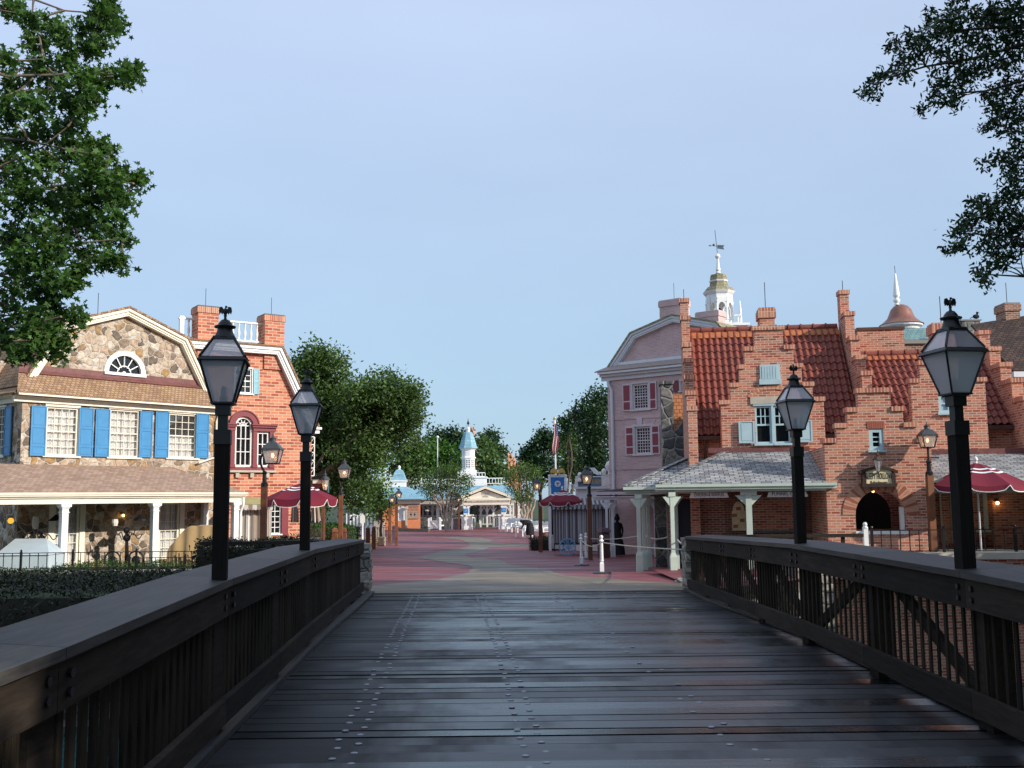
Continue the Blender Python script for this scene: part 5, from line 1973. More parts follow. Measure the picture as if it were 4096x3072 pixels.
# ================================================================ terrace, retaining wall, fence (right)
struct('terrace', MB().add([F3.w(aS1 + .25, zt0, .0), F3.w(30, zt0, .0), F3.w(30, zt0, -4), F3.w(aS1 + .25, zt0, -4)], [(0, 1, 2, 3)]).box(7.3, 40, 26.0, 28.9, -2.9, zt0 - .004), CONC)
ax0 = 7.6
rt = root('retaining_wall', 'red brick retaining wall dropping to the canal under a pale stone coping', 'wall', (12, 25.9, 0))
part('wall', MB().box(ax0, 40, 25.7, 25.99, -3, .30), BR, rt)
part('coping', MB().box(ax0 - .03, 40, 25.6, 26.25, .302, .46), LIMES, rt)
rt = root('quay_wall', 'grey rubble stone quay wall beside the bridge head with a rounded top', 'wall', (6, 24, 0))
b = MB().box(3.9, 7.57, 24.6, 24.98, -3, -.02)
b.hexa([(6.6, 24.3, -3), (7.58, 25.4, -3), (7.58, 26.2, -3), (6.2, 24.98, -3), (6.6, 24.3, .36), (7.58, 25.4, .36), (7.58, 26.2, .42), (6.2, 24.98, .42)])
b.box(3.85, 4.2, 21.9, 24.6, -3, -.02)
part('wall', b, STONEB, rt)
struct('quay_edge', MB().add([(3.85, 21.4, -.012), (7.3, 24.7, -.012), (7.3, 28.9, -.08), (3.85, 28.9, -.08)], [(0, 1, 2, 3)]), PAVR)

def iron_fence(name, label, pts, h, gap, zf, post_every=1.9, lowrail=.12, mat=IRON, group=None, ball=.035, picket=.011):
 rt = root(name, label, 'fence', (pts[0][0], pts[0][1], zf(pts[0][0], pts[0][1])), group)
 rails = MB()
 pk = MB()
 posts = []
 for (x0, y0), (x1, y1) in zip(pts[:-1], pts[1:]):
  L_ = math.hypot(x1 - x0, y1 - y0)
  k = max(1, round(L_ / post_every))
  m = max(1, round(L_ / gap))
  f = lambda t: Vector((x0 + (x1 - x0) * t, y0 + (y1 - y0) * t, zf(x0 + (x1 - x0) * t, y0 + (y1 - y0) * t)))
  for i in range(k):
   p, q = f(i / k), f((i + 1) / k)
   rails.bar(p + Vector((0, 0, h)), q + Vector((0, 0, h)), .03, .025)
   rails.bar(p + Vector((0, 0, lowrail)), q + Vector((0, 0, lowrail)), .025, .02)
   posts.append(p)
  for i in range(1, m):
   p = f(i / m)
   pk.bar(p + Vector((0, 0, lowrail)), p + Vector((0, 0, h)), picket * 2)
  part('pickets', pk, mat, rt)
  part('rails', rails, mat, rt)
  pk, rails = MB(), MB()
 posts.append(Vector((pts[-1][0], pts[-1][1], zf(*pts[-1]))))
 for p in posts:
  b = MB().box(p.x - .03, p.x + .03, p.y - .03, p.y + .03, p.z - .05, p.z + h + .05)
  b.ball((p.x, p.y, p.z + h + .08), ball, 8, 6)
  part('fence_post', b, mat, rt)
 return rt
iron_fence('iron_fence', 'black iron picket fence on the pale coping in front of the brick arch', [(9.0, 26.0), (18, 26.0)], .56, .235, lambda x, y: .46, 1.75, .04)
# white newel post
p = atY(*Z8(1278, 210), 26.0)
b = MB().taper((p.x, p.y), .11, .11, .40, 1.08)
b.lathe((p.x, p.y, 1.08), [(.07, 0), (.07, .03), (.045, .05), (.06, .10), (.03, .15)], 10)
single('newel_post', b, WHITE, 'white turned newel post at the end of the black iron fence', 'post')

rw = root('shade_block', 'unseen brick block behind the red tiled roofs, added to shade the cart', 'building', (14, 43, gz(43)))  # added out of sight to cast shade over the cart and plaza
part('wall', MB().box(9.5, 27, 38.5, 52, gz(43), 7.6), BRD, rw)
part('roof', MB().box(9.4, 27.1, 38.4, 52.1, 7.602, 7.75), CONC, rw)
# ================================================================ pink brick building
F4 = Plane((atY(609, 460, 50).x, 50), (1.23, -1.0))
def P4(uv, n=0): return F4.px(uv, n)
h4 = root('pink_house', 'tall mauve pink brick gambrel house with maroon shutters and pink chimneys', 'house', tuple(F4.w(2, gz(49), 0)))
zb = gz(50) - .2
aE = 5.6
holes = []
SW = paint('pinkwhite_sash', (.62, .56, .57), .45, .05, 3)
for (x0, x1, y0, y1, sl0, sl1, sr0, sr1, fr) in (
  (300, 405, 1052, 1225, 230, 285, 408, 455, Z5), (310, 415, 1337, 1522, 243, 298, 415, 468, Z5)):
 a0, a1 = P4(fr(x0, 1100))[0], P4(fr(x1, 1100))[0]
 z0, z1 = P4(fr((x0 + x1) / 2, y1))[1], P4(fr((x0 + x1) / 2, y0))[1]
 holes.append(window(F4, h4, a0, a1, z0, z1, 5, 8, SW, DGLASS, 0, .09, trim=.1, mun=.028))
 for s0, s1 in ((sl0, sl1), (sr0, sr1)):
  b0, b1 = P4(fr(s0, 1100), .08)[0], P4(fr(s1, 1100), .08)[0]
  m = MB()
  zc_ = (z0 + z1) / 2
  m.fbox(F4, b0, b1, z0 - .03, z1 + .05, .04, .07)
  part_ = part('shutter', m, PWHITE, h4)
  m = MB()
  for f0, f1 in ((.03, .32), (.37, .97)) if y0 < 1200 else ((.03, .26), (.31, .72), (.77, .97)):
   m.fbox(F4, b0 + .06, b1 - .06, z0 + (z1 - z0) * f0, z0 + (z1 - z0) * f1, .071, .082)
  part('louvre_panel', m, PRED, part_)
a0, a1 = P4(Z5(622, 1100))[0], P4(Z5(700, 1100))[0]
z0, z1 = P4(Z5(640, 1100))[1], P4(Z5(640, 1035))[1]
holes.append(window(F4, h4, a0, a1, z0, z1, 4, 3, SW, DGLASS, 0, .08, trim=.08, mun=.028))
shutter(F4, h4, P4(Z5(566, 1080), .08)[0], P4(Z5(600, 1080), .08)[0], z0 - .02, z1 + .05, PRED, 0)
# keystone heads
for (xc, yc) in ((348, 1305),):
 a, z = P4(Z5(xc, yc))
 part('keystone', MB().fprism(F4, [(a - .12, z - .2), (a + .12, z - .2), (a + .16, z + .2), (a - .16, z + .2)], .003, .06), PWHITE, h4)
 b = MB()
 b.fprism(F4, [(a - .75, z - .24), (a - .16, z - .24), (a - .18, z + .1), (a - .9, z + .1)], .002, .02)
 b.fprism(F4, [(a + .16, z - .24), (a + .75, z - .24), (a + .9, z + .1), (a + .18, z + .1)], .002, .02)
 pieces('flat_arch', b, BRP, h4)
zc = P4(Z5(400, 1020))[1]
ztopw = P4(Z5(300, 960), 0)[1]
part('wall', MB().wall(F4, [(0, zb), (aE, zb), (aE, ztopw), (0, ztopw)], holes, 0, -.3), BRP, h4)
part('wall', MB().fbox(F4, 0, .3, zb, ztopw, -7, -.302), BRP, h4)
b = MB()
for uv in (Z4(1000, 160), Z4(1000, 602)):
 z = P4(uv)[1]
 b.fbox(F4, 0, aE, z - .08, z + .02, .003, .035)
pieces('band_course', b, BRP, h4)
# cornice
zc0, zc1 = P4(Z5(400, 1010))[1], P4(Z5(400, 945), .4)[1]
hcor = zc1 - zc0
b = moulding(F4, -.3, aE, [(zc0, zc0 + hcor * .45, .003, .10), (zc0 + hcor * .45, zc0 + hcor * .75, .003, .25), (zc0 + hcor * .75, zc0 + hcor, .003, .42)])
part('cornice', b, GUTP, h4)
b = MB()
for z0_, z1_, n1_ in ((zc0, zc0 + hcor * .45, .1), (zc0 + hcor * .45, zc0 + hcor * .75, .25), (zc0 + hcor * .75, zc1, .42)):
 b.fbox(F4, -n1_, -.002, z0_, z1_, -7, -.0)
part('cornice', b, GUTP, h4)
zpk = zc1 + .04
b = MB()
gbz = P4(Z5(400, 900), -.3)[1]
quadpanel(b, [F4.w(-.45, zpk, .46), F4.w(aE, zpk, .46), F4.w(aE, gbz, -.28), F4.w(.2, gbz, -.28)], .05)
part('pent_roof', b, paint('mauve_shingle', (.34, .27, .24), .8, .15, 6, bmp=.4), h4)
GN = -.3
rk = [P4(Z5(*p), GN + .25) for p in ((135, 945), (285, 715), (455, 640))]
ridge = P4(Z5(560, 590), GN + .25)
sym = lambda p: (2 * ridge[0] - p[0], p[1])
gfull = [rk[0], rk[1], (ridge[0], rk[2][1] + (ridge[0] - rk[2][0]) * (rk[2][1] - rk[1][1]) / (rk[2][0] - rk[1][0])), sym(rk[1]), sym(rk[0])]
rake(F4, h4, gfull, .34, GN + .004, GN + .3, GUTP)
gi = inset(gfull, .1)
part('gable_wall', MB().fprism(F4, [gi[0], gi[1], gi[2], gi[3], gi[4]], GN - .3, GN), BRP, h4)
b = MB().fbox(F4, gi[0][0], gi[4][0], P4(Z5(450, 930), GN)[1], P4(Z5(450, 890), GN)[1], GN + .003, GN + .2)
part('base_moulding', b, GUTP, h4)
roof_sheet(F4, h4, gfull, -8, GN + .34, SHINC, .08, lift=.02)
chimney(F4, h4, P4(Z5(458, 560), .0)[0], P4(Z5(600, 560), .0)[0], P4(Z5(530, 900), 0)[1], P4(Z5(530, 487), 0)[1], -1.1, GN + .03, BRP, capmat=BRP, capt=BRP)
chimney(F4, h4, P4(Z5(720, 600), -7)[0], P4(Z5(868, 600), -7)[0], 6, P4(Z5(800, 570), -7)[1], -7.8, -7, BRP, capmat=BRP, capt=BRP)
b = MB().tube([F4.w(.12, zc0 - .02, .1), F4.w(.12, zc0 - .15, .12), F4.w(.30, zc0 - .5, .1), F4.w(.30, zb, .1)], .075, 8)
part('downpipe', b, GUTP, h4)
# stone chimney wall between pink house and restaurant
F5 = Plane((atY(662, 450, 38).x, 38), (1, -.1))
x0, x1 = F5.px(Z5(487, 1100))[0], F5.px(Z5(568, 1100))[0]
st = root('stone_stack', 'grey rubble stone chimney rising beside the pink house, widening to a sloped shoulder', 'chimney', tuple(F5.w((x0 + x1) / 2, gz(38), 0)))
z0, z1 = gz(38), F5.px(Z5(520, 1035))[1]
part('shaft', MB().fbox(F5, x0, x1, z0, z1 - .12, -.8, 0), STONEG, st)
part('cap', MB().fbox(F5, x0 - .05, x1 + .05, z1 - .12, z1, -.85, .05), STONEG, st)
sx1, sz1 = F5.px(Z5(670, 1245))
sz0 = F5.px(Z5(560, 1375))[1]
part('shoulder', MB().fprism(F5, [(x1 + .003, z0), (sx1 + 1.5, z0), (sx1 + 1.5, sz1 + .8), (sx1, sz1), (x1 + .003, sz0)], -.6, -.02), STONEG, st)
b = MB()
ox0, oz0 = F5.px(Z5(575, 1340), -.7)
ox1, oz1 = F5.px(Z5(700, 1120), -1.9)
quadpanel(b, [F5.w(ox0, oz0 - .8, -.7), F5.w(ox1 + .4, oz0 - .8, -.7), F5.w(ox1 + .4, oz1, -1.9), F5.w(ox0, oz1, -1.9)], .05)
part('shingle_roof', b, SHINO, st)
part('wall', MB().fbox(F5, ox0 + .05, ox1 + .3, gz(38), oz0 - .85, -1.9, -.75), STONEG, st)

# ================================================================ roofs and towers behind the restaurant
def octo(name, parts_, cx, cy, k=8):
 pass
# white bell cupola
cy = 62.0
c = atY(*Z5(880, 690), cy)
cu = root('bell_cupola', 'white octagonal bell cupola with khaki bell roof and a weather vane', 'cupola', (c.x, cy, gz(cy)))
def zat(y, x=880): return atY(*Z5(x, y), cy).z
def wat(px): return px * .15071 * cy / 1024.0
zz = {k: zat(k) for k in (230, 320, 370, 380, 445, 470, 520, 560, 640, 690)}
cx = c.x
b = MB().box(cx - wat(75), cx + wat(150), cy - 1.2, cy + 1.2, gz(cy) + 0.1, zz[690])
b.box(cx - wat(85), cx + wat(165), cy - 1.4, cy + 1.4, zz[690], zz[690] + .15)
part('base', b, WHITE, cu)
ph = math.pi / 8
b = MB()
r = wat(90)
b.lathe((cx, cy, 0), [(r * 1.0, zz[690] + .15), (r * 1.0, zz[640])], 8, ph)
b.lathe((cx, cy, 0), [(r * .95, zz[520] + .25), (r, zz[520] + .26), (r, zz[470]), (r * 1.12, zz[470] + .1), (r * 1.22, zz[445])], 8, ph)
pieces('drum', b, WHITE, cu)
for k in range(8):
 t = ph + 2 * math.pi * k / 8
 x, y = cx + r * .93 * math.cos(t), cy + r * .93 * math.sin(t)
 b = MB().lathe((x, y, zz[640]), [(.12, 0), (.12, .2), (.09, .25), (.09, zz[520] - zz[640] - .1), (.13, zz[520] - zz[640])], 8)
 part('cupola_column', b, WHITE, cu)
 t2 = ph + 2 * math.pi * (k + 1) / 8
 p, q = Vector((x, y, 0)), Vector((cx + r * .93 * math.cos(t2), cy + r * .93 * math.sin(t2), 0))
 FF = Plane((p.x, p.y), (q.x - p.x, q.y - p.y))
 L_ = (q - p).length
 zs_ = zz[560] + .0
 o = [(0, zs_), (0, zz[520] + .26), (L_, zz[520] + .26), (L_, zs_), (L_ * .85, zs_)] + arc_pts(L_ / 2, zs_, L_ * .35, 0, math.pi, 8, (zz[520] - zs_) * .9)[1:-1] + [(L_ * .15, zs_)]
 part('cupola_arch', MB().fprism(FF, o, -.08, .08), WHITE, cu)
b = MB().lathe((cx, cy, zz[560] - .2), [(.24, -.15), (.22, -.1), (.15, .1), (.1, .25), (.02, .3)], 12)
part('bell', b, paint('bronze_bell', (.06, .035, .03), .4), cu, smooth=True)
b = MB().lathe((cx, cy, 0), [(r * 1.2, zz[445]), (r * .95, zz[445] + .25), (r * .72, (zz[445] + zz[380]) / 2), (r * .64, zz[380])], 8, ph)
b.lathe((cx, cy, 0), [(r * .66, zz[370]), (r * .6, zz[370] + .35), (r * .42, zz[320] - .15), (r * .16, zz[320])], 8, ph)
part('bell_roof', b, SHINC, cu)
part('roof_ring', MB().lathe((cx, cy, 0), [(r * .68, zz[380]), (r * .72, zz[370])], 8, ph), WHITE, cu)
b = MB().lathe((cx, cy, zz[320]), [(r * .2, 0), (r * .14, .12), (.16, .2), (.10, .4), (.07, .9), (.12, .95), (.17, 1.05), (.12, 1.18), (.02, 1.25)], 12)
part('finial', b, WHITE, cu, smooth=True)
zv = zat(35, 863)
part('vane_rod', MB().tube([(cx, cy, zz[320] + 1.1), (cx - .12, cy, zv)], .02, 6), IRON, cu)
z = zat(140, 863)
b = MB().tube([(cx - .5, cy, z + .04), (cx + .3, cy, z - .03)], .015, 6)
b.prism([(cx + .0, cy, z - .15), (cx + .42, cy, z - .22), (cx + .36, cy, z - .08), (cx + .44, cy, z + .05), (cx + .0, cy, z + .08)], (0, .03, 0))
b.prism([(cx - .55, cy, z + .04), (cx - .42, cy, z - .02), (cx - .42, cy, z + .1)], (0, .03, 0))
b.ball((cx - .22, cy, z + .08), .08, 8, 6)
part('weather_vane', b, paint('slate_vane', (.08, .11, .13), .4), cu)
for x in (1000, ):
 q = atY(*Z5(x, 620), cy)
 b = MB().lathe((q.x, cy - .6, q.z), [(.1, -.5), (.1, 0), (.14, .02), (.08, .1), (.09, .3), (.02, 1.0)], 8)
 part('corner_spire', b, WHITE, cu)
balustrade(Plane((cx, cy - .9), (1, 0)), cu, wat(75), wat(125), zat(672), .55, 0, WHITE, .25)

# copper bell dome
cy = 46.0
c = atY(*Z6(838, 350), cy)
cd = root('copper_dome', 'brown copper bell dome on a white drum with a tall white spike', 'dome', (c.x, cy, gz(cy)))
za_ = lambda y: atY(*Z6(835, y), cy).z
wd = lambda px: px * .18086 * cy / 1024
part('dome', MB().lathe((c.x, cy, 0), [(wd(120), za_(345)), (wd(100), za_(332)), (wd(75), za_(310)), (wd(64), za_(285)), (wd(55), za_(262)), (wd(38), za_(243)), (wd(18), za_(234)), (.03, za_(231))], 24), COPPER, cd, smooth=True)
part('drum', MB().lathe((c.x, cy, 0), [(wd(75), za_(420)), (wd(75), za_(385)), (wd(92), za_(375)), (wd(95), za_(365)), (wd(112), za_(356)), (wd(112), za_(346))], 24), WHITE, cd)
part('spike', MB().lathe((c.x - wd(20), cy, 0), [(.12, za_(234)), (.08, za_(226)), (.15, za_(214)), (.15, za_(206)), (.08, za_(196)), (.15, za_(186)), (.15, za_(180)), (.03, za_(60))], 12), WHITE, cd, smooth=True)
part('lightning_rod', MB().tube([(c.x - wd(20), cy, za_(62)), (c.x - wd(22), cy, za_(18))], .012, 6), IRON, cd)
tb = root('teal_roofed_house', 'teal slate roof with stone chimney, seen over the red tiles behind the largest lantern', 'house', (c.x + 3, 44, gz(44)))
FT = Plane((0, 42), (1, 0))
t0, t1 = FT.px((905, 345))[0], FT.px((995, 345))[0]
b = MB()
zt_, zb_ = FT.px((930, 328), -3)[1], FT.px((930, 372))[1]
quadpanel(b, [FT.w(t0 - 1, zb_, 0), FT.w(t1 + 1, zb_, 0), FT.w(t1 + .6, zt_, -3), FT.w(t0 - 1, zt_, -3)], .08)
part('roof', b, SLATET, tb)
part('wall', MB().fbox(FT, t0 - .8, t1 + .8, gz(44), zb_, -3, -.1), BRP, tb)
s0, s1 = FT.px(ZH(1090, 600), -.5)[0], FT.px(ZH(1405, 600), -.5)[0]
sc_ = part('chimney', MB().fbox(FT, s0, s1, zb_ - 1, FT.px(ZH(1250, 450), -.5)[1], -1.6, -.5), STONEG, tb)
part('chimney_cap', MB().fbox(FT, s0 - .06, s1 + .06, FT.px(ZH(1250, 450), -.5)[1] + .002, FT.px(ZH(1250, 425), -.5)[1], -1.65, -.45), CONC, sc_)
part('flashing', MB().fprism(FT, [FT.px(ZH(1285, 1000), -.3), FT.px(ZH(1490, 1000), -.3), FT.px(ZH(1500, 900), -.3), FT.px(ZH(1450, 720), -.3), FT.px(ZH(1285, 705), -.3)], -1.2, -.3), paint('white_metal', (.6, .62, .65), .3, .05, 2), tb)
zb0 = FT.px(ZH(1330, 425), -1)
bd = FT.w(zb0[0], zb0[1], -1)
b = MB().ball((bd.x, bd.y, bd.z + .12), .10, 8, 6, sx=1.5)
b.ball((bd.x + .06, bd.y, bd.z + .28), .055, 8, 6)
b.bar((bd.x + .05, bd.y, bd.z + .15), (bd.x + .06, bd.y, bd.z + .28), .06)
b.bar((bd.x - .1, bd.y, bd.z + .12), (bd.x - .26, bd.y, bd.z + .04), .05, .03)
b.bar((bd.x + .1, bd.y, bd.z + .29), (bd.x + .15, bd.y, bd.z + .28), .02)
b.tube([(bd.x + .02, bd.y, bd.z + .1), (bd.x + .02, bd.y, bd.z - .02)], .012, 6)
single('bird', b, BLACKC, 'dark bird perched on the stone chimney cap', 'bird', smooth=True)
# far right dark shingled roof with brick chimney
F6 = Plane((0, 36), (1, 0))
r0 = F6.px((1004, 340))[0]
dr = root('dark_roofed_house', 'dark shingled roof and red brick chimney beyond the last stepped parapet', 'house', (r0 + 2, 38, 0))
zt_, zb_ = F6.px((1015, 326), -3)[1], F6.px((1015, 370), .5)[1]
b = MB()
quadpanel(b, [F6.w(r0, zb_, .5), F6.w(r0 + 6, zb_, .5), F6.w(r0 + 6, zt_ + .9, -2.5), F6.w(r0, zt_, -2.5)], .08)
part('roof', b, SHIND, dr)
part('wall', MB().fbox(F6, r0, r0 + 6, gz(36), zb_ - .1, -2.5, .2), BRD, dr)
part('cornice', MB().fbox(F6, r0, r0 + 6, zb_ - .25, zb_ - .06, .2, .55), GUTP, dr)
chimney(F6, dr, F6.px(ZH(1850, 400), -2.4)[0], F6.px(ZH(2100, 400), -2.4)[0], zb_, F6.px(ZH(1950, 130), -2.4)[1], -3.2, -2.4, BRD, capmat=BRD)

# ================================================================ vegetation
STAR = []
for i in range(10):
 t = math.pi * 2 * i / 10 + math.pi / 2
 r = .5 if i % 2 == 0 else .2
 if i == 5: r = .3
 STAR.append((r * math.cos(t), r * math.sin(t)))
OVAL = [(0, -.5), (.16, -.2), (.17, .15), (0, .5), (-.17, .15), (-.16, -.2)]
DIAM = [(0, -.5), (.3, 0), (0, .5), (-.3, 0)]

def leaf_mesh(name, C, S, shape, mat, origin, flat=.35, droop=0.0):
 """C: (N,3) centres, S: (N,) sizes; one small face per leaf"""
 C = np.asarray(C, float)
 n = len(C)
 nrm = RNG.normal(size=(n, 3))
 nrm[:, 2] = np.abs(nrm[:, 2]) + flat
 nrm /= np.linalg.norm(nrm, axis=1)[:, None]
 h = RNG.normal(size=(n, 3))
 h[:, 2] -= droop
 x = np.cross(h, nrm)
 x /= np.linalg.norm(x, axis=1)[:, None] + 1e-9
 y = np.cross(nrm, x)
 sh = np.array(shape)
 k = len(sh)
 V = C[:, None, :] + (sh[None, :, 0, None] * x[:, None, :] + sh[None, :, 1, None] * y[:, None, :]) * S[:, None, None]
 V = V - np.array(origin)
 me = bpy.data.meshes.new(name)
 me.vertices.add(n * k)
 me.vertices.foreach_set('co', V.astype(np.float32).ravel())
 me.loops.add(n * k)
 me.loops.foreach_set('vertex_index', np.arange(n * k, dtype=np.int32))
 me.polygons.add(n)
 me.polygons.foreach_set('loop_start', np.arange(0, n * k, k, dtype=np.int32))
 me.update(calc_edges=True)
 me.materials.append(mat)
 return me

def cluster_points(blobs, per, spread, shell=.55):
 """blobs: (centre, rx, ry, rz, n_clusters). returns leaf centres"""
 out = []
 for c, rx, ry, rz, m in blobs:
  d = RNG.normal(size=(m, 3))
  d /= np.linalg.norm(d, axis=1)[:, None]
  rad = shell + (1 - shell) * RNG.random(m) ** .6
  rad *= RNG.uniform(.85, 1.12, m)
  cc = np.array(c) + d * rad[:, None] * np.array([rx, ry, rz])
  g = RNG.normal(size=(m, per, 3)) * spread
  out.append((cc[:, None, :] + g).reshape(-1, 3))
 return np.concatenate(out)

def add_crown(rt, pts, size, shape, mat, flat=.35, droop=0, name='crown', sv=.3):
 o = bpy.data.objects.new(name, leaf_mesh(name, pts, size * RNG.uniform(1 - sv, 1 + sv, len(pts)), shape, mat, tuple(wloc(rt)), flat, droop))
 COL.objects.link(o)
 o.parent = rt
 return o

def limb_mb(mb, p, q, r0, r1, sag=.0, k=7, seg=6, wob=.06):
 p, q = Vector(p), Vector(q)
 L_ = (q - p).length
 pts = []
 for i in range(seg + 1):
  t = i / seg
  w_ = math.sin(math.pi * t) * L_
  pts.append(p.lerp(q, t) + Vector((random.uniform(-1, 1) * wob * w_, random.uniform(-1, 1) * wob * w_, sag * w_ + random.uniform(-1, 1) * wob * w_ * .6)))
 mb.tube(pts, [r0 + (r1 - r0) * i / seg for i in range(seg + 1)], k)
 return pts

def circ(fr, items, Y, jy=.0):
 """pixel circles -> blobs at depth Y"""
 out = []
 for it in items:
  x, y, r = it[:3]
  u, v = fr(x, y)
  yy = Y + (random.uniform(-jy, jy) if jy else 0)
  c = atY(u, v, yy)
  s = (fr(1, 0)[0] - fr(0, 0)[0])
  out.append((tuple(c), r * s * yy / 1024))
 return out

def tree(name, label, group, base, blobs, leaf, shape, mat, dens, spread, bark=BARK, trunk_r=.25, cat='tree', per=10, flat=.35, squashy=.9, limbs=True, droop=0, shell=.55, trunk_top=None, n_limbs=12):
 rt = root(name, label, cat, base, group)
 B = []
 for c, r in list(blobs):
  for _ in range(3):
   d = Vector(RNG.normal(size=3)).normalized()
   blobs = blobs + [(tuple(Vector(c) + d * r * random.uniform(.9, 1.45)), r * random.uniform(.18, .42))]
 for c, r in blobs:
  r = r * .93
  B.append((c, r, r * squashy, r * .92, max(6, int(dens * 5.2 * r * r))))
 pts = cluster_points(B, per, spread, shell)
 add_crown(rt, pts, leaf, shape, mat, flat, droop)
 mb = MB()
 top = trunk_top or (sum(c[0] for c, r in blobs) / len(blobs), sum(c[1] for c, r in blobs) / len(blobs), sum(c[2] for c, r in blobs) / len(blobs))
 tp = limb_mb(mb, (base[0], base[1], base[2] - .2), top, trunk_r, trunk_r * .45, 0, 10, 7, .03)
 part('trunk', mb, bark, rt, smooth=True)
 if limbs:
  mb = MB()
  sel = sorted(blobs, key=lambda b_: -b_[1])[:n_limbs]
  for c, r in sel:
   k = random.randint(3, len(tp) - 1)
   limb_mb(mb, tp[k], c, trunk_r * .35, trunk_r * .08, .05, 6, 5, .08)
  part('limbs', mb, bark, rt, smooth=True)
 return rt

# ---- near maple, upper left
mc = [(60, 40, 50), (140, 95, 45), (210, 125, 60), (290, 150, 55), (375, 120, 50), (430, 50, 45), (470, 20, 45), (480, 110, 40), (520, 110, 25), (440, 180, 45),
      (380, 230, 70), (300, 260, 70), (160, 200, 50), (20, 270, 45), (180, 290, 60), (90, 380, 90), (220, 370, 80), (330, 350, 80), (400, 360, 50), (470, 340, 45),
      (540, 340, 50), (590, 320, 28), (420, 430, 45), (360, 480, 45), (280, 460, 80), (150, 480, 90), (40, 480, 90), (300, 560, 75), (200, 590, 90), (80, 620, 110),
      (330, 640, 60), (380, 660, 40), (430, 650, 30), (490, 680, 35), (400, 720, 60), (290, 730, 90), (160, 740, 100), (40, 760, 110), (380, 810, 80), (470, 790, 60),
      (540, 770, 40), (610, 795, 28), (500, 850, 60), (540, 890, 35), (440, 900, 80), (330, 890, 90), (200, 880, 100), (70, 900, 110), (400, 980, 70), (500, 970, 50), (540, 1050, 35),
      (440, 1050, 50), (300, 1010, 90), (180, 1020, 90), (60, 1040, 100), (370, 1120, 40), (270, 1110, 60), (170, 1140, 80), (60, 1170, 90), (520, 1160, 45), (480, 1160, 30), (340, 1190, 30),
      (320, 1250, 35), (240, 1230, 50), (150, 1250, 70), (50, 1290, 80), (200, 1320, 50), (270, 1280, 35), (60, 1400, 80), (150, 1420, 60), (280, 1400, 55), (340, 1410, 35), (220, 1460, 55),
      (120, 1500, 60), (40, 1510, 70), (270, 1500, 45), (180, 1530, 40), (90, 1560, 40), (240, 1560, 26)]
MY = 22.0
blobs = []
for x, y, r in mc:
 u, v = ZT(x, y)
 yy = MY + random.uniform(-1.2, 1.6)
 blobs.append((tuple(atY(u, v, yy)), r * .2261 * yy / 1024 * .92))
# the rest of the crown outside the frame
for i in range(70):
 t = random.random()
 blobs.append(((-13.2 - random.random() * 5.5, MY + random.uniform(-2.5, 2), 6.2 + 10.8 * t), random.uniform(.7, 1.3)))
mrt = root('maple_tree', 'large leafy maple with star shaped leaves hanging in front of the stone house', 'tree', (-16, 22.5, gz(22.5)))
B = [(c, r, r, r * .9, max(2, int(52 * r * r + 9))) for c, r in blobs]
pts = cluster_points(B, 14, .12, .15)
add_crown(mrt, pts, .165, STAR, MAPLE, .25, .4, sv=.35)
mb = MB()
tp = limb_mb(mb, (-16, 22.5, -.4), (-15.2, 22, 15), .34, .12, 0, 12, 9, .015)
part('trunk', mb, BARK, mrt, smooth=True)
mb = MB()
for (k, x, y) in ((4, 300, 560), (5, 420, 840), (4, 540, 1160), (4, 500, 1060), (6, 380, 360), (7, 560, 340), (8, 440, 60), (3, 270, 1400), (3, 200, 1500), (5, 590, 810), (7, 200, 260), (8, 90, 60), (4, 340, 1010), (3, 60, 1250), (6, 480, 690)):
 u, v = ZT(x, y)
 e = atY(u, v, MY)
 lp = limb_mb(mb, tp[min(k, len(tp) - 1)], e, .07, .012, .03, 7, 8, .05)
 for q in lp[3:]:
  c = min(blobs, key=lambda b_: (Vector(b_[0]) - q).length if b_[0][0] > -12 and (Vector(b_[0]) - q).length > .4 else 99)[0]
  limb_mb(mb, q, c, .03, .008, .03, 5, 4, .08)
part('limbs', mb, paint('twig_bark', (.17, .13, .10), .85, .25, 4), mrt, smooth=True)

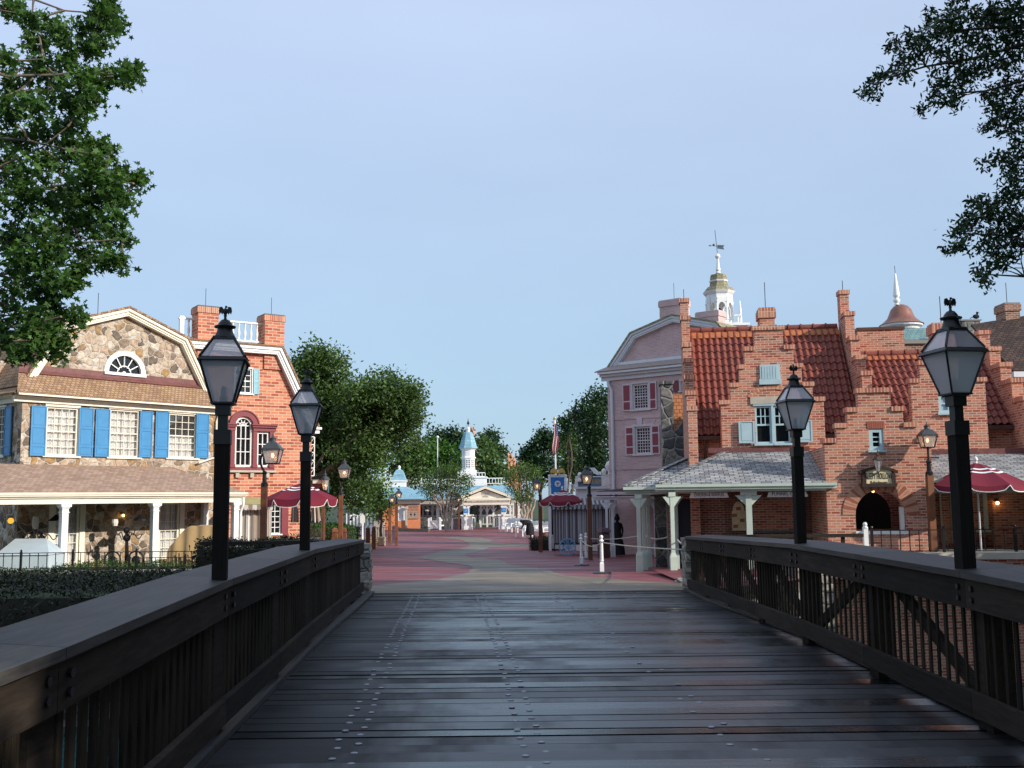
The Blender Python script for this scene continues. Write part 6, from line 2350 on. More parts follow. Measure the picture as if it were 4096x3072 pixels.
# ---- live oak, upper right, in shade
oc = [(70, 475, 12), (95, 460, 14), (130, 430, 22), (130, 480, 14), (165, 390, 28), (205, 380, 26), (245, 350, 34), (285, 390, 26), (290, 330, 36), (200, 225, 20), (240, 215, 26), (250, 290, 30), (300, 240, 40),
      (340, 210, 40), (360, 280, 40), (300, 170, 14), (390, 190, 45), (400, 120, 24), (440, 110, 34), (395, 68, 10), (450, 165, 50), (420, 250, 45), (480, 80, 22), (500, 130, 50), (520, 30, 18), (545, 65, 22), (580, 5, 12),
      (470, 270, 50), (530, 220, 65), (560, 130, 60), (600, 100, 40), (640, 130, 60), (620, 200, 70), (600, 280, 60), (520, 320, 45), (440, 370, 34), (440, 440, 34), (480, 430, 40), (430, 480, 24), (490, 500, 36), (540, 500, 32),
      (560, 420, 50), (550, 370, 50), (600, 440, 30), (610, 380, 50), (650, 370, 45), (370, 555, 14), (440, 530, 18), (540, 535, 14), (690, 50, 50), (720, 120, 70), (700, 220, 80), (690, 320, 60), (780, 60, 80), (850, 40, 90), (800, 160, 90), (860, 140, 80),
      (790, 260, 80), (860, 250, 80), (760, 350, 55), (830, 350, 70), (690, 490, 24), (720, 480, 34), (730, 540, 26), (770, 460, 50), (770, 520, 50), (840, 440, 70), (840, 540, 70), (760, 600, 40), (720, 630, 22), (680, 650, 14), (780, 670, 24), (820, 610, 50), (870, 620, 50),
      (850, 690, 26), (690, 840, 14), (740, 805, 22), (790, 800, 24), (830, 780, 26), (860, 730, 34), (870, 800, 50), (830, 850, 34), (790, 890, 26), (830, 900, 36), (880, 880, 40), (840, 950, 34), (870, 980, 50), (800, 990, 40), (640, 1025, 24), (680, 1040, 34), (650, 1060, 24),
      (720, 1040, 40), (760, 1030, 40), (700, 1090, 50), (760, 1100, 60), (620, 1110, 24), (590, 1130, 24), (640, 1130, 36), (560, 1160, 26), (530, 1190, 18), (600, 1160, 24), (600, 1210, 18), (565, 1250, 18), (495, 1275, 12), (550, 1275, 10), (830, 1080, 70), (870, 1130, 70), (810, 1160, 60),
      (700, 1200, 30), (740, 1190, 36), (700, 1250, 30), (660, 1280, 22), (780, 1230, 60), (850, 1220, 60), (730, 1280, 40), (720, 1330, 34), (770, 1320, 40), (820, 1290, 30), (690, 1370, 30), (760, 1370, 24), (680, 1410, 24), (645, 1400, 18), (690, 1450, 14), (870, 1260, 30)]
OY = 14.0
blobs = []
tips = []
for x, y, r in oc:
 u, v = ZQ(x, y)
 yy = OY + random.uniform(-.7, .9)
 c = atY(u, v, yy)
 blobs.append((tuple(c), r * .19595 * yy / 1024))
 tips.append((x, y, c))
ort = root('live_oak_tree', 'dark live oak branches with narrow leaves hanging in from the upper corner over the restaurant', 'tree', (11.6, 13.2, 0))
dsum = [(c, r, r, r, max(2, int(330 * r * r + 5))) for c, r in blobs]
pts = cluster_points(dsum, 9, .055, .2)
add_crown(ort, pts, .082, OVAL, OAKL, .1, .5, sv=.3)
big = []
for i in range(210):
 a = random.uniform(0, 2 * math.pi)
 rr = 4.6 * math.sqrt(random.random())
 x = 12.6 + rr * math.cos(a)
 y = 11.0 + rr * 1.15 * math.sin(a)
 z = random.uniform(2.6, 11.5)
 if x - .9 < y * .515 + .6: continue
 big.append(((x, y, z), random.uniform(.9, 1.5)))
pts = cluster_points([(c, r, r, r, int(22 * r * r)) for c, r in big], 9, .22, .1)
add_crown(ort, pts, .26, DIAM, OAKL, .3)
mb = MB()
tp = limb_mb(mb, (11.6, 13.2, -.6), (11.2, 13.4, 9.5), .42, .16, 0, 12, 9, .02)
part('trunk', mb, BARK, ort, smooth=True)
mb = MB()
for (k, x, y) in ((8, 150, 410), (8, 240, 220), (7, 470, 480), (8, 540, 100), (6, 730, 560), (5, 790, 830), (4, 560, 1190), (4, 690, 1400), (4, 640, 1060), (5, 800, 650), (7, 800, 250), (8, 700, 60)):
 e = atY(*ZQ(x, y), OY)
 lp = limb_mb(mb, tp[k], e, .07, .008, .05, 6, 9, .03)
 for q in lp[4:]:
  near = sorted(blobs, key=lambda b_: (Vector(b_[0]) - q).length)[:3]
  for b_ in near:
   if (Vector(b_[0]) - q).length < 1.2:
    limb_mb(mb, q, b_[0], .012, .004, .02, 5, 4, .06)
part('limbs', mb, BARK, ort, smooth=True)

# ---- other trees of the same bank, behind the viewer's right shoulder: they shade the bridge
def shade_tree(x, y, r, h0, h1, lab, n=70):
 rt = root('live_oak_tree', lab, 'tree', (x, y, 0), 'live oaks on the near bank')
 bl_ = []
 for i in range(n):
  a = random.uniform(0, 2 * math.pi)
  rr = r * math.sqrt(random.random())
  bl_.append(((x + rr * math.cos(a), y + rr * math.sin(a), random.uniform(h0, h1)), random.uniform(1.0, 1.6)))
 p_ = cluster_points([(c, q, q, q, int(22 * q * q)) for c, q in bl_], 9, .25, .1)
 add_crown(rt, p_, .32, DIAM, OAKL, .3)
 mb = MB()
 tq = limb_mb(mb, (x, y, -2.9), (x, y, h1 * .8), .45, .15, 0, 10, 7, .02)
 part('trunk', mb, BARK, rt, smooth=True)
shade_tree(9.5, 3.5, 3.4, 1.8, 10.5, 'live oak standing off the bridge behind the viewer')
shade_tree(14.5, -1.5, 4.5, 2.0, 15, 'tall live oak on the near bank behind the viewer')
shade_tree(19.5, 5.0, 4.5, 3.0, 16, 'tall live oak farther back on the near bank', 80)
shade_tree(19.5, 19.0, 3.6, .2, 3.6, 'low unseen live oak added to shade the brick canal wall', 60)  # added low crown, keeps the sun off the retaining wall only
shade_tree(8.5, -8, 4.0, 2.0, 12, 'live oak on the near bank by the bridge foot', 60)
shade_tree(-9.0, -9, 4.5, 2.0, 11, 'live oak on the other side of the bridge foot', 50)

# ---- big oaks middle left
blobs = circ(Z2, [(320, 250, 110), (250, 300, 130), (200, 400, 130), (420, 270, 80), (480, 310, 50), (500, 390, 26), (330, 380, 120), (300, 500, 160), (220, 560, 140), (400, 520, 120), (470, 540, 120), (300, 700, 180), (420, 720, 160), (250, 850, 160), (380, 880, 170), (300, 1020, 170), (430, 1050, 140), (350, 1200, 120), (320, 1330, 90)], 60, 2.0)
tree('oak_tree', 'tall oak with a feathery top rising just beyond the brick house corner', 'oaks beyond the brick house', (onG(*Z2(400, 1450)).x, 60, gz(60)), blobs, .21, DIAM, OAKM, 24, .30, per=11, trunk_r=.4)
blobs = circ(Z2, [(560, 560, 110), (640, 500, 90), (690, 480, 90), (760, 520, 120), (800, 440, 80), (830, 400, 36), (880, 490, 100), (960, 500, 90), (1010, 520, 70), (1040, 560, 46), (640, 640, 150), (760, 650, 150), (880, 620, 140), (980, 620, 100), (1020, 690, 60), (560, 720, 130), (690, 760, 140), (820, 760, 140), (930, 730, 110), (960, 800, 60),
                   (600, 860, 140), (730, 880, 120), (560, 980, 130), (850, 860, 80), (700, 960, 80), (560, 1100, 120), (480, 1200, 110), (620, 1180, 90), (600, 1300, 80), (690, 1240, 60)], 57, 2.0)
tree('oak_tree', 'broad round-headed oak whose crown reaches over the black smokestack', 'oaks beyond the brick house', (onG(*Z2(690, 1500)).x, 57, gz(57)), blobs, .20, DIAM, OAKM, 26, .28, per=11, trunk_r=.38)
blobs = circ(Z2, [(760, 1000, 80), (760, 1160, 70), (790, 1260, 70), (700, 1330, 60), (760, 1340, 60)], 74, 1.5)
tree('young_tree', 'bright yellow green tree lit by the sun behind the broad oak', None, (atY(*Z2(790, 1400), 74).x, 74, gz(74)), blobs, .24, DIAM, LGREEN, 11, .35, per=9, trunk_r=.12)
# ---- trees behind the landing
FB = 135.0
blobs = circ(Z3, [(640, 470, 80), (720, 470, 80), (590, 520, 70), (780, 540, 90), (680, 560, 110), (850, 590, 80), (610, 630, 90), (740, 660, 110), (860, 690, 80), (560, 700, 60), (900, 640, 50)], FB, 2)
tree('clipped_tree', 'rounded yellow green tree behind the black smokestack and white pole', 'far trees behind the landing', (atY(*Z3(700, 800), FB).x, FB, gz(FB)), blobs, .5, DIAM, TOPI, 3.6, .55, per=10, trunk_r=.3, limbs=False)
blobs = circ(Z3, [(680, 350, 36), (730, 360, 46), (780, 330, 40), (820, 360, 60), (880, 340, 60), (930, 360, 60), (900, 430, 80), (820, 430, 60), (930, 520, 70), (760, 400, 50)], FB + 14, 2)
tree('far_tree', 'loose dark grey green tree behind the landing, left of its tower', 'far trees behind the landing', (atY(*Z3(850, 800), FB + 14).x, FB + 14, gz(FB)), blobs, .5, DIAM, OAKD, 2.6, .6, per=9, trunk_r=.28, n_limbs=8)
blobs = circ(Z3, [(380, 520, 70), (330, 600, 80), (430, 600, 90), (380, 690, 90), (500, 560, 60), (540, 430, 40), (520, 480, 50), (480, 680, 80), (420, 520, 60)], FB - 8, 2)
tree('far_tree', 'dense green tree seen behind the lower part of the smokestack', 'far trees behind the landing', (atY(*Z3(420, 800), FB - 8).x, FB - 8, gz(FB)), blobs, .5, DIAM, OAKM, 3.4, .6, per=9, trunk_r=.28, n_limbs=6)
blobs = circ(Z3, [(1110, 500, 50), (1150, 480, 50), (1130, 560, 80), (1220, 540, 70), (1200, 620, 90), (1290, 590, 70), (1310, 680, 40), (1250, 700, 80), (1120, 640, 60), (1110, 410, 36)], FB - 4, 2)
tree('far_tree', 'deep green tree just right of the landing tower', 'far trees behind the landing', (atY(*Z3(1200, 800), FB - 4).x, FB - 4, gz(FB)), blobs, .5, DIAM, OAKM, 3.4, .6, per=9, trunk_r=.28, n_limbs=6)
blobs = circ(Z3, [(1180, 350, 34), (1220, 345, 40), (1250, 370, 40), (1170, 395, 30), (1230, 420, 46), (1270, 450, 24), (1190, 450, 34), (1290, 490, 22), (1330, 500, 22), (1240, 480, 34)], FB + 22, 2)
tree('pine_tree', 'tall thin pine rising above the trees beside the landing tower', 'far trees behind the landing', (atY(*Z3(1225, 800), FB + 22).x, FB + 22, gz(FB)), blobs, .45, DIAM, OAKD, 3.0, .5, per=9, trunk_r=.3, n_limbs=8)
blobs = circ(Z3, [(1720, 330, 30), (1760, 350, 40), (1680, 380, 50), (1640, 410, 40), (1800, 380, 50), (1740, 430, 70), (1660, 480, 70), (1600, 480, 24), (1540, 500, 18), (1590, 530, 50), (1700, 560, 90), (1800, 500, 80), (1620, 600, 90), (1560, 560, 50), (1520, 620, 50), (1730, 650, 90), (1840, 620, 80), (1650, 690, 80), (1850, 420, 60), (1600, 660, 60), (1780, 730, 60), (1880, 700, 60)], 150, 2)
tree('far_tree', 'open branched grey green tree left of the flagpole', 'trees around the flagpole', (atY(*Z3(1700, 900), 150).x, 150, gz(112)), blobs, .46, DIAM, OAKD, 3.4, .5, per=9, trunk_r=.3, n_limbs=10)
blobs = circ(Z4, [(500, 330, 60), (560, 300, 60), (470, 400, 70), (560, 400, 80), (500, 480, 80), (590, 500, 60), (530, 560, 80), (480, 620, 60), (440, 330, 30), (560, 640, 60), (620, 560, 60)], 142, 2)
tree('leafy_tree', 'fresh green tree right of the flagpole, before the dark trees', 'trees around the flagpole', (atY(*Z4(520, 760), 142).x, 142, gz(96)), blobs, .46, DIAM, OAKM, 3.6, .5, per=9, trunk_r=.3, n_limbs=8)
blobs = circ(Z4, [(500, 180, 50), (450, 220, 36), (560, 200, 50), (540, 150, 30), (480, 250, 40)], 138, 1)
tree('dark_tree', 'small dark round crowned tree peeping over the fresh green one', 'trees around the flagpole', (atY(*Z4(500, 760), 138).x, 138, gz(92)), blobs, .42, DIAM, OAKD, 3, .4, per=9, trunk_r=.2, n_limbs=4)
blobs = circ(Z4, [(790, -20, 70), (840, -40, 70), (740, 50, 60), (690, 90, 60), (640, 100, 60), (600, 130, 50), (740, 150, 90), (820, 80, 90), (680, 200, 90), (800, 200, 110), (720, 300, 100), (820, 330, 100), (660, 330, 80), (700, 420, 100), (800, 450, 100), (660, 480, 80), (740, 560, 100), (830, 580, 80), (680, 600, 80), (740, 680, 80), (640, 260, 50)], 80, 2)
tree('dark_tree', 'massive dark green tree against the edge of the pink house', 'trees around the flagpole', (atY(*Z4(760, 800), 80).x, 80, gz(80)), blobs, .27, DIAM, OAKD, 9, .38, per=10, trunk_r=.28, n_limbs=8)

# ---- crape myrtles in front of the landing
def myrtle(label, base, blobs, Y):
 rt = root('myrtle_tree', label, 'tree', base, 'spreading myrtles in front of the landing')
 pts = cluster_points([(c, r, r, r, int(38 * r * r) + 8) for c, r in blobs], 10, .24, .3)
 add_crown(rt, pts, .22, OVAL, MYRT, .1, -.4)
 tb_ = MB()
 st = []
 for k in range(5):
  st.append(limb_mb(tb_, (base[0] + random.uniform(-.12, .12), base[1] + random.uniform(-.1, .1), base[2] - .1), (base[0] + (k - 2) * .38, base[1] + random.uniform(-.3, .3), base[2] + 3.0), .12, .07, 0, 7, 5, .04))
 part('trunk', tb_, BARKP, rt, smooth=True)
 lb = MB()
 for c, r in blobs:
  s = min(st, key=lambda q: abs(q[-1].x - c[0] * .35 - base[0] * .65))
  limb_mb(lb, s[-1], (c[0], c[1], c[2] + r * .3), .05, .015, .02, 5, 5, .04)
  limb_mb(lb, s[-2], (c[0] + random.uniform(-.5, .5), c[1], c[2]), .04, .012, .02, 5, 5, .05)
 part('limbs', lb, BARKP, rt, smooth=True)
my = 98.0
bb = atY(*Z3(800, 1145), my)
blobs = circ(Z3, [(590, 790, 50), (640, 720, 60), (700, 680, 50), (760, 700, 70), (830, 660, 60), (890, 700, 70), (950, 740, 60), (1000, 770, 46), (640, 800, 60), (720, 790, 70), (810, 780, 80), (900, 800, 70), (980, 830, 46), (620, 860, 46), (700, 870, 60), (880, 880, 60), (960, 890, 36), (800, 870, 70), (650, 920, 30), (900, 940, 30), (730, 640, 24), (860, 620, 26), (560, 830, 24)], my, 1.4)
myrtle('spreading myrtle tree with pale trunks in front of the orange landing kiosk roof', (bb.x, my, gz(my)), blobs, my)
my = 94.0
bb = atY(*Z3(1562, 1130), my)
blobs = circ(Z3, [(1400, 700, 50), (1460, 660, 60), (1530, 640, 60), (1600, 660, 60), (1400, 770, 60), (1480, 750, 70), (1560, 740, 70), (1640, 740, 60), (1430, 840, 60), (1520, 850, 60), (1600, 850, 60), (1460, 910, 36), (1580, 930, 36), (1680, 800, 40), (1660, 680, 40), (1370, 740, 30), (1520, 940, 30)], my, 1.4)
myrtle('spreading myrtle tree beside the white benches', (bb.x, my, gz(my)), blobs, my)

# ---- hedges
def hedge(name, label, poly, h, mat, leaf=.07, dens=420, jit=.10, base=True, zb=None, z_of=None, group=None):
 """poly: list of ground points forming a strip footprint [(x,y),...]; leaves over a soil-dark core"""
 xs_ = [p[0] for p in poly]; ys_ = [p[1] for p in poly]
 cx_, cy_ = sum(xs_) / len(xs_), sum(ys_) / len(ys_)
 rt = root(name, label, 'hedge', (cx_, cy_, gz(cy_)), group)
 P_ = [Vector((x, y, 0)) for x, y in poly]
 T = tessellate_polygon([P_])
 areas = [((P_[t[1]] - P_[t[0]]).cross(P_[t[2]] - P_[t[0]])).length / 2 for t in T]
 zf = z_of or (lambda x, y: gz(y))
 pts = []
 tot = sum(areas)
 n = int(tot * dens)
 for t, A in zip(T, areas):
  m = int(n * A / tot)
  r1, r2 = RNG.random(m), RNG.random(m)
  fl = r1 + r2 > 1
  r1[fl], r2[fl] = 1 - r1[fl], 1 - r2[fl]
  a, b_, c = (np.array(P_[i][:2]) for i in t)
  q = a + r1[:, None] * (b_ - a) + r2[:, None] * (c - a)
  bumpy = .06 * np.sin(q[:, 0] * 3.1) + .05 * np.sin(q[:, 1] * 4.3 + q[:, 0] * 2)
  z = np.array([zf(x, y) for x, y in q]) + h + bumpy + RNG.normal(size=m) * jit * .6
  pts.append(np.column_stack([q, z]))
 for i in range(len(poly)):
  p, q = np.array(poly[i]), np.array(poly[(i + 1) % len(poly)])
  L_ = np.linalg.norm(q - p)
  m = int(L_ * h * dens)
  t = RNG.random(m)
  xy = p + t[:, None] * (q - p) + RNG.normal(size=(m, 2)) * jit * .6
  z = np.array([zf(x, y) for x, y in xy]) + RNG.random(m) * h
  pts.append(np.column_stack([xy, z]))
 o = add_crown(rt, np.concatenate(pts), leaf, OVAL, mat, .2, name='foliage')
 mb = MB()
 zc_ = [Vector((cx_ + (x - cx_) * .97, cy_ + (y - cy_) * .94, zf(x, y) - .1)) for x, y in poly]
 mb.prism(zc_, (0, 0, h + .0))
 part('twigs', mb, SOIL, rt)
 return rt
lowz = lambda x, y: gz(y) - 1.95
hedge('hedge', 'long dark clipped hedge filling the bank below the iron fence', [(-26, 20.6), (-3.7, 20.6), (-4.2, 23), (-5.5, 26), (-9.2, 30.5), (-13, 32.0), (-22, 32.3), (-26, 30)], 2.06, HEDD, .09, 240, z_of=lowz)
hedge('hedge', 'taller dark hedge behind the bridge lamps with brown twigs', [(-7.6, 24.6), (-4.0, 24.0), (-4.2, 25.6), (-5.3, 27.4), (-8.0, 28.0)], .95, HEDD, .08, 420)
hedge('hedge', 'small sunlit green shrub bed before the brick house window', [(-10.3, 41.5), (-7.6, 41.5), (-7.9, 43), (-10.2, 43)], .85, HEDG, .09, 420)
hedge('hedge', 'sunlit low hedge and grass border inside the iron fence', [(-15.5, 34.2), (-9.4, 33.6), (-9.8, 35.2), (-15.2, 35.6)], .22, HEDG, .07, 420)
hedge('hedge', 'green hedge block beside the brown wood lamp posts', [(-13.5, 54), (-8.6, 54), (-8.6, 58), (-13.5, 58)], 1.45, HEDG, .13, 130)
p = onG(*ZC(1150, 1330))
hedge('hedge', 'green hedge corner behind the white sign post', [(-11.2, 52), (-10.2, 52), (-9.2, 57), (-10.5, 58)], 1.5, HEDG, .13, 160)
# canal bank wall on the left
rt = root('canal_wall', 'mossy rock wall of the canal below the hedge', 'wall', (-12, 22, -1))
b = MB().box(-60, -3.62, 21.9, 22.4, -3, -.10)
part('wall', b, STONEB, rt)

# ================================================================ riverboat landing
LY = 108.0
FL = Plane((0, LY), (1, 0))
gl_ = gz(LY)
def PL(uv, n=0): return FL.px(uv, n)
h5 = root('landing_pavilion', 'white riverboat landing pavilion with pale blue roofs, pediment gate and slim octagonal tower', 'pavilion', (PL((500, 525))[0], LY, gl_))
NF = 3.0   # roof eave plane towards viewer
def zpx(y, n=0, x=1160): return PL(Z3(x, y), n)[1]
def apx(x, n=0, y=900): return PL(Z3(x, y), n)[0]
# main roofs
ze5 = zpx(930, NF)
def hip(b, a0, a1, z0, a2, a3, z1, n0, n1, nb):
 """hip roof: front slope + two ends"""
 quadpanel(b, [FL.w(a0, z0, n0), FL.w(a1, z0, n0), FL.w(a3, z1, n1), FL.w(a2, z1, n1)], .08)
 quadpanel(b, [FL.w(a1, z0, n0), FL.w(a1, z0, nb), FL.w(a3, z1, nb + (n0 - n1) * .5), FL.w(a3, z1, n1)], .08)
 quadpanel(b, [FL.w(a0, z0, nb), FL.w(a0, z0, n0), FL.w(a2, z1, n1), FL.w(a2, z1, nb + (n0 - n1) * .5)], .08)
b = MB()
zt5 = zpx(812, -1)
hip(b, apx(330, NF), apx(1510, NF), ze5, apx(560, -1), apx(1400, -1), zt5, NF, -1.0, -8)
part('roof', b, SLATEB, h5)
b = MB()
zk1 = zpx(822, 0, 350)
hip(b, apx(125, NF + 1), apx(620, NF + 1), zpx(938, NF + 1, 300), apx(275, 0), apx(405, 0), zk1, NF + 1, 0, -5)
part('roof', b, SLATEB, h5)
# kiosk lantern and its cap
b = MB().fbox(FL, apx(280), apx(402), zk1 - .1, zpx(755), -1.6, 0)
b.fbox(FL, apx(270), apx(412), zpx(765), zpx(752), -1.7, .1)
part('lantern_base', b, WHITE, h5)
ac_ = (apx(262) + apx(418)) / 2
hwid = (apx(418) - apx(262)) / 2
c = FL.w(ac_, 0, -.8)
b = MB().lathe(c, [(hwid * 1.42, zpx(752)), (hwid * 1.1, zpx(735)), (hwid * .85, zpx(690)), (hwid * .55, zpx(655)), (.12, zpx(645))], 4, math.pi / 4)
part('cap_roof', b, SLATEB, h5)
part('finial', MB().lathe(c, [(.2, zpx(648)), (.1, zpx(640)), (.18, zpx(628)), (.12, zpx(618)), (.02, zpx(608))], 10), WHITE, h5)
# upper white deck box and railings
b = MB().fbox(FL, apx(1000, -1.5), apx(1172, -1.5), zt5 - .6, zpx(735, -1.5), -5, -1.5)
b.fbox(FL, apx(985, -1.4), apx(1185, -1.4), zpx(738, -1.4), zpx(728, -1.4), -5.1, -1.4)
b.fbox(FL, apx(560, -1.5), apx(1000, -1.5), zt5 - .3, zpx(790, -1.5), -5, -1.5)
part('deck_parapet', b, WHITE, h5)
def railing_px(rt, x0, x1, ytop, ybot, n, gap=.32, mat=WHITE, th=.06):
 a0, a1 = apx(x0, n), apx(x1, n)
 zt, zb_ = zpx(ytop, n), zpx(ybot, n)
 b = MB()
 b.fbox(FL, a0, a1, zt - .09, zt, n - .05, n + .05)
 b.fbox(FL, a0, a1, zb_, zb_ + .08, n - .05, n + .05)
 k = max(1, int((a1 - a0) / gap))
 for i in range(k + 1):
  a = a0 + (a1 - a0) * i / k
  w_ = th * (1.9 if i % 6 == 0 else 1)
  b.fbox(FL, a - w_ / 2, a + w_ / 2, zb_ + .08, zt - .09 if i % 6 else zt + .15, n - .03, n + .03)
 return part('railing', b, mat, rt)
railing_px(h5, 1175, 1375, 738, 795, -1.6)
railing_px(h5, 905, 1165, 685, 728, -1.6)
railing_px(h5, 560, 905, 745, 790, -1.6)
# tower
TY = -3.0
tw = lambda y: PL(Z3(1005, y), TY)[1]
ta = apx(1005, TY)
wp_ = lambda px: px * .10549 * (LY + 3) / 1024
c = FL.w(ta, 0, TY)
ph = math.pi / 8
b = MB().fbox(FL, ta - wp_(75), ta + wp_(75), tw(735), tw(680), TY - 1, TY + 1)
b.lathe(c, [(wp_(85), tw(685)), (wp_(85), tw(668)), (wp_(66), tw(660)), (wp_(66), tw(560)), (wp_(76), tw(552)), (wp_(76), tw(542)), (wp_(66), tw(538)), (wp_(66), tw(480)), (wp_(84), tw(462)), (wp_(84), tw(455))], 8, ph)
part('tower_shaft', b, WHITE, h5)
b = MB().lathe(c, [(wp_(98), tw(460)), (wp_(84), tw(430)), (wp_(66), tw(370)), (wp_(48), tw(318)), (wp_(38), tw(306))], 8, ph)
part('tower_roof', b, SLATEB, h5)
b = MB().lathe(c, [(wp_(20), tw(308)), (wp_(18), tw(285)), (wp_(22), tw(280)), (wp_(14), tw(262)), (.05, tw(252))], 8)
part('tower_neck', b, GUTP, h5)
b = MB().lathe(c, [(.04, tw(255)), (.03, tw(235)), (.12, tw(228)), (.14, tw(218)), (.05, tw(200)), (.01, tw(172))], 8)
part('finial', b, IRON, h5)
for (y0, y1, m) in ((570, 640, DGLASS), (488, 532, GUTP)):
 for k, (xx, ww) in enumerate(((1017, 16), (965, 8), (1057, 6))):
  a0, a1 = PL(Z3(xx - ww, y0), TY + .9)[0], PL(Z3(xx + ww, y0), TY + .9)[0]
  t_ = (3 * math.pi / 2 + (0, -math.pi / 4, math.pi / 4)[k])
  rr = wp_(66) * math.cos(ph)
  ctr = Vector((c.x + rr * math.cos(t_), c.y + rr * math.sin(t_), 0))
  FW = Plane((ctr.x, ctr.y), (-math.sin(t_), math.cos(t_)))
  hw_ = wp_(66) * math.sin(ph) * .62
  zz0, zz1 = tw(y1), tw(y0)
  w_ = part('window', MB().fbox(FW, -hw_ - .08, hw_ + .08, zz0 - .08, zz1 + .08, .004, .03), GUTP if m is DGLASS else WHITE, h5)
  p_ = part('pane', MB().fbox(FW, -hw_, hw_, zz0, zz1, .031, .04), m, w_)
  if m is DGLASS:
   mm_ = MB()
   for j in (1, 2): mm_.fbox(FW, -hw_ + 2 * hw_ * j / 3 - .03, -hw_ + 2 * hw_ * j / 3 + .03, zz0, zz1, .041, .055)
   for j in (1, 2, 3): mm_.fbox(FW, -hw_, hw_, zz0 + (zz1 - zz0) * j / 4 - .03, zz0 + (zz1 - zz0) * j / 4 + .03, .041, .05)
   part('glazing_bars', mm_, WHITE, w_)
# pediment gate
PN_ = NF + 1.2
pa0, pa1, pa2 = apx(945, PN_), apx(1165, PN_), apx(1395, PN_)
pz0, pz1 = zpx(932, PN_), zpx(850, PN_)
b = MB().fprism(FL, [(pa0 + .2, pz0), (pa2 - .2, pz0), (pa1, pz1)], PN_ - .5, PN_ - .1)
part('pediment', b, CREAM, h5)
b = MB()
for A, B in (((pa0 - .1, pz0), (pa1, pz1 + .1)), ((pa1, pz1 + .1), (pa2 + .1, pz0))):
 b.fprism(FL, [A, B, (B[0], B[1] + .28), (A[0], A[1] + .28)], PN_ - .6, PN_ + .25)
b.fbox(FL, pa0 - .1, pa2 + .1, pz0 - .22, pz0, PN_ - .6, PN_ + .2)
k = 34
for i in range(k):
 a = pa0 + (pa2 - pa0) * (i + .5) / k
 b.fbox(FL, a - .05, a + .05, pz0 - .34, pz0 - .222, PN_ - .1, PN_ + .12)
b.fbox(FL, pa0, pa2, pz0 - .65, pz0 - .342, PN_ - .5, PN_ + .02)
part('pediment_trim', b, CREAM, h5)
b = MB()
quadpanel(b, [FL.w(pa0 - .1, pz0 + .3, PN_ + .2), FL.w(pa1, pz1 + .4, PN_ + .2), FL.w(pa1, pz1 + .4, -1.5), FL.w(pa0 - .1, pz0 + .3, -1.5)][::-1], .04)
quadpanel(b, [FL.w(pa1, pz1 + .4, PN_ + .2), FL.w(pa2 + .1, pz0 + .3, PN_ + .2), FL.w(pa2 + .1, pz0 + .3, -1.5), FL.w(pa1, pz1 + .4, -1.5)][::-1], .04)
part('roof', b, SLATEB, h5)
text('lettering', 'RIVERBOAT', FL, pa1, zpx(891, PN_), PN_ - .095, .24, CONC, h5, width=wp_(72))
text('lettering', 'LANDING', FL, pa1, zpx(916, PN_), PN_ - .095, .24, CONC, h5, width=wp_(56))
# columns of the gate and the colonnade
def colm(x0, x1, n, top, base_y, mat=WHITE, plinth=None, name='column'):
 a0, a1 = apx(x0, n, 1000), apx(x1, n, 1000)
 b = MB()
 b.fbox(FL, a0, a1, gl_, top, n - (a1 - a0) / 2, n + (a1 - a0) / 2)
 b.fbox(FL, a0 - .08, a1 + .08, top - .25, top, n - (a1 - a0) / 2 - .08, n + (a1 - a0) / 2 + .08)
 if plinth:
  zp = zpx(plinth, n)
  b.fbox(FL, a0 - .15, a1 + .15, gl_ - .05, zp, n - (a1 - a0) / 2 - .15, n + (a1 - a0) / 2 + .15)
  b.fbox(FL, a0 - .22, a1 + .22, zp, zp + .12, n - (a1 - a0) / 2 - .22, n + (a1 - a0) / 2 + .22)
 part(name, b, mat, h5)
ptop = pz0 - .66
for x0, x1 in ((962, 974), (1000, 1012), (1318, 1330), (1348, 1358)):
 colm(x0, x1, PN_ - .25, ptop, 0)
for x0, x1 in ((958, 1022), (1308, 1380)):
 a0, a1 = apx(x0, PN_), apx(x1, PN_)
 zp = zpx(1100, PN_)
 b = MB().fbox(FL, a0 - .2, a1 + .2, gl_ - .05, zp, PN_ - 1.0, PN_ + .1)
 b.fbox(FL, a0 - .3, a1 + .3, zp, zp + .16, PN_ - 1.1, PN_ + .2)
 for k in range(2):
  w_ = (a1 - a0) / 2
  b.fbox(FL, a0 + k * w_ + .1, a0 + (k + 1) * w_ - .1, gl_ + .4, zp - .3, PN_ + .102, PN_ + .14)
 part('plinth', b, WHITE, h5)
DK = paint('dark_green_post', (.10, .10, .09), .6, .2, 3)
for x0, x1 in ((905, 920), (1082, 1100), (1270, 1295), (1438, 1452), (568, 578), (660, 672), (800, 812), (700, 730)):
 colm(x0, x1, .5 if x0 != 700 else 1.5, ze5 - .1, 0, DK if x0 in (905, 1082, 1270, 1438) else WHITE)
# fascia beam under the main roof
b = MB().fbox(FL, apx(540, NF), pa0 - .15, ze5 - .55, ze5 - .1, NF - .5, NF - .2)
b.fbox(FL, pa2 + .15, apx(1500, NF), ze5 - .55, ze5 - .1, NF - .5, NF - .2)
pieces('fascia', b, paint('grey_fascia', (.40, .38, .34), .6, .1, 3), h5)
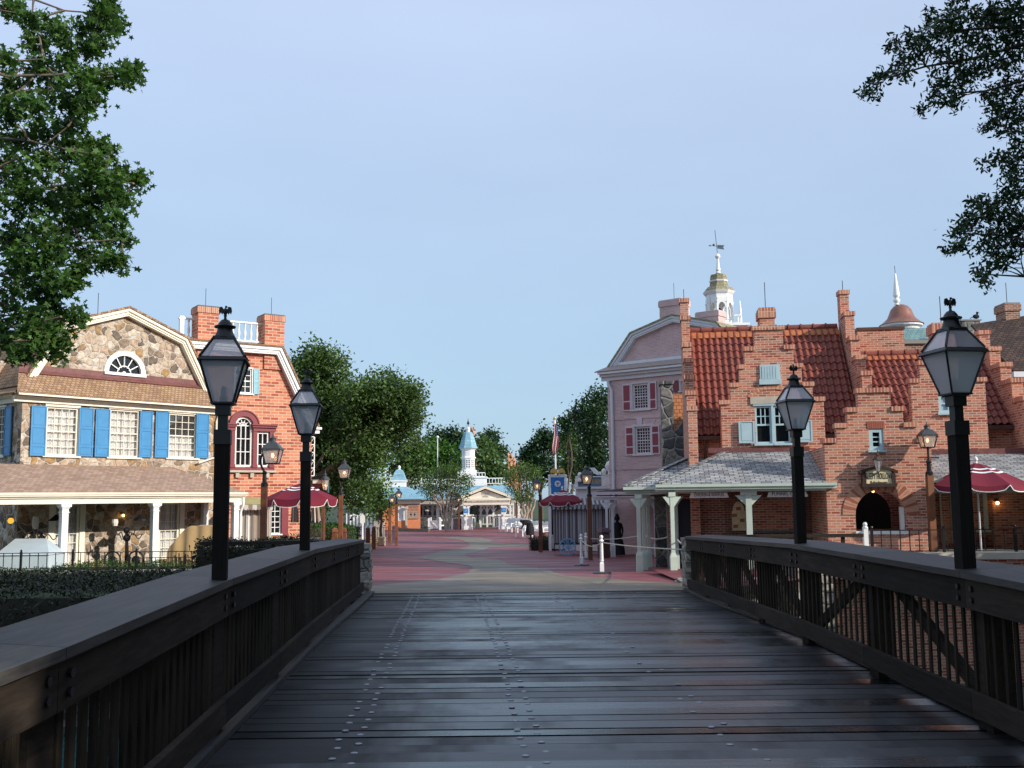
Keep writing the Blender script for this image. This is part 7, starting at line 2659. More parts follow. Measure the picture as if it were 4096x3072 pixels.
# white brackets and inner hall seen through
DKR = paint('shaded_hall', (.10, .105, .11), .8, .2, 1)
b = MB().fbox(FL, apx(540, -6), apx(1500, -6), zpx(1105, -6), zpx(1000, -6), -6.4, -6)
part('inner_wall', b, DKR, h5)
b = MB()
for x in (615, 660, 710, 870, 1120, 1180, 1240, 1400, 1430, 1480):
 a = apx(x, -4)
 zt_ = zpx(975, -4)
 b.fbox(FL, a - .1, a + .1, gl_, zt_, -4.2, -4)
 for s in (-1, 1):
  for k in range(5):
   t0, t1 = math.pi / 2 * k / 5, math.pi / 2 * (k + 1) / 5
   b.bar(FL.w(a + s * 1.0 * (1 - math.cos(t0)), zt_ - 1.4 + 1.2 * math.sin(t0), -4.1), FL.w(a + s * 1.0 * (1 - math.cos(t1)), zt_ - 1.4 + 1.2 * math.sin(t1), -4.1), .14, .1)
b.fbox(FL, apx(540, -4), apx(1500, -4), zpx(1000, -4), zpx(965, -4), -4.25, -3.95)
b.fbox(FL, apx(540, -4), apx(1500, -4), zpx(1100, -4), zpx(1088, -4), -4.25, -3.95)
part('arcade', b, WHITE, h5)
railing_px(h5, 540, 720, 1115, 1160, .8, .3)
railing_px(h5, 815, 905, 1115, 1160, .8, .3)
railing_px(h5, 1022, 1065, 1110, 1205, PN_ - .6, .3)
railing_px(h5, 1235, 1305, 1110, 1205, PN_ - .6, .3)
railing_px(h5, 1110, 1240, 1095, 1180, -3.5, .3)
railing_px(h5, 1385, 1500, 1105, 1160, .8, .3)
# orange kiosk
ORB = ORANGEW
KN = NF + .2
ka0, ka1 = apx(188, KN, 1050), apx(545, KN, 1050)
kz1 = zpx(945, KN, 350)
wa0, wa1 = apx(325, KN, 1050), apx(405, KN, 1050)
wz0, wz1 = zpx(1138, KN, 365), zpx(992, KN, 365)
hh = window(FL, h5, wa0, wa1, wz0, wz1, 4, 6, WHITE, paint('pale_pane_far', (.30, .32, .33), .2, .1, 3), KN, .25, arch=True, mun=.09)
part('wall', MB().wall(FL, [(ka0, gl_ - .1), (ka1, gl_ - .1), (ka1, kz1 - .4), (ka0, kz1 - .4)], [hh], KN, KN - .3), ORB, h5)
part('wall', MB().fbox(FL, ka0, ka0 + .3, gl_ - .1, kz1 - .4, -4, KN - .302), ORB, h5)
b = MB().fbox(FL, ka0 - .3, ka1 + .1, kz1 - .42, kz1, KN - .3, KN + .25)
part('cornice', b, CREAM, h5)
b = MB().fbox(FL, ka0 - .08, ka1 + .05, gl_ - .1, zpx(1145, KN, 300), KN + .003, KN + .12)
part('plinth', b, ORB, h5)
bx0, bx1 = apx(425, KN, 1050), apx(530, KN, 1050)
bz0, bz1 = zpx(1115, KN, 480), zpx(1000, KN, 480)
part('brick_panel', MB().fbox(FL, bx0, bx1, bz0, bz1 + .4, KN + .003, KN + .06), brick('far_brick', [(.42, .16, .09), (.34, .12, .08)], (.4, .3, .24), bw=.5, rh=.25, ms=.03), h5)
b = MB()
for z in (bz0, (bz0 + bz1) / 2, bz1):
 b.fbox(FL, bx0 - .05, bx1 + .05, z - .1, z + .1, KN + .061, KN + .1)
for i in range(3):
 a = bx0 + (bx1 - bx0) * (i + .5) / 3
 z = bz0 + (bz1 - bz0) * .25
 b.fprism(FL, [(a - .3, z), (a, z - .3), (a + .3, z), (a, z + .3)], KN + .061, KN + .09)
part('terracotta_trim', b, paint('terracotta', (.34, .25, .2), .8, .1, 3), h5)
colm(408, 424, KN + .3, zpx(1000, KN + .3), 0, LIMES)
# side of kiosk: dark covered way on its left
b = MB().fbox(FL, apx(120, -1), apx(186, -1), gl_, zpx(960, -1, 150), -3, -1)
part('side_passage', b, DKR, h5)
# far boats upper decks (white) left of the kiosk
rb = root('riverboat', 'white multi deck riverboat moored behind the landing with tall black smokestack', 'riverboat', (PL((440, 500), -25)[0], LY + 25, gl_))
RN = -25
def apr(x): return PL(Z3(x, 800), RN)[0]
def zpr(y): return PL(Z3(450, y), RN)[1]
b = MB()
for (x0, x1, y0, y1) in ((380, 1010, 745, 752), (380, 560, 752, 812), (200, 420, 660, 690), (170, 400, 790, 797), (120, 400, 860, 867), (60, 400, 925, 930), (100, 220, 1080, 1110)):
 b.fbox(FL, apr(x0), apr(x1), zpr(y1), zpr(y0), RN - 3, RN)
part('deck', b, WHITE, rb)
b = MB()
for x in range(190, 420, 24):
 b.fbox(FL, apr(x) - .06, apr(x) + .06, zpr(1110), zpr(690), RN - .1, RN)
for y in (770, 840, 905):
 for x in range(190, 400, 10):
  b.fbox(FL, apr(x) - .03, apr(x) + .03, zpr(y + 18), zpr(y), RN + .0, RN + .05)
 b.fbox(FL, apr(180), apr(400), zpr(y + 2), zpr(y), RN + 0.0, RN + .08)
part('deck_posts', b, WHITE, rb)
part('dark_opening', MB().fbox(FL, apr(440), apr(520), zpr(800), zpr(780), RN + .002, RN + .03), DARK, rb)
c = FL.w(PL(Z3(507, 600), RN - 2)[0], 0, RN - 2)
zs_ = lambda y: PL(Z3(507, y), RN - 2)[1]
wr = lambda px: px * .10549 * (LY + 27) / 1024
b = MB().lathe(c, [(wr(36), zs_(745)), (wr(36), zs_(680)), (wr(29), zs_(670)), (wr(29), zs_(440)), (wr(33), zs_(432)), (wr(33), zs_(415)), (wr(30), zs_(408)), (wr(36), zs_(388)), (wr(30), zs_(388)), (wr(26), zs_(400))], 20)
st_ = part('smokestack', b, paint('stack_black', (.03, .026, .028), .45, .15, 1), rb, smooth=True)
for i in range(10):
 t = 2 * math.pi * i / 10
 x, y = c.x + wr(35) * math.cos(t), c.y + wr(35) * math.sin(t)
 b = MB().lathe((x, y, zs_(392)), [(.1, 0), (.22, .35), (.02, .9)], 6)
 part('crown_point', b, MATS['stack_black'], st_)
b = MB()
for y in (428, 475, 570, 676):
 b.lathe(c, [(wr(33 if y in (428, 676) else 31), zs_(y + 3)), (wr(33 if y in (428, 676) else 31), zs_(y - 3))], 20)
 part('brass_band', b, GOLD, st_)
 b = MB()
# white mast
c = atY(*Z3(712, 690), 112)
mt = atY(*Z3(709, 360), 112)
single('mast', MB().tube([(c.x, 112, gz(112)), (c.x, 112, mt.z)], [.5 * .11, .42 * .13], 8).ball((c.x, 112, mt.z + .1), .16), GUTP, 'tall pale pole behind the first myrtle tree', 'pole')

# ================================================================ red rock spires far away
def rock(label, items, Y):
 rt = None
 b = MB()
 for (x, ytop, ybot, w_) in items:
  c = atY(*Z3(x, ybot), Y)
  t = atY(*Z3(x, ytop), Y)
  r = w_ * .10549 * Y / 1024
  H = t.z - c.z
  prof = []
  for i in range(10):
   f = i / 9
   if i == 0: prof.append((r * 1.4, gz(Y) - c.z))
   prof.append((r * (1.25 - .55 * f) * random.uniform(.86, 1.1), H * f))
  prof.append((r * .3, H * 1.02))
  b.lathe((c.x, Y + random.uniform(-2, 2), c.z), prof, 9, random.random())
 for i, v in enumerate(b.v):
  b.v[i] = (v[0] + random.uniform(-.1, .1), v[1] + random.uniform(-.1, .1), v[2])
 return single('rock_spire', b, ROCK, label, 'rock', 'red rock formations on the skyline')
rock('tall red rock spire rising behind the landing tower top', [(1035, 258, 420, 12), (1055, 262, 420, 12), (1068, 330, 440, 10), (1015, 262, 420, 9)], 230)
rock('low cluster of red rock spires between far trees', [(1380, 490, 640, 14), (1410, 505, 640, 14), (1395, 540, 650, 16), (1436, 548, 650, 12), (1465, 590, 650, 14), (1492, 545, 650, 13), (1450, 600, 650, 12), (1480, 600, 650, 14)], 230)

# ================================================================ white rail fence, gate, bins by landing
def hfence(name, label, p0, p1, h=1.0, rails=(.35, .9), posts=6, mat=WHITE, cat='fence', r=.05):
 p0, p1 = Vector(p0), Vector(p1)
 rt = root(name, label, cat, tuple(p0))
 for i in range(posts):
  p = p0.lerp(p1, i / (posts - 1))
  part('fence_post', MB().box(p.x - r * 1.4, p.x + r * 1.4, p.y - r * 1.4, p.y + r * 1.4, p.z - .05, p.z + h + .1), mat, rt)
 for z in rails:
  part('rail', MB().bar(p0 + Vector((0, -.03, z)), p1 + Vector((0, -.03, z)), .06, .13), mat, rt)
 return rt
A = onG(*Z3(105, 1218)); B = onG(*Z3(520, 1224));
hfence('rail_fence', 'white two rail fence in front of the orange kiosk', A, B, 1.05 * 1.0, (.42, .95), 6, r=.07)
A2 = onG(*Z3(535, 1224)); B2 = onG(*Z3(630, 1228))
hfence('rail_fence', 'short white two rail fence between kiosk and gate', A2, B2, 1.05, (.42, .95), 2, r=.07)
A3 = onG(*Z3(738, 1230)); B3 = onG(*Z3(850, 1226))
hfence('rail_fence', 'short white two rail fence between gate and brown bins', A3, B3, 1.05, (.42, .95), 3, r=.07)
ga, gb_ = onG(*Z3(640, 1230)), onG(*Z3(732, 1230))
gr = root('white_gate', 'white panelled gate with crossed boards under the first myrtle', 'gate', tuple(ga))
FG = Plane((ga.x, ga.y), (gb_.x - ga.x, gb_.y - ga.y))
Lg = (gb_ - ga).length
H_ = 1.0
part('gate_panel', MB().fbox(FG, .1, Lg - .1, ga.z + .12, ga.z + H_ * .82, -.03, .03), WHITE, gr)
b = MB().bar(FG.w(.15, ga.z + .15, .06), FG.w(Lg - .15, ga.z + .8, .06), .08, .03).bar(FG.w(.15, ga.z + .8, .06), FG.w(Lg - .15, ga.z + .15, .06), .08, .03)
b.fbox(FG, .1, Lg - .1, ga.z + H_ * .82, ga.z + H_ * .92, -.05, .08)
part('crossed_boards', b, CREAM, gr)
for a in (0, Lg - .1):
 part('gate_post', MB().fbox(FG, a, a + .14, ga.z, ga.z + 1.25, -.07, .07), WHITE, gr)

def bin_(label, uv0, uv1, h, body, trim, name='litter_bin', group='litter bins', mark=False):
 p, q = onG(*uv0), onG(*uv1)
 w_ = (q - p).length
 rt = root(name, label, 'litter bin', tuple((p + q) / 2), group)
 F = Plane((p.x, p.y), (q.x - p.x, q.y - p.y))
 z = min(p.z, q.z)
 part('body', MB().fbox(F, w_ * .06, w_ * .94, z, z + h * .86, -w_ * .88, 0), body, rt)
 part('top', MB().fbox(F, 0, w_, z + h * .86, z + h * .93, -w_ * .92, .04).fbox(F, w_ * .1, w_ * .9, z + h * .93, z + h, -w_ * .85, -.04), trim, rt)
 part('flap', MB().fbox(F, w_ * .2, w_ * .8, z + h * .62, z + h * .78, .002, .02), trim, rt)
 if mark:
  part('emblem', MB().fprism(F, arc_pts(w_ * .5, z + h * .42, w_ * .16, 0, 2 * math.pi, 14)[:-1], .003, .012), WHITE, rt)
  text('lettering', 'Recycle', F, w_ * .5, z + h * .72, .022, h * .06, WHITE, rt, width=w_ * .5)
 return rt
bin_('mauve brown litter bin beside the white landing fence', Z3(862, 1226), Z3(912, 1226), 1.05, BIN, BINB)
bin_('brown recycling bin with a white emblem beside the landing gate', Z3(912, 1224), Z3(962, 1224), 1.05, BINB, BINB, mark=True)
bin_('tall mauve bin between the paired brown lamp posts', Z3(278, 1330), Z3(312, 1330), 1.1 * 1.0, BIN, BIN)
bin_('dark brown litter bin behind the white stanchion', ZE(40, 1285), ZE(240, 1280), 1.25, paint('dark_brown_bin', (.09, .05, .04), .5, .15, 3), BIN)
p_ = onG(*ZC(215, 1640))
# mauve chest-like bin by the maroon umbrella on the left
def box_thing(name, label, cat, c, w_, d, h, body, trim, lid=.1):
 rt = root(name, label, cat, tuple(c))
 part('body', MB().box(c[0] - w_ / 2, c[0] + w_ / 2, c[1] - d / 2, c[1] + d / 2, c[2], c[2] + h - lid), body, rt)
 part('lid', MB().box(c[0] - w_ / 2 - .02, c[0] + w_ / 2 + .02, c[1] - d / 2 - .02, c[1] + d / 2 + .02, c[2] + h - lid + .001, c[2] + h), trim, rt)
 part('handle', MB().box(c[0] - w_ * .2, c[0] + w_ * .2, c[1] - d / 2 - .03, c[1] - d / 2 - .001, c[2] + h * .6, c[2] + h * .63), trim, rt)
 return rt
c = atY(*ZC(295, 1370), 40)
box_thing('storage_chest', 'mauve metal chest beneath the left maroon umbrella behind the farther lamp post', 'chest', (c.x, 40, gz(40)), .40, .4, 1.0, BIN, BIN)

# ================================================================ blue sign plates on the gate plinths, closed umbrella
def plate(label, x0, x1, y0, y1, fr, Y, mat=SIGNB, cat='sign', pole=True, group='small blue notice signs'):
 a0, a1 = atY(*fr(x0, y1), Y), atY(*fr(x1, y0), Y)
 rt = root('notice_sign', label, cat, (a0.x, Y, gz(Y)), group)
 part('board', MB().box(a0.x, a1.x, Y - .02, Y + .02, a0.z, a1.z), mat, rt)
 b = MB()
 hh = a1.z - a0.z
 for k in range(3):
  b.box(a0.x + (a1.x - a0.x) * .2, a1.x - (a1.x - a0.x) * .2, Y - .028, Y - .021, a0.z + hh * (.3 + .2 * k), a0.z + hh * (.34 + .2 * k))
 part('lettering_lines', b, WHITE, rt)
 if pole:
  m = (a0.x + a1.x) / 2
  part('frame', MB().box(a0.x - .05, a1.x + .05, Y + .021, Y + .05, a0.z - .1, a1.z + .1).box(m - .06, m + .06, Y + .021, Y + .08, gz(Y), a0.z - .1), WHITE, rt)
 return rt
plate('blue notice sign on the white plinth left of the landing gate', 962, 1003, 1028, 1070, Z3, LY - PN_ - .35)
plate('blue notice sign on the white plinth right of the landing gate', 1320, 1360, 1020, 1062, Z3, LY - PN_ - .35)
plate('small blue notice hung on the white kiosk fence', 446, 466, 1165, 1208, Z3, onG(*Z3(446, 1222)).y - .3)
cu_ = root('closed_umbrella', 'closed dark green canvas umbrella standing beside the landing gate', 'umbrella', tuple(onG(*Z3(1043, 1205))))
c = onG(*Z3(1043, 1205))
zz_ = lambda y: atY(*Z3(1040, y), c.y).z
wq = lambda px: px * .10549 * c.y / 1024
part('canopy', MB().lathe((c.x, c.y, 0), [(wq(6), zz_(1105)), (wq(26), zz_(1102)), (wq(20), zz_(1060)), (wq(9), zz_(985)), (wq(4), zz_(962))], 8), CLOTHG, cu_)
part('pole', MB().tube([(c.x, c.y, c.z), (c.x, c.y, zz_(955))], .05, 8), WHITE, cu_)
part('foot', MB().lathe(c, [(.4, 0), (.4, .08), (.1, .12)], 12), CONC, cu_)

# ================================================================ white benches
def bench(loc, rz, s, label=None):
 rt = root('park_bench', label or 'white slatted park bench', 'bench', (0, 0, 0), 'white benches along the plaza edge')
 b = MB()
 for k in range(4): b.box(-.85, .85, -.22 + k * .125, -.12 + k * .125, .42, .45)
 part('seat', b, WHITE, rt, local=True)
 b = MB()
 for k in range(15): b.bar((-.8 + k * .114, .29, .47), (-.8 + k * .114, .36, .84), .055, .02)
 b.bar((-.86, .37, .88), (.86, .37, .88), .06, .10)
 for k in range(3): b.ball((-.55 + k * .55, .37, .95), .12, 10, 6, sx=2.0, sy=.25, sz=.6)
 b.bar((-.86, .29, .5), (.86, .29, .5), .05, .07)
 part('backrest', b, WHITE, rt, local=True)
 for s_ in (-1, 1):
  part('armrest', MB().box(s_ * .85 - .03, s_ * .85 + .03, -.27, .34, .63, .67), WHITE, rt, local=True)
  for y in (-.24, .3):
   part('leg', MB().box(s_ * .85 - .03, s_ * .85 + .03, y - .03, y + .03, 0, .63 if y < 0 else .9), WHITE, rt, local=True)
 rt.location = loc
 rt.rotation_euler = (0, 0, rz)
 rt.scale = (s, s, s)
 return rt
b0 = None
for i, (x, y, lab, px) in enumerate(((1385, 1252, 'white bench farthest along the row, nearest the landing gate', 0), (1440, 1256, 'second white bench from the landing gate', 0),
        (1500, 1262, 'third white bench, beside the spreading myrtle', 0), (1560, 1300, 'white bench half hidden by the bending person in black', 0), (1655, 1312, 'white bench half hidden behind the dark lamp post of the parasol', 0))):
 p = onG(*Z3(x, y))
 if b0 is None: b0 = bench(p, R(-62), 1.25, lab)
 else: copy_tree(b0, p, R(-62 + i * 3), 1.25, lab)

# ================================================================ people
def person(label, base, joints, radii, edges, mat, extra=None, scale=1.0, face=None, hair=BLACKC):
 """one skinned body"""
 me = bpy.data.meshes.new('body')
 me.from_pydata([(p[0] * scale, p[1] * scale, p[2] * scale) for p in joints], edges, [])
 tmp = bpy.data.objects.new('tmp_body', me)
 COL.objects.link(tmp)
 sk = tmp.modifiers.new('skin', 'SKIN')
 for i, r in enumerate(radii):
  v = me.skin_vertices[0].data[i]
  rr = r if isinstance(r, tuple) else (r, r)
  v.radius = (rr[0] * scale, rr[1] * scale)
 me.skin_vertices[0].data[0].use_root = True
 sb = tmp.modifiers.new('sub', 'SUBSURF')
 sb.levels = sb.render_levels = 2
 bpy.context.view_layer.update()
 m2 = bpy.data.meshes.new_from_object(tmp.evaluated_get(bpy.context.evaluated_depsgraph_get()))
 bpy.data.objects.remove(tmp)
 m2.materials.clear()
 m2.materials.append(mat)
 m2.polygons.foreach_set('use_smooth', [True] * len(m2.polygons))
 o = bpy.data.objects.new('person', m2)
 COL.objects.link(o)
 o.location = base
 tagit(o, label, 'person')
 return o
# standing, seen from behind/side in the dark porch
J = [(0, 0, 1.0), (0, .02, 1.2), (0, .02, 1.42), (0, .0, 1.52), (0, -.02, 1.64), (0, -.02, 1.74),
     (-.19, .0, 1.41), (-.24, .02, 1.14), (-.20, -.12, .92), (-.19, -.17, .84), (.19, .0, 1.41), (.24, .02, 1.14), (.20, -.10, .92), (.19, -.16, .84),
     (-.09, 0, .95), (-.10, -.02, .52), (-.10, .02, .09), (-.10, -.10, .04), (.09, 0, .95), (.10, .0, .52), (.10, .03, .09), (.10, -.09, .04)]
RD = [(.15, .11), (.13, .10), (.16, .10), .055, (.075, .09), (.07, .08), .055, .045, .036, .03, .055, .045, .036, .03, .09, .06, .045, .035, .09, .06, .045, .035]
E_ = [(0, 1), (1, 2), (2, 3), (3, 4), (4, 5), (2, 6), (6, 7), (7, 8), (8, 9), (2, 10), (10, 11), (11, 12), (12, 13), (0, 14), (14, 15), (15, 16), (16, 17), (0, 18), (18, 19), (19, 20), (20, 21)]
pb = onG(*ZE(395, 1180))
pb = atY(*ZE(395, 1180), 46.3)
pb = Vector((pb.x, 46.3, gz(46.3)))
pr_ = person('person in long dark dress standing in the shaded porch doorway', tuple(pb), J, RD, E_, BLACKC)
b = MB().lathe(pb, [(.34, .06), (.30, .4), (.21, .85), (.16, 1.05), (.19, 1.3), (.17, 1.42), (.08, 1.47)], 16, 0, 1, .75)
part('dress', b, BLACKC, pr_, smooth=True)
b = MB().ball((pb.x, pb.y + .0, pb.z + 1.68), .125, 12, 8, sy=1.05)
b.ball((pb.x, pb.y + .03, pb.z + 1.80), .08, 10, 6)
part('hair', b, BLACKC, pr_, smooth=True)
def hand(mb, c, s, d):
 c = Vector(c)
 mb.ball(c, .038 * s, 8, 6, sy=.6)
 for k in range(4):
  p = c + Vector((-.024 + .016 * k, 0, -.03)) * s
  mb.tube([p, p + Vector((.002 * k, -.015 * d, -.035)) * s, p + Vector((.002 * k, -.03 * d, -.06 + abs(k - 1.4) * .006)) * s], [.009 * s, .008 * s, .006 * s], 5)
 mb.tube([c + Vector((.03, 0, .01)) * s, c + Vector((.05, -.02, -.02)) * s, c + Vector((.052, -.03, -.045)) * s], [.01 * s, .009 * s, .007 * s], 5)
b = MB()
hand(b, pb + Vector((-.19, -.18, .82)), 1, 1)
hand(b, pb + Vector((.19, -.17, .82)), 1, 1)
part('hands', b, SKIN, pr_)
# bending person by the benches
pq = onG(*Z3(1592, 1316))
J2 = [(0, .0, 1.0), (-.0, -.12, 1.16), (-.02, -.36, 1.24), (-.02, -.48, 1.22), (-.02, -.58, 1.16), (-.02, -.66, 1.12),
      (-.2, -.36, 1.2), (-.22, -.44, .94), (-.16, -.58, .74), (-.14, -.64, .68), (.18, -.36, 1.2), (.2, -.46, .94), (.14, -.58, .74), (.13, -.64, .68),
      (-.1, .02, .93), (-.12, -.03, .5), (-.12, .04, .08), (-.12, -.09, .04), (.1, .02, .93), (.13, .0, .5), (.13, .06, .08), (.13, -.07, .04)]
rd2 = [(.19, .15), (.19, .15), (.2, .13), .06, (.08, .09), (.075, .08), .07, .06, .045, .035, .07, .06, .045, .035, .12, .085, .06, .04, .12, .085, .06, .04]
p2 = person('person dressed in black bending over beside the white benches', tuple(pq), [(y * 1.0, x, z) for x, y, z in J2], rd2, E_, BLACKC, scale=1.12)
b = MB().lathe((pq.x - .02, pq.y, pq.z + .28), [(.30, 0), (.33, .3), (.30, .6), (.22, .85), (.08, .98)], 14, 0, 1, .9)
b.ball((pq.x - .28, pq.y, pq.z + 1.22), .27, 12, 8, sx=1.4, sz=.8)
part('coat', b, BLACKC, p2, smooth=True)
b = MB().ball((pq.x - .66, pq.y - .02, pq.z + 1.33), .13, 12, 8)
part('hair', b, BLACKC, p2, smooth=True)
b = MB()
hand(b, pq + Vector((-.72, -.15, .75)), 1, 1)
hand(b, pq + Vector((-.72, .14, .75)), 1, 1)
part('hands', b, SKIN, p2)

# ================================================================ plaza lamps with curved necks
def plaza_lamp(name, label, base, post_h, arm, lan_w, total, woods=WPOST, lit=True, flip=1, post_w=.15, group='gas lamps on brown wooden posts'):
 """post, curved iron neck, hanging lantern. arm: lateral offset of lantern"""
 rt = root(name, label, 'street lamp', tuple(base), group)
 x, y, z = base
 part('post', MB().box(x - post_w / 2, x + post_w / 2, y - post_w / 2, y + post_w / 2, z - .05, z + post_h), woods, rt)
 b = MB().lathe((x, y, z + post_h), [(post_w * .62, -.02), (post_w * .62, .06), (post_w * .38, .1), (post_w * .34, .3), (post_w * .5, .33), (post_w * .3, .38)], 10)
 part('collar', b, IRON, rt)
 lh = lan_w * 1.05
 top = total - lan_w * 1.15
 zl = z + top - lan_w * .2
 b = MB()
 p0 = Vector((x, y, z + post_h + .35))
 L_ = Vector((x + arm, y, z + top))
 if abs(arm) < .01:
  b.tube([p0, (x, y, z + top - lan_w * .44)], .03, 8)
  b.tube([(x - .28, y, z + post_h + .45), (x + .28, y, z + post_h + .45)], .015, 6)
 else:
  pts = []
  H = L_.z + lan_w * .45 - p0.z
  for i in range(13):
   t = i / 12
   pts.append(p0 + Vector((-flip * abs(arm) * .55 * math.sin(math.pi * min(1, t * 1.15)) + arm * max(0, (t - .72) / .28) ** 1.2, 0, H * (t if t < .9 else .9 + (t - .9) * .6))))
  b.tube(pts, .03, 8)
 part('neck', b, IRON, rt, smooth=True)
 cx_, cz_ = L_.x, L_.z
 w0, w1 = lan_w * .30, lan_w * .46
 zb_, zt_ = cz_ - lh * .42, cz_ + lh * .28
 b = MB()
 g_ = MB()
 for i in range(4):
  t = math.pi / 4 + math.pi / 2 * i
  t2 = t + math.pi / 2
  f = lambda r, a, zz: (cx_ + r * 1.414 * math.cos(a), y + r * 1.414 * math.sin(a), zz)
  b.bar(f(w0, t, zb_), f(w1, t, zt_), .022)
  b.bar(f(w1, t, zt_), f(w1, t2, zt_), .03)
  b.bar(f(w0, t, zb_), f(w0, t2, zb_), .022)
  g_.add([f(w0 * .97, t, zb_), f(w0 * .97, t2, zb_), f(w1 * .97, t2, zt_), f(w1 * .97, t, zt_)], [(0, 1, 2, 3)])
 b.box(cx_ - w0, cx_ + w0, y - w0, y + w0, zb_ - .02, zb_)
 part('lantern_frame', b, IRON, rt)
 part('glass', g_, FROSTC, rt)
 s = lan_w
 b = MB().lathe((cx_, y, zt_), [(s * .72, -.01), (s * .68, .02), (s * .52, s * .18), (s * .34, s * .34)], 4, math.pi / 4)
 b.lathe((cx_, y, zt_), [(s * .26, s * .33), (s * .16, s * .42), (s * .15, s * .55), (s * .2, s * .56), (s * .2, s * .6), (s * .1, s * .64), (s * .03, s * .74), (.01, s * .84)], 12)
 part('hood', b, GUNM, rt)
 if lit:
  part('flame', MB().ball((cx_, y, (zb_ + zt_) / 2 + lh * .05), lan_w * .085, 8, 6, sz=1.5), EM_W, rt)
 return rt
# left lamp in front of the brick house
c = atY(*Z1(1457, 1440), 27)
zt_ = atY(*Z1(1507, 900), 27).z
plaza_lamp('street_lamp', 'gas lamp with curved iron neck before the palladian window of the brick house', (c.x, 27, gz(27)), atY(*Z1(1457, 1165), 27).z - gz(27), atY(*Z1(1507, 1000), 27).x - c.x, .50, zt_ - gz(27) + .12)
# lamp on terrace right
c = atY(*Z6(1040, 1590), 27.2)
plaza_lamp('street_lamp', 'gas lamp on a brown post behind the terrace fence, beside the maroon umbrella', (c.x - .12, 27.2, zt0), atY(*Z6(1030, 1172), 27.2).z - zt0, 0.0, .43, atY(*Z6(1008, 900), 27.2).z - zt0 + .1, post_w=.16)
# lamp beside the striped cart
c = onG(*Z4(690, 1415))
plaza_lamp('street_lamp', 'dark gas lamp with a hooked neck beside the striped canvas cart', tuple(c), atY(*Z4(690, 850), c.y).z - c.z, atY(*Z4(655, 660), c.y).x - c.x, .50, atY(*Z4(655, 580), c.y).z - c.z + .05, WPOSTD, flip=-1, post_w=.17)
# lamp behind cart
c = onG(*Z4(250, 1345))
zt_ = atY(*Z4(218, 665), c.y).z
plaza_lamp('street_lamp', 'dark gas lamp left of the blue crest sign, above the shaded parasol', tuple(c), atY(*Z4(250, 900), c.y).z - c.z, atY(*Z4(218, 730), c.y).x - c.x, .5, zt_ - c.z, WPOSTD, post_w=.2)
# left middle lamp
c = atY(*ZC(750, 1340), 46)
zt_ = atY(*Z2(515, 1000), 46).z
plaza_lamp('street_lamp', 'gas lamp with drooping iron neck on a rusty brown post before the green hedge', (c.x, 46, gz(46)), atY(*ZC(750, 545), 46).z - gz(46), atY(*Z2(512, 1080), 46).x - c.x, .55, zt_ - gz(46) + .1, post_w=.17)
# pair near landing
c = onG(*Z3(258, 1365))
plaza_lamp('street_lamp', 'left lamp of the pair of gas lamps in front of the orange kiosk', tuple(c), atY(*Z3(258, 1020), c.y).z - c.z, atY(*Z3(280, 930), c.y).x - c.x, .42, atY(*Z3(280, 880), c.y).z - c.z, post_w=.19)
c = onG(*Z3(322, 1380))
plaza_lamp('street_lamp', 'right and taller lamp of the pair of gas lamps before the orange kiosk', tuple(c), atY(*Z3(322, 985), c.y).z - c.z, atY(*Z3(345, 890), c.y).x - c.x, .42, atY(*Z3(345, 830), c.y).z - c.z, post_w=.19)
# distant small lamps
for x, yb, yt, lab in ((108, 1160, 935, 'small distant lamp left of the orange kiosk'), (915, 1120, 912, 'small lamp at the left side of the landing gate'), (1462, 1120, 890, 'small lamp beside the second myrtle'), (1585, 1120, 880, 'small lamp before the trees behind the benches')):
 p = atY(*Z3(x, yb), 101)
 plaza_lamp('street_lamp', lab, (p.x, 101, gz(101)), atY(*Z3(x, (yb + yt * 2) / 3 + 20), 101).z - gz(101), .01 * 0, .55, atY(*Z3(x, yt), 101).z - gz(101) + .3, WPOSTD, post_w=.16, group='small lamps near the landing')

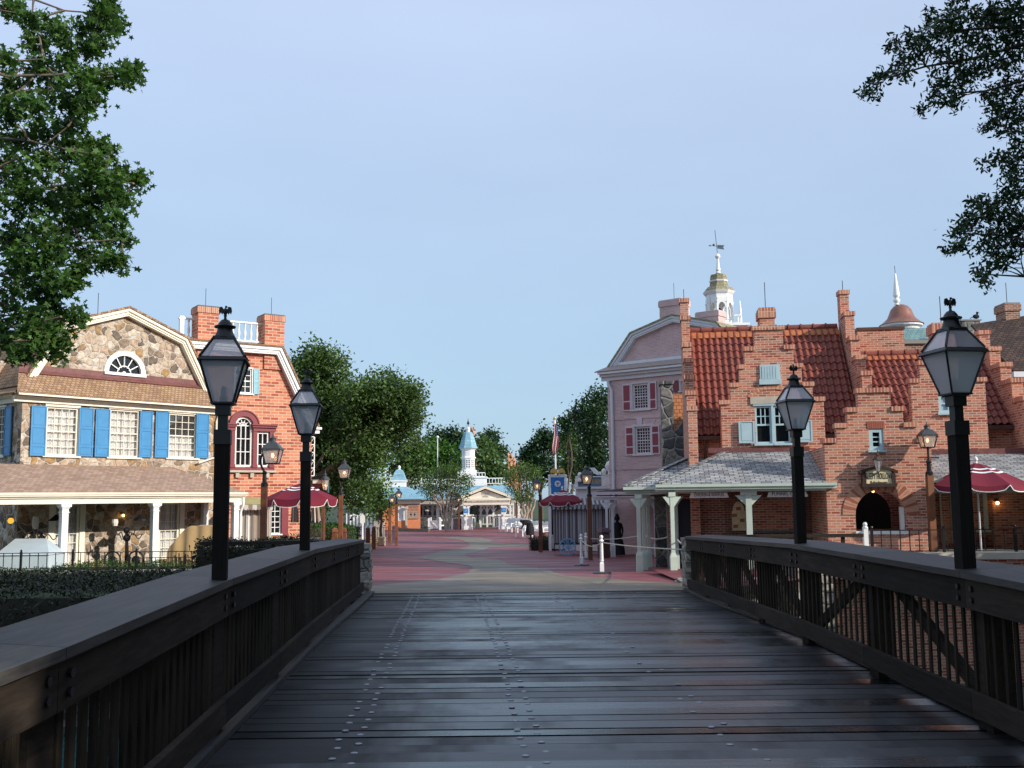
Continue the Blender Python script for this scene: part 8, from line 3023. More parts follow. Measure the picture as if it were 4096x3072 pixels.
# ================================================================ parasols
def parasol(label, c, r, zedge, ztop, drop, pole=True, n=8, rot=.2, zbase=None):
 rt = root('parasol', label, 'umbrella', (c[0], c[1], c[2]), 'maroon parasols with white bands')
 zb_ = c[2] if zbase is None else zbase
 prof = lambda f: ztop - (ztop - zedge) * (f ** 1.15)
 can, band, val, pip = MB(), MB(), MB(), MB()
 X = lambda rr, t, z: (c[0] + rr * math.cos(t), c[1] + rr * math.sin(t), z)
 M = 6
 fs = [0.0, .15, .3, .45, .6, .8, 1.0]
 for i in range(n):
  t0, t1 = rot + 2 * math.pi * i / n, rot + 2 * math.pi * (i + 1) / n
  for f0, f1 in zip(fs[:-1], fs[1:]):
   for m in range(M):
    s0, s1 = t0 + (t1 - t0) * m / M, t0 + (t1 - t0) * (m + 1) / M
    def pt(f, s):
     k = (s - t0) / (t1 - t0)
     chord = math.cos(math.pi / n) / math.cos((k - .5) * 2 * math.pi / n)
     sag = -.05 * r * math.sin(math.pi * k) * f
     return X(r * f * chord, s, prof(f) + sag)
    (can).add([pt(f0, s0), pt(f0, s1), pt(f1, s1), pt(f1, s0)], [(0, 3, 2, 1)])
  for fb in (.36, .50):
   for m in range(M):
    s0, s1 = t0 + (t1 - t0) * m / M, t0 + (t1 - t0) * (m + 1) / M
    w_ = .028
    P4_ = [pt(fb - w_, s0), pt(fb - w_, s1), pt(fb + w_, s1), pt(fb + w_, s0)]
    up = [(p[0], p[1], p[2] + .012) for p in P4_]
    band.add(up, [(0, 3, 2, 1)])
  # scalloped valance, one flap per panel
  L = 8
  for m in range(L):
   k0, k1 = m / L, (m + 1) / L
   s0, s1 = t0 + (t1 - t0) * k0, t0 + (t1 - t0) * k1
   dp = lambda k: drop * (1 - .75 * max(0, 1 - min(k, 1 - k) / .16) ** 2)
   a_, b_ = pt(1, s0), pt(1, s1)
   e = lambda q, k: (c[0] + (q[0] - c[0]) * 1.02, c[1] + (q[1] - c[1]) * 1.02, q[2] - dp(k))
   val.add([a_, b_, e(b_, k1), e(a_, k0)], [(0, 1, 2, 3)])
   pip.bar(e(a_, k0), e(b_, k1), .02)
 canopy = part('canopy', can, CLOTHR, rt)
 part('white_band', band, WHITE, canopy)
 part('valance', val, CLOTHR, canopy)
 part('piping', pip, WHITE, canopy)
 rb_ = MB()
 for i in range(n):
  t = rot + 2 * math.pi * i / n
  rb_.bar(X(.03, t, zedge - .25), X(r * .6, t, prof(.6) - .03), .015)
 part('ribs', rb_, WHITE, rt)
 part('pole', MB().tube([(c[0], c[1], zb_), (c[0], c[1], ztop)], .026, 8), GUTP, rt)
 part('finial', MB().lathe((c[0], c[1], ztop), [(.05, -.03), (.03, .03), (.055, .07), (.05, .12), (.01, .17)], 10), WHITE, rt)
 return rt
Y_ = 37.0
c = atY(300, 545, Y_)
parasol('maroon parasol before the brick house corner, behind the farther lamp post', (c.x, Y_, gz(Y_)), 1.28, atY(300, 498, Y_).z, atY(300, 483, Y_).z, .26)
Y_ = 50.2
c = atY(*Z4(460, 1380), Y_)
parasol('shaded maroon parasol with white bands over the striped cart', (atY(*Z4(440, 800), Y_).x, Y_, gz(Y_)), 1.13, atY(*Z4(440, 893), Y_).z, atY(*Z4(440, 792), Y_).z, .2)
Y_ = 27.5
c = atY(*Z6(1278, 1580), Y_)
parasol('maroon parasol with white bands on the terrace beside the largest lamp post', (c.x, Y_, .40), 1.28, atY(982, 484.5, Y_).z, atY(982, 462.5, Y_).z, .14)

# ================================================================ striped cart with wheel
CY = 49.5
cx0, cx1 = atY(*Z4(362, 1100), CY).x, atY(*Z4(858, 1100), CY).x
FCt = Plane((cx0, CY), (1, -.02))
ct = root('striped_cart', 'market cart closed with grey and brown striped canvas, standing on a light blue spoked wheel', 'cart', ((cx0 + cx1) / 2, CY, gz(CY)))
W_ = cx1 - cx0
z0_, z1_ = FCt.px(Z4(600, 1262))[1], FCt.px(Z4(600, 948))[1]
b = MB()
k = 60
for i in range(k):
 a0, a1 = W_ * i / k, W_ * (i + 1) / k
 f = lambda a: .015 * math.sin(a * 21)
 b.add([FCt.w(a0, z0_, f(a0)), FCt.w(a1, z0_, f(a1)), FCt.w(a1, z1_, f(a1) * .4), FCt.w(a0, z1_, f(a0) * .4)], [(0, 1, 2, 3)])
b.fbox(FCt, 0.02, W_ - .02, z0_, z1_, -1.4, -.08)
part('curtain', b, STR_F, ct)
b = MB()
zr0 = FCt.px(Z4(760, 885))[1]
quadpanel(b, [FCt.w(-.12, z1_ + .12, .25), FCt.w(W_ + .05, z1_ + .12, .25), FCt.w(W_ + .05, zr0 + .1, -.7), FCt.w(-.12, zr0 + .1, -.7)], .03)
part('awning', b, STR_F, ct)
b = MB()
for i in range(14):
 a0, a1 = -.12 + (W_ + .17) * i / 14, -.12 + (W_ + .17) * (i + 1) / 14
 b.fprism(FCt, [(a0, z1_ + .11), (a0, z1_ - .05), (a0 + (a1 - a0) * .2, z1_ - .1), (a0 + (a1 - a0) * .8, z1_ - .1), (a1 - .01, z1_ - .05), (a1 - .01, z1_ + .11)][::-1], .25, .262)
part('valance', b, STR_F, ct)
part('chassis', MB().fbox(FCt, .05, W_ - .05, z0_ - .1, z0_ - .005, -1.35, -.05), WPOSTD, ct)
wc = FCt.w(FCt.px(Z4(486, 1312), .12)[0], 0, .12)
wr_ = 70 * .11303 * CY / 1024
wz = gz(CY) + wr_
WB = paint('cornflower_wheel', (.18, .36, .55), .5, .1, 3)
wh = None
b = MB()
for i in range(24):
 t0, t1 = 2 * math.pi * i / 24, 2 * math.pi * (i + 1) / 24
 b.bar((wc.x + wr_ * math.cos(t0), wc.y, wz + wr_ * math.sin(t0)), (wc.x + wr_ * math.cos(t1), wc.y, wz + wr_ * math.sin(t1)), .05, .06)
wh = part('wheel', b, WB, ct)
b = MB()
for i in range(14):
 t = 2 * math.pi * i / 14
 b.bar((wc.x, wc.y, wz), (wc.x + wr_ * math.cos(t), wc.y, wz + wr_ * math.sin(t)), .028)
part('spokes', b, WB, wh)
part('hub', MB().tube([(wc.x, wc.y - .06, wz), (wc.x, wc.y + .08, wz)], .08, 10), WB, wh)
part('leg', MB().fbox(FCt, W_ - .5, W_ - .4, gz(CY), z0_ - .1, -.3, -.2), WPOSTD, ct)
# planter fence to the left of the cart
iron_fence('iron_fence', 'low black iron fence around the planting at the striped cart', [(onG(*Z4(195, 1335)).x, onG(*Z4(195, 1335)).y), (onG(*Z4(370, 1335)).x, onG(*Z4(370, 1335)).y)], .78, .14, lambda x, y: gz(y), 1.5, picket=.013)
pq = onG(*Z4(300, 1330))
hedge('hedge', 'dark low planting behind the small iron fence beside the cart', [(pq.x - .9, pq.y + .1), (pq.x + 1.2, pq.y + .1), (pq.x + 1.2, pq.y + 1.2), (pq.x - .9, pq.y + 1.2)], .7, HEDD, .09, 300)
# barrels
for (x, y, lab) in ((290, 1140, 'dark barrel half hidden beside the striped cart'), (330, 1150, 'brown barrel against the striped cart')):
 c = atY(*Z4(x, y), 66)
 b = MB().lathe((c.x, 66, gz(66)), [(.22, 0), (.27, .2), (.3, .42), (.27, .65), (.22, .85)], 14)
 rt = root('barrel', lab, 'barrel', (c.x, 66, gz(66)), 'barrels by the cart')
 part('staves', b, WPOSTD, rt, smooth=True)
 part('hoop', MB().lathe((c.x, 66, gz(66)), [(.295, .28), (.3, .32)], 14), IRON, rt)
 part('hoop', MB().lathe((c.x, 66, gz(66)), [(.285, .6), (.28, .64)], 14), IRON, rt)

# ================================================================ flagpole, crest sign, theatre front
c = onG(*Z3(1828, 1180))
FYp = 62.0
t_ = atY(*Z3(1822, 185), FYp)
bs = atY(*Z3(1832, 700), FYp)
fp = root('flagpole', 'silver flagpole with a gilded ball behind the blue crest sign', 'flagpole', (bs.x, FYp, gz(FYp)))
part('pole', MB().tube([(bs.x, FYp, gz(FYp)), (t_.x, FYp, t_.z)], [.075, .045], 10), GUTP, fp)
part('ball', MB().ball((t_.x, FYp, t_.z + .08), .09, 10, 8), GOLD, fp, smooth=True)
part('truck', MB().lathe((t_.x, FYp, t_.z - .35), [(.06, 0), (.08, .05), (.05, .3)], 8), WHITE, fp)
# flag hanging limp
fl = root('national_flag', 'american flag hanging limp with red and white stripes and blue starred corner', 'flag', (t_.x, FYp, atY(*Z3(1825, 500), FYp).z))
zt_, zb_ = atY(*Z3(1825, 215), FYp).z, atY(*Z3(1825, 512), FYp).z
def flagm():
 m, n, b = newmat('flag_cloth')
 sx = N(n, 'ShaderNodeSeparateXYZ')
 uv = N(n, 'ShaderNodeUVMap')
 n.links.new(uv.outputs[0], sx.inputs[0])
 st = mth(n, 'GREATER_THAN', mth(n, 'FRACT', mth(n, 'MULTIPLY', sx.outputs[0], 6.5)), .5)
 col = mixc(n, st, (.42, .02, .04), (.65, .63, .62))
 can_ = mth(n, 'MULTIPLY', mth(n, 'GREATER_THAN', sx.outputs[1], .60), mth(n, 'GREATER_THAN', sx.outputs[0], .46))
 vo = N(n, 'ShaderNodeTexVoronoi', voronoi_dimensions='2D', feature='F1')
 vo.inputs['Scale'].default_value = 14
 vo.inputs['Randomness'].default_value = .1
 n.links.new(uv.outputs[0], vo.inputs['Vector'])
 star = mth(n, 'LESS_THAN', vo.outputs['Distance'], .24)
 col = mixc(n, can_, col, mixc(n, star, (.02, .04, .18), (.6, .6, .62)))
 n.links.new(col, b.inputs['Base Color'])
 b.inputs['Roughness'].default_value = .8
 return m
b = MB()
nu, nv_ = 40, 24
W2 = lambda f: (26 + 34 * math.sin(min(1, f * 1.3) * math.pi * .5) * (1 if f < .75 else max(.25, 1 - (f - .75) * 2.6))) * .10549 * FYp / 1024
uvs_ = []
for j in range(nv_ + 1):
 f = j / nv_
 z = zt_ + (zb_ - zt_) * f
 xc = t_.x + .02 - f * .0 + .05 * math.sin(f * 5)
 for i in range(nu + 1):
  s = i / nu
  wv = math.sin(s * 4 * math.pi + f * 1.5)
  b.v.append((xc + (s - .45) * W2(f), FYp - .08 - .09 * wv * (.3 + f), z - .10 * s * (1 - f)))
  uvs_.append((s, 1 - f))
for j in range(nv_):
 for i in range(nu):
  a = j * (nu + 1) + i
  b.f.append((a, a + nu + 1, a + nu + 2, a + 1))
me = mesh_of('cloth', b, flagm(), tuple(fl.location), True, False)
lay = me.uv_layers.new(name='uv')
for lp in me.loops:
 lay.data[lp.index].uv = uvs_[lp.vertex_index]
o = bpy.data.objects.new('cloth', me); COL.objects.link(o); o.parent = fl
# crest sign
SY = 58.0
FS = Plane((0, SY), (1, 0))
sa = lambda x, y=600, n=0: FS.px(ZD(x, y), n)[0]
sz = lambda y, x=600, n=0: FS.px(ZD(x, y), n)[1]
cs = root('crest_sign', 'tall blue sign with a white round eagle seal and a golden spread eagle on top', 'sign', (sa(610), SY, gz(SY)))
part('board', MB().fbox(FS, sa(462), sa(760), sz(900), sz(492), -.06, 0), SIGNB, cs)
for x0, x1 in ((404, 455), (765, 812)):
 b = MB().fbox(FS, sa(x0), sa(x1), gz(SY), sz(478), -.12, .06)
 c = FS.w(sa((x0 + x1) / 2), sz(460), -.03)
 b.ball(c, .08, 10, 7)
 part('post', b, WHITE, cs)
b = MB().fbox(FS, sa(456), sa(764), sz(492), sz(440), -.09, .03)
b.fbox(FS, sa(456), sa(764), sz(960), sz(900), -.09, .03)
b.fbox(FS, sa(440), sa(780), sz(450), sz(430), -.12, .07)
part('frame', b, WHITE, cs)
sc0 = (sa(612), sz(636, 612))
rr = sa(680) - sc0[0]
part('seal', MB().fprism(FS, arc_pts(sc0[0], sc0[1], rr, 0, 2 * math.pi, 24)[:-1], .003, .02), WHITE, cs)
b = MB()
for s in (-1, 1):
 for k in range(4):
  t = R(20 + 22 * k)
  p = (sc0[0] + s * rr * .14, sc0[1] - .02)
  q = (sc0[0] + s * rr * (.16 + .45 * math.cos(t)), sc0[1] + rr * .62 * math.sin(t))
  b.bar(FS.w(p[0], p[1], .026), FS.w(q[0], q[1], .026), .025, .01)
b.fprism(FS, [(sc0[0] - rr * .14, sc0[1] + rr * .1), (sc0[0], sc0[1] - rr * .35), (sc0[0] + rr * .14, sc0[1] + rr * .1), (sc0[0], sc0[1] + rr * .4)], .021, .03)
for k in (-2, -1, 0, 1, 2):
 b.bar(FS.w(sc0[0], sc0[1] - rr * .25, .026), FS.w(sc0[0] + k * rr * .13, sc0[1] - rr * .66, .026), .018, .01)
part('seal_eagle', b, paint('seal_blue_grey', (.1, .16, .24), .5), cs)
text('lettering', 'THE HALL', FS, sc0[0], sz(545), .004, .09, paint('faint_letter', (.04, .13, .36), .5), cs, width=rr * 2.2)
gx = sa(615)
b = MB()
for s in (-1, 1):
 w_ = [(0, .10), (.10, .30), (.28, .42), (.48, .40), (.62, .22), (.68, -.04), (.56, .06), (.50, -.06), (.42, .06), (.34, -.08), (.27, .04), (.18, -.10), (.06, -.12)]
 pts = [(gx + s * x * .64, sz(400) + .02 + z * .62) for x, z in w_]
 b.fprism(FS, pts if s < 0 else pts[::-1], -.08, -.01)
b.ball(FS.w(gx, sz(395), -.03), .09, 10, 7, sz=1.3)
b.ball(FS.w(gx + .03, sz(345), -.03), .055, 8, 6)
part('golden_eagle', b, GOLD, cs, smooth=True)
b = MB().ball(FS.w(gx + .02, sz(355), .0), .05, 8, 6)
part('eagle_head', b, WHITE, cs)
part('shield', MB().fprism(FS, [(gx - .08, sz(405)), (gx, sz(465)), (gx + .08, sz(405))], .04, .07), paint('shield_red', (.4, .1, .1), .5), cs)

# theatre front (white parapet with blue grey board)
FTh = Plane((atY(*ZD(1060, 600), 56).x, 56), (1, -.32))
ta_ = lambda x, y, n=0: FTh.px(ZD(x, y), n)[0]
tz_ = lambda x, y, n=0: FTh.px(ZD(x, y), n)[1]
th = root('shopfront', 'white balustraded shopfront with a slate blue name board and white ball finials', 'building', tuple(FTh.w(1, gz(55), 0)))
a0, a1 = ta_(1070, 600), ta_(1590, 600)
a2 = ta_(1785, 600)
part('name_board', MB().fprism(FTh, [(a0, tz_(1070, 715)), (a1, tz_(1590, 690)), (a1, tz_(1590, 445)), (a0, tz_(1070, 515))], -.1, 0), SIGNG, th)
b = MB()
b.fprism(FTh, [(a1 + .01, tz_(1600, 700)), (a2, tz_(1785, 680)), (a2, tz_(1785, 435)), (a1 + .01, tz_(1600, 440))], -.3, .12)
b.fbox(FTh, a1 - .05, a2 + .05, tz_(1700, 440), tz_(1700, 425), -.35, .18)
zz1, zz0 = tz_(1690, 465), tz_(1690, 660)
for k in range(2):
 b.fbox(FTh, a1 + .12 + k * (a2 - a1) * .45, a1 + .12 + (k + .8) * (a2 - a1) * .45, zz0, zz1, .122, .15)
part('pier', b, WHITE, th)
b = MB().fbox(FTh, a0 - .15, a1, tz_(1300, 492), tz_(1300, 470), -.2, .06)
b.fbox(FTh, a0 - .18, a0 - .01, tz_(1060, 715), tz_(1060, 515), -.2, .06)
part('board_frame', b, WHITE, th)
b = MB().fbox(FTh, a0 - .2, a2 + 1.5, tz_(1300, 750), tz_(1300, 700), -3, .1)
b.fbox(FTh, a0 - .2, a2 + 1.5, gz(55), tz_(1300, 752), -3, -.1)
part('wall', b, GUTP, th)
for x, y, r_ in ((1100, 480, .11), (1635, 400, .12)):
 p = FTh.w(ta_(x, y), tz_(x, y + 20) - .12, .0)
 part('ball_finial', MB().lathe(p, [(.17, -.1), (.17, -.02), (.08, .04), (.06, .10), (r_, .18), (r_ * 1.15, .27), (r_ * .8, .37), (.02, .42)], 12), WHITE, th, smooth=True)
p = FTh.w(ta_(1735, 380), tz_(1735, 420), -.1)
part('ball_finial', MB().lathe(p, [(.05, -.1), (.04, .1), (.17, .3), (.2, .45), (.12, .62), (.03, .68)], 12), WHITE, th, smooth=True)
q = [(ta_(x, y), tz_(x, y)) for x, y in ((1290, 280), (1400, 278), (1490, 368), (1550, 365), (1555, 420), (1480, 440), (1400, 400), (1330, 310))]
part('scroll', MB().fprism(FTh, q, -.25, -.1), WHITE, th)
text('lettering', 'ALLION NEWS', FTh, (a0 + a1) / 2 + .2, tz_(1400, 595), .004, .26, GOLD, th, width=(a1 - a0) * .72)
b = MB()
for i in range(5):
 a = a0 - 1.6 + i * .17
 b.fbox(FTh, a + .62, a + .68, tz_(1000, 745), tz_(1000, 650), -1.5, -1.4)
b.fbox(FTh, a0 - 1.0, a0 - .1, tz_(1000, 655), tz_(1000, 640), -1.55, -1.35)
part('railing', b, WHITE, th)
# low white storefront strip behind the cart
b = MB().fbox(FTh, a0 - 2.3, a0 - .21, gz(55), tz_(1000, 1010), -2.5, -2.0)
part('wall', b, GUTP, th)
b = MB()
for i in range(2):
 b.fbox(FTh, a0 - 2.1 + i * .8, a0 - 1.7 + i * .8, gz(55) + .8, tz_(1000, 1130), -1.999, -1.96)
part('window', b, DGLASS, th)

# ================================================================ stanchions and ropes
def stanchion(loc=None):
 rt = root('rope_stanchion', 'x', 'stanchion', (0, 0, 0), 'white rope stanchions')
 part('base', MB().lathe((0, 0, 0), [(.26, 0), (.26, .02), (.22, .035), (.08, .05)], 20), IRON, rt, local=True)
 b = MB().taper((0, 0), .115, .115, .04, .27)
 b.taper((0, 0), .115, .07, .27, .33)
 b.lathe((0, 0, 0), [(.05, .33), (.06, .345), (.06, .36), (.045, .375), (.052, .40), (.044, .85), (.044, .88), (.07, .895), (.07, .91), (.045, .935), (.028, .955), (.045, .985), (.052, 1.015), (.045, 1.045), (.02, 1.065)], 14)
 part('post', b, WHITE, rt, smooth=True, local=True)
 return rt
s0 = stanchion()
spx = [((602.0, 573.2), 1.0, 'nearest white rope stanchion, standing alone on the sunlit red paving'), (Z4(611, 1463), 1.0, 'white rope stanchion in shade, front one of two left of the nearest'), (Z4(652, 1407), 1.0, 'white rope stanchion at the back beside the lamp post')]
sl_ = []
for i, (uv, s, lab) in enumerate(spx):
 p = onG(*uv)
 if i == 0:
  s0.location = p; s0['label'] = lab
  sl_.append(p)
 else:
  copy_tree(s0, p, 0, s, lab)
  sl_.append(p)
def rope(label, p, q, sag, mat=ROPE, r=.014, group='queue ropes'):
 pts = []
 for i in range(13):
  t = i / 12
  v = Vector(p).lerp(Vector(q), t)
  v.z -= sag * 4 * t * (1 - t)
  pts.append(v)
 return single('rope', MB().tube(pts, r, 6), mat, label, 'rope', group, smooth=True)
H1 = Vector((0, 0, .86))
pil = Vector((3.62, 21.45, .86))
rope('taut white rope from the nearest stanchion to the bridge pillar', sl_[0] + H1, Vector((3.62, 21.9, .80)), .03)
rope('sagging rope between the nearest and the front left stanchion', sl_[0] + H1, sl_[1] + H1, .16)
rope('short rope between the two left stanchions', sl_[1] + H1, sl_[2] + H1, .12)
c1, c2 = onG(*ZE(990, 1430)), onG(*ZE(1630, 1530))
rope('thick sagging rope between two mint porch columns', c1 + Vector((0, -.08, 1.0)), c2 + Vector((-.05, 0, 1.02)), .12, r=.022)
rope('thick rope from the last mint column to the bridge pillar', c2 + Vector((.06, -.02, 1.0)), Vector((3.72, 21.95, .92)), .10, r=.02)
rope('shaded rope from the back stanchion to the mint column', sl_[2] + H1, onG(*ZE(880, 1500)) + Vector((0, 0, 1.0)), .08)

# ================================================================ left side: fence, chest, furniture
fpts = [(-22.5, 31.0), (-17.0, 32.3), (-14.0, 32.9), (-10.0, 33.0), (-9.0, 32.6)]
fz = lambda x, y: gz(y) + .06
iron_fence('iron_fence', 'long black iron picket fence in front of the porch of the stone house', fpts, .60, .245, fz, 2.0, picket=.010)
b = MB()
for p, q in zip(fpts[:-1], fpts[1:]):
 b.bar((p[0], p[1], fz(*p) - .03), (q[0], q[1], fz(*q) - .03), .18, .14)
struct('kerb', b, STONEW)
iron_fence('iron_fence', 'second low iron fence curving behind the first, before the porch planting', [(-12.6, 34.0), (-10.9, 34.4), (-9.4, 34.2)], .42, .13, lambda x, y: gz(y) + .02, 1.2, picket=.009)
# pale blue covered box
Y_ = 33.6
a = atY(*ZA(-30, 950), Y_); b_ = atY(*ZA(670, 930), Y_)
z0, z1, z2 = gz(Y_), atY(*ZA(300, 900), Y_).z, atY(*ZA(300, 690), Y_).z
rt = root('storage_box', 'large pale blue grey box with a sloping lid inside the iron fence', 'storage box', ((a.x + b_.x) / 2, Y_, z0))
part('body', MB().box(a.x, b_.x, Y_, Y_ + 1.2, z0, z1), CART, rt)
b = MB().hexa([(a.x - .04, Y_ - .05, z1 + .001), (b_.x + .04, Y_ - .05, z1 + .001), (b_.x + .04, Y_ + 1.25, z1 + .001), (a.x - .04, Y_ + 1.25, z1 + .001),
               (a.x - .04, Y_ - .03, z1 + .05), (b_.x + .02, Y_ - .03, z1 + .05), (b_.x - .62, Y_ + 1.2, z2), (a.x - .04, Y_ + 1.2, z2)])
part('lid', b, CART, rt)
part('strap', MB().box(b_.x - .9, b_.x - .86, Y_ - .01, Y_ - .001, z0, z1), GUTP, rt)
# tan tarp-covered cart
Y_ = 35.0
pa = atY(*ZB(270, 700), Y_); pb2 = atY(*ZB(845, 700), Y_)
zt_ = atY(*ZB(650, 497), Y_).z
zg_ = gz(Y_)
tarp = MB()
nx, ny = 30, 14
X0, X1, Y0, Y1 = pa.x, pb2.x + .25, Y_ - .5, Y_ + 1.0
def tz(u, v_):
 # u,v in 0..1 across
 f = min(1, max(0, (u - .02) / .42)) ** .7
 e = min(1, (1 - u) / .08)
 g2 = min(1, v_ / .10, (1 - v_) / .10)
 h = zg_ + .5 + (zt_ - zg_ - .5) * f
 return h * 1.0 if g2 >= 1 else h
for j in range(ny + 1):
 for i in range(nx + 1):
  u, v_ = i / nx, j / ny
  x = X0 + (X1 - X0) * u
  y = Y0 + (Y1 - Y0) * v_
  edge = min(u * nx, v_ * ny, (nx - i), (ny - j))
  z = tz(u, v_)
  if edge < 1:
   z = zg_ + .04
   x += .04 * math.sin(i * .8 + j)
   y += .05 * math.sin(i * .75)
  else:
   if u < .45: z += .035 * math.sin(u * 23 + v_ * 5) * (1 - u * 2)
   z += .015 * math.sin(v_ * 9 + u * 11)
  tarp.v.append((x, y, z))
for j in range(ny):
 for i in range(nx):
  a_ = j * (nx + 1) + i
  tarp.f.append((a_, a_ + 1, a_ + nx + 2, a_ + nx + 1))
rt = root('covered_cart', 'cart covered with a draped tan tarpaulin in front of the porch', 'cart', ((X0 + X1) / 2, Y_, zg_))
part('tarpaulin', tarp, TAN, rt, smooth=True)
part('strap', MB().box(X0 + .5, X0 + .54, Y0 - .09, Y0 - .06, zg_ + .05, zg_ + .6), WPOSTD, rt)
# black ornamental iron lamp stands with cream shades (in porch)
def iron_stand(label, uv, Y, shade_uv, shade_s, arms=5, h=1.35):
 c = atY(*uv, Y)
 z = gz(Y)
 rt = root('ornamental_stand', label, 'iron stand', (c.x, Y, z), 'black scrollwork stands on the porch')
 b = MB().tube([(c.x, Y, z + .05), (c.x + .03, Y, z + .6), (c.x, Y, z + h)], [.05, .07, .05], 8)
 b.ball((c.x, Y, z + h), .12, 8, 6)
 b.ball((c.x + .02, Y, z + h * .8), .14, 8, 6)
 part('stem', b, IRON, rt)
 for k in range(arms):
  t = k / (arms - 1)
  a = R(-60 + 120 * t)
  pts = []
  for j in range(9):
   f = j / 8
   pts.append((c.x + math.sin(a) * (.15 + .55 * f), Y - .1, z + h * .75 + .5 * f * math.cos(a) + .16 * math.sin(f * 6)))
  b = MB().tube(pts, .018, 6)
  part('arm', b, IRON, rt)
 for s in (-1, 1):
  pts = [(c.x + s * .42 + .28 * math.cos(t), Y - .15, z + .32 + .28 * math.sin(t)) for t in [2 * math.pi * q / 14 for q in range(15)]]
  part('scroll', MB().tube(pts, .03, 6), IRON, rt)
  part('foot', MB().ball((c.x + s * .42, Y - .15, z + .28), .17, 8, 6, sy=.5), IRON, rt)
 sc1 = atY(*shade_uv, Y)
 b = MB().lathe((sc1.x, Y, sc1.z - shade_s), [(.09, 0), (.12, shade_s), (.10, shade_s * 2)], 8)
 part('lamp_shade', b, SHADE, rt)
 part('shade_rod', MB().tube([(sc1.x, Y, sc1.z - shade_s), (c.x, Y, z + h)], .012, 6), IRON, rt)
 hd = MB().lathe((c.x + .5, Y, z + h + .35), [(.26, 0), (.24, .04), (.1, .16), (.03, .22)], 12)
 part('black_shade', hd, IRON, rt)
 return rt
iron_stand('tangled black iron stand with cream shade between the porch columns', ZA(1740, 900), 37.5, ZA(1590, 450), .12)
iron_stand('thin black iron stand with tall cream shade behind the pale box', ZA(560, 900), 36.2, ZA(490, 455), .22, 4)
# striped booth beside the porch end
Y_ = 41.5
FB_ = Plane((atY(*ZB(1215, 600), Y_).x, Y_), (1, .12))
ba = lambda x, y=500, n=0: FB_.px(ZB(x, y), n)[0]
bz = lambda y, x=1350, n=0: FB_.px(ZB(x, y), n)[1]
bt = root('striped_booth', 'booth closed with beige and white striped canvas, beside the white porch end', 'booth', tuple(FB_.w(.8, gz(Y_), 0)))
Wb = ba(1640)
b = MB()
for i in range(40):
 a0, a1 = Wb * i / 40, Wb * (i + 1) / 40
 f = lambda a: .03 * math.sin(a * 23)
 b.add([FB_.w(a0, gz(Y_), f(a0)), FB_.w(a1, gz(Y_), f(a1)), FB_.w(a1, bz(270), f(a1)), FB_.w(a0, bz(270), f(a0))], [(0, 1, 2, 3)])
b.fbox(FB_, .02, Wb - .02, gz(Y_), bz(270), -1.2, -.06)
part('curtain', b, STR_G, bt)
b = MB()
for i in range(12):
 a0, a1 = -.1 + (Wb + .3) * i / 12, -.1 + (Wb + .3) * (i + 1) / 12
 b.fprism(FB_, [(a0, bz(195)), (a1 - .005, bz(195)), (a1 - .005, bz(255)), (a0 + (a1 - a0) * .8, bz(278)), (a0 + (a1 - a0) * .2, bz(278)), (a0, bz(255))][::-1], .28, .30)
part('valance', b, STR_G, bt)
AW = paint('olive_tan_canvas', (.38, .33, .15), .8, .1, 3)
b = MB()
quadpanel(b, [FB_.w(-.1, bz(195), .31), FB_.w(Wb + .2, bz(195), .31), FB_.w(Wb + .1, bz(98), -.5), FB_.w(0, bz(98), -.5)], .03)
part('awning', b, AW, bt)
# hanging striped cloth right of the farther lamp
for (x0, x1, y0, y1, lab, fr, Y) in ((1945, 2060, 210, 450, 'short striped canvas curtain tied at the parasol stall', ZB, 38.5), (215, 395, 770, 1060, 'striped canvas curtain of the stall under the parasol, right of the lamp post', ZC, 38.5)):
 a, b_ = atY(*fr(x0, y1), Y), atY(*fr(x1, y0), Y)
 m = MB()
 for i in range(16):
  s0, s1 = i / 16, (i + 1) / 16
  f = lambda s: Y + .05 * math.sin(s * 15)
  X = lambda s, t: a.x + (b_.x - a.x) * (s * (.75 + .25 * t) + (.12 if x0 > 1000 else 0) * (1 - t))
  m.add([(X(s0, 1), f(s0), a.z), (X(s1, 1), f(s1), a.z), (X(s1, .2), f(s1), b_.z), (X(s0, .2), f(s0), b_.z)], [(0, 1, 2, 3)])
 single('striped_curtain', m, STR_G, lab, 'curtain', 'striped stall curtains')
# stall frame under left parasol
Y_ = 38.8
x0 = atY(*ZC(430, 900), Y_).x
rt = root('stall_frame', 'brown stall post with a dark hanging heat lamp under the parasol edge', 'stall', (x0, Y_, gz(Y_)))
part('post', MB().box(x0 - .06, x0 + .06, Y_ - .06, Y_ + .06, gz(Y_), atY(*ZC(430, 700), Y_).z), WPOST, rt)
part('counter', MB().box(x0 - 2.2, x0 - .07, Y_ - .3, Y_ + .3, gz(Y_) + .0, gz(Y_) + .45), WPOSTD, rt)
for (x, y) in ((350, 1010), (205, 1010)):
 c = atY(*ZC(x, y + 60), Y_ - .2)
 b = MB().lathe((c.x, Y_ - .2, c.z), [(.15, 0), (.14, .03), (.06, .13), (.05, .26), (.02, .3)], 12)
 part('heat_lamp', b, IRON, rt)
 part('lamp_cord', MB().tube([(c.x, Y_ - .2, c.z + .3), (c.x + .14, Y_ - .2, c.z + .15), (c.x + .12, Y_ - .2, gz(Y_) + .45)], .012, 6), IRON, rt)
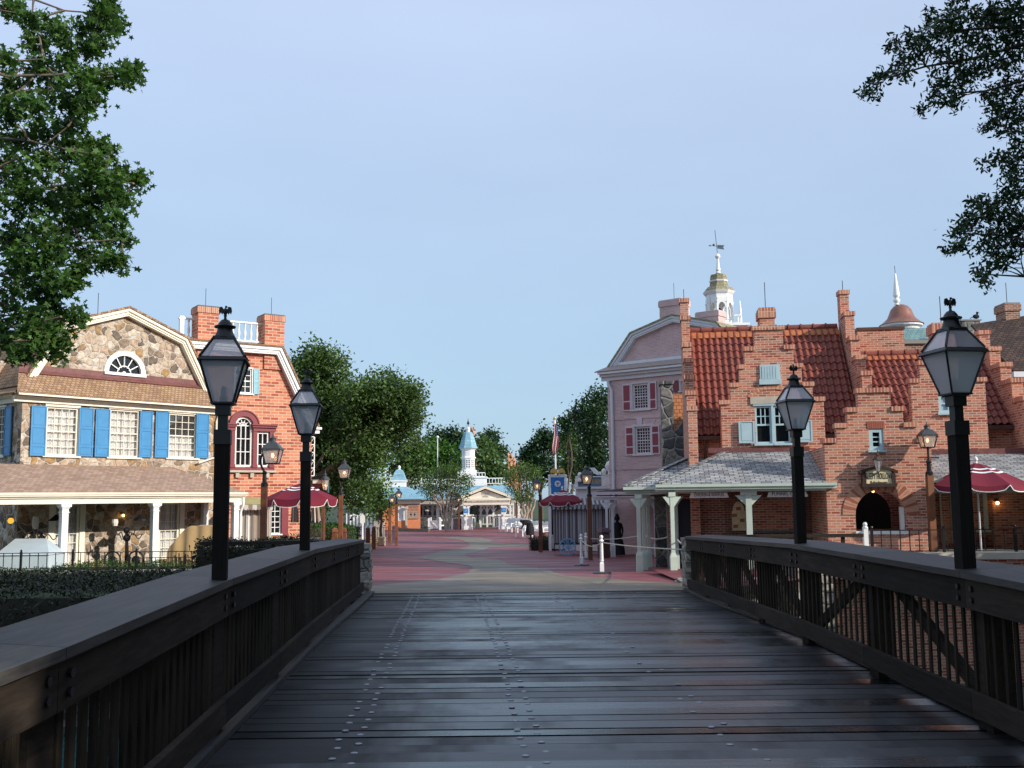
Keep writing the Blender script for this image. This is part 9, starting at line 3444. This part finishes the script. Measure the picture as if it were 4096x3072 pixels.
# projecting shop sign with bracket and lantern near the brick house corner
Y_ = 50.0
FQ = Plane((0, Y_), (1, 0))
qa = lambda x, y=300: FQ.px(ZC(x, y))[0]
qz = lambda y, x=380: FQ.px(ZC(x, y))[1]
rt = root('shop_sign', 'hanging shop sign with teal frame on an iron bracket beyond the brick house corner', 'sign', (qa(300), Y_, qz(300)))
part('frame', MB().fbox(FQ, qa(515), qa(535), qz(510), qz(262), -.03, .03).fbox(FQ, qa(200), qa(514), qz(280), qz(262), -.03, .03), paint('teal_frame', (.10, .22, .24), .5), rt)
part('board', MB().fbox(FQ, qa(235), qa(400), qz(340), qz(282), -.02, .02), CREAM, rt)
b = MB().tube([FQ.w(qa(190), qz(110), 0), FQ.w(qa(450), qz(225), 0)], .02, 6).tube([FQ.w(qa(190), qz(240), 0), FQ.w(qa(550), qz(240), 0)], .02, 6)
b.tube([FQ.w(qa(260) + .12 * math.cos(t), qz(205) + .12 * math.sin(t), 0) for t in [k * .5 for k in range(12)]], .015, 6)
part('bracket', b, IRON, rt)
b = MB().fprism(FQ, [(qa(195), qz(360)), (qa(255), qz(360)), (qa(250), qz(330)), (qa(415), qz(325)), (qa(420), qz(380)), (qa(340), qz(440)), (qa(195), qz(380))], -.1, -.05)
part('lower_board', b, paint('plum_board', (.16, .05, .05), .5), rt)
c = FQ.w(qa(470), qz(460), .1)
small_lantern('wall_lantern', 'lit lantern under the shop sign bracket beyond the brick house corner', c, 1.35, True, GUNM, None, 4)

# white poles, sign post, bollards, planter
for (x, yt, yb, lab, Y) in ((705, 500, 1010, 'slim white pole just left of the rusty lamp post', 58), (897, 250, 1000, 'slim white pole right of the rusty lamp post', 60), (1190, 130, 1010, 'tallest slim white pole, between the lamp post and the landing roof', 60)):
 a, b_ = atY(*ZC(x, yb), Y), atY(*ZC(x, yt), Y)
 rt = root('white_pole', lab, 'pole', (a.x, Y, gz(Y)), 'slim white poles behind the hedge')
 part('pole', MB().tube([(a.x, Y, gz(Y)), (b_.x, Y, b_.z)], .075, 8), WHITE, rt)
 part('pole_cap', MB().ball((b_.x, Y, b_.z + .05), .09, 8, 6), WHITE, rt)
Y_ = 47.0
a, b_ = atY(*ZC(1105, 1085), Y_), atY(*ZC(1195, 920), Y_)
rt = root('sign_post', 'white sign board on a turned white post before the hedge corner', 'sign', ((a.x + b_.x) / 2, Y_, gz(Y_)))
xm = (a.x + b_.x) / 2
part('board', MB().prism([(a.x, Y_, a.z + .06), (a.x + .08, Y_, a.z), (b_.x - .08, Y_, a.z), (b_.x, Y_, a.z + .06), (b_.x, Y_, b_.z - .05), (xm + .05, Y_, b_.z), (xm, Y_, b_.z + .05), (xm - .05, Y_, b_.z), (a.x, Y_, b_.z - .05)], (0, .06, 0)), WHITE, rt)
part('post', MB().lathe((xm, Y_ + .03, gz(Y_)), [(.05, 0), (.05, .3), (.035, .35), (.055, .6), (.04, max(.7, a.z - gz(Y_) - .15)), (.06, max(.8, a.z - gz(Y_)))], 10), WHITE, rt)
for (x, yt, yb, lab, Y) in ((645, 1155, 1350, 'reddish wood bollard left of the rusty lamp post', 45.5), (808, 1150, 1310, 'reddish wood bollard right of the rusty lamp post', 46.5), (1255, 1145, 1325, 'pointed wood bollard by the stone planter', 62), (1360, 1130, 1320, 'wood bollard behind the dark planter fence', 64)):
 a, b_ = atY(*ZC(x, yb), Y), atY(*ZC(x, yt), Y)
 b = MB().taper((a.x, Y), .24, .24, gz(Y) - .05, b_.z - .25).taper((a.x, Y), .18, .18, b_.z - .25, b_.z - .2).taper((a.x, Y), .24, .2, b_.z - .2, b_.z - .06).taper((a.x, Y), .2, .08, b_.z - .06, b_.z)
 single('bollard', b, WPOST, lab, 'bollard', 'wooden bollards before the hedge')
# dry stacked stone planter
p0, p1 = onG(*Z3(20, 1385)), onG(*Z3(205, 1385))
rt = root('stone_planter', 'low dry stacked tan stone planter wall left of the paired lamps', 'planter', tuple(p0))
zt_ = atY(*Z3(100, 1300), p0.y).z
z = p0.z - .05
rng = random.Random(4)
ww = MB()
while z < zt_:
 h = rng.uniform(.09, .15)
 x = p0.x - .8
 while x < p1.x:
  L_ = rng.uniform(.25, .6)
  j = lambda: rng.uniform(-.03, .03)
  x2 = min(x + L_, p1.x)
  y0 = p0.y + rng.uniform(-.06, .06)
  ww.hexa([(x + j(), y0 + j(), z), (x2 + j(), y0 + j(), z), (x2, y0 + .7, z), (x, y0 + .7, z), (x + j(), y0 + j(), z + h - .015), (x2 + j(), y0 + j(), z + h - .015), (x2, y0 + .7, z + h - .015), (x, y0 + .7, z + h - .015)])
  x = x2 + .015
 z += h
part('stone_wall', ww, paint('tan_fieldstone', (.40, .30, .19), .9, .3, 2, bmp=.5), rt)
part('soil', MB().box(p0.x - .7, p1.x - .1, p0.y + .2, p0.y + .65, p0.z, zt_ - .02), SOIL, rt)
q0 = onG(*Z3(120, 1330))
iron_fence('iron_fence', 'short black iron fence behind the stone planter near the paired lamps', [(q0.x, q0.y), (onG(*Z3(240, 1330)).x, q0.y)], .95, .16, lambda x, y: gz(y), 1.2, picket=.02)
box_thing('utility_box', 'beige utility box behind the short black fence', 'utility box', (atY(*Z3(160, 1260), q0.y + 1).x, q0.y + 1, gz(q0.y)), .75, .4, 1.45, paint('beige_box', (.42, .36, .3), .6, .1, 3), paint('beige_box', (.42, .36, .3)))
# low planting bed edge at landing
e0, e1 = onG(*Z3(330, 1240)), onG(*Z3(640, 1250))
struct('planting_kerb', MB().bar(e0 + Vector((0, 0, .12)), e1 + Vector((0, 0, .12)), .4, .3), paint('brown_kerb', (.2, .15, .1), .9, .2, 3))
# white picket fence seen between the poles
Y_ = 92
a, b_ = atY(*ZC(850, 960), Y_), atY(*ZC(1420, 960), Y_)
rt = root('picket_fence', 'distant white picket fence glimpsed under the oaks', 'fence', (a.x, Y_, gz(Y_)))
b = MB()
n_ = int((b_.x - a.x) / .3)
for i in range(n_):
 x = a.x + (b_.x - a.x) * i / n_
 b.box(x, x + .16, Y_, Y_ + .04, gz(Y_), atY(*ZC(1000, 895), Y_).z)
part('pickets', b, WHITE, rt)
part('rail', MB().box(a.x, b_.x, Y_ + .05, Y_ + .1, gz(Y_) + .6, gz(Y_) + .75).box(a.x, b_.x, Y_ + .05, Y_ + .1, gz(Y_) + 1.6, gz(Y_) + 1.75), WHITE, rt)
# drain cover lines on the plaza
for (uv, lab) in ((Z3(1570, 1640), 'small iron drain slot in the beige path'),):
 p = onG(*uv)
 rt = root('drain_cover', lab, 'drain', (p.x, p.y, p.z))
 part('frame', MB().box(p.x - .35, p.x + .35, p.y - .05, p.y + .05, p.z + .003, p.z + .009), CONC, rt)
 part('slot', MB().box(p.x - .3, p.x + .3, p.y - .03, p.y + .03, p.z + .010, p.z + .013), IRON, rt)
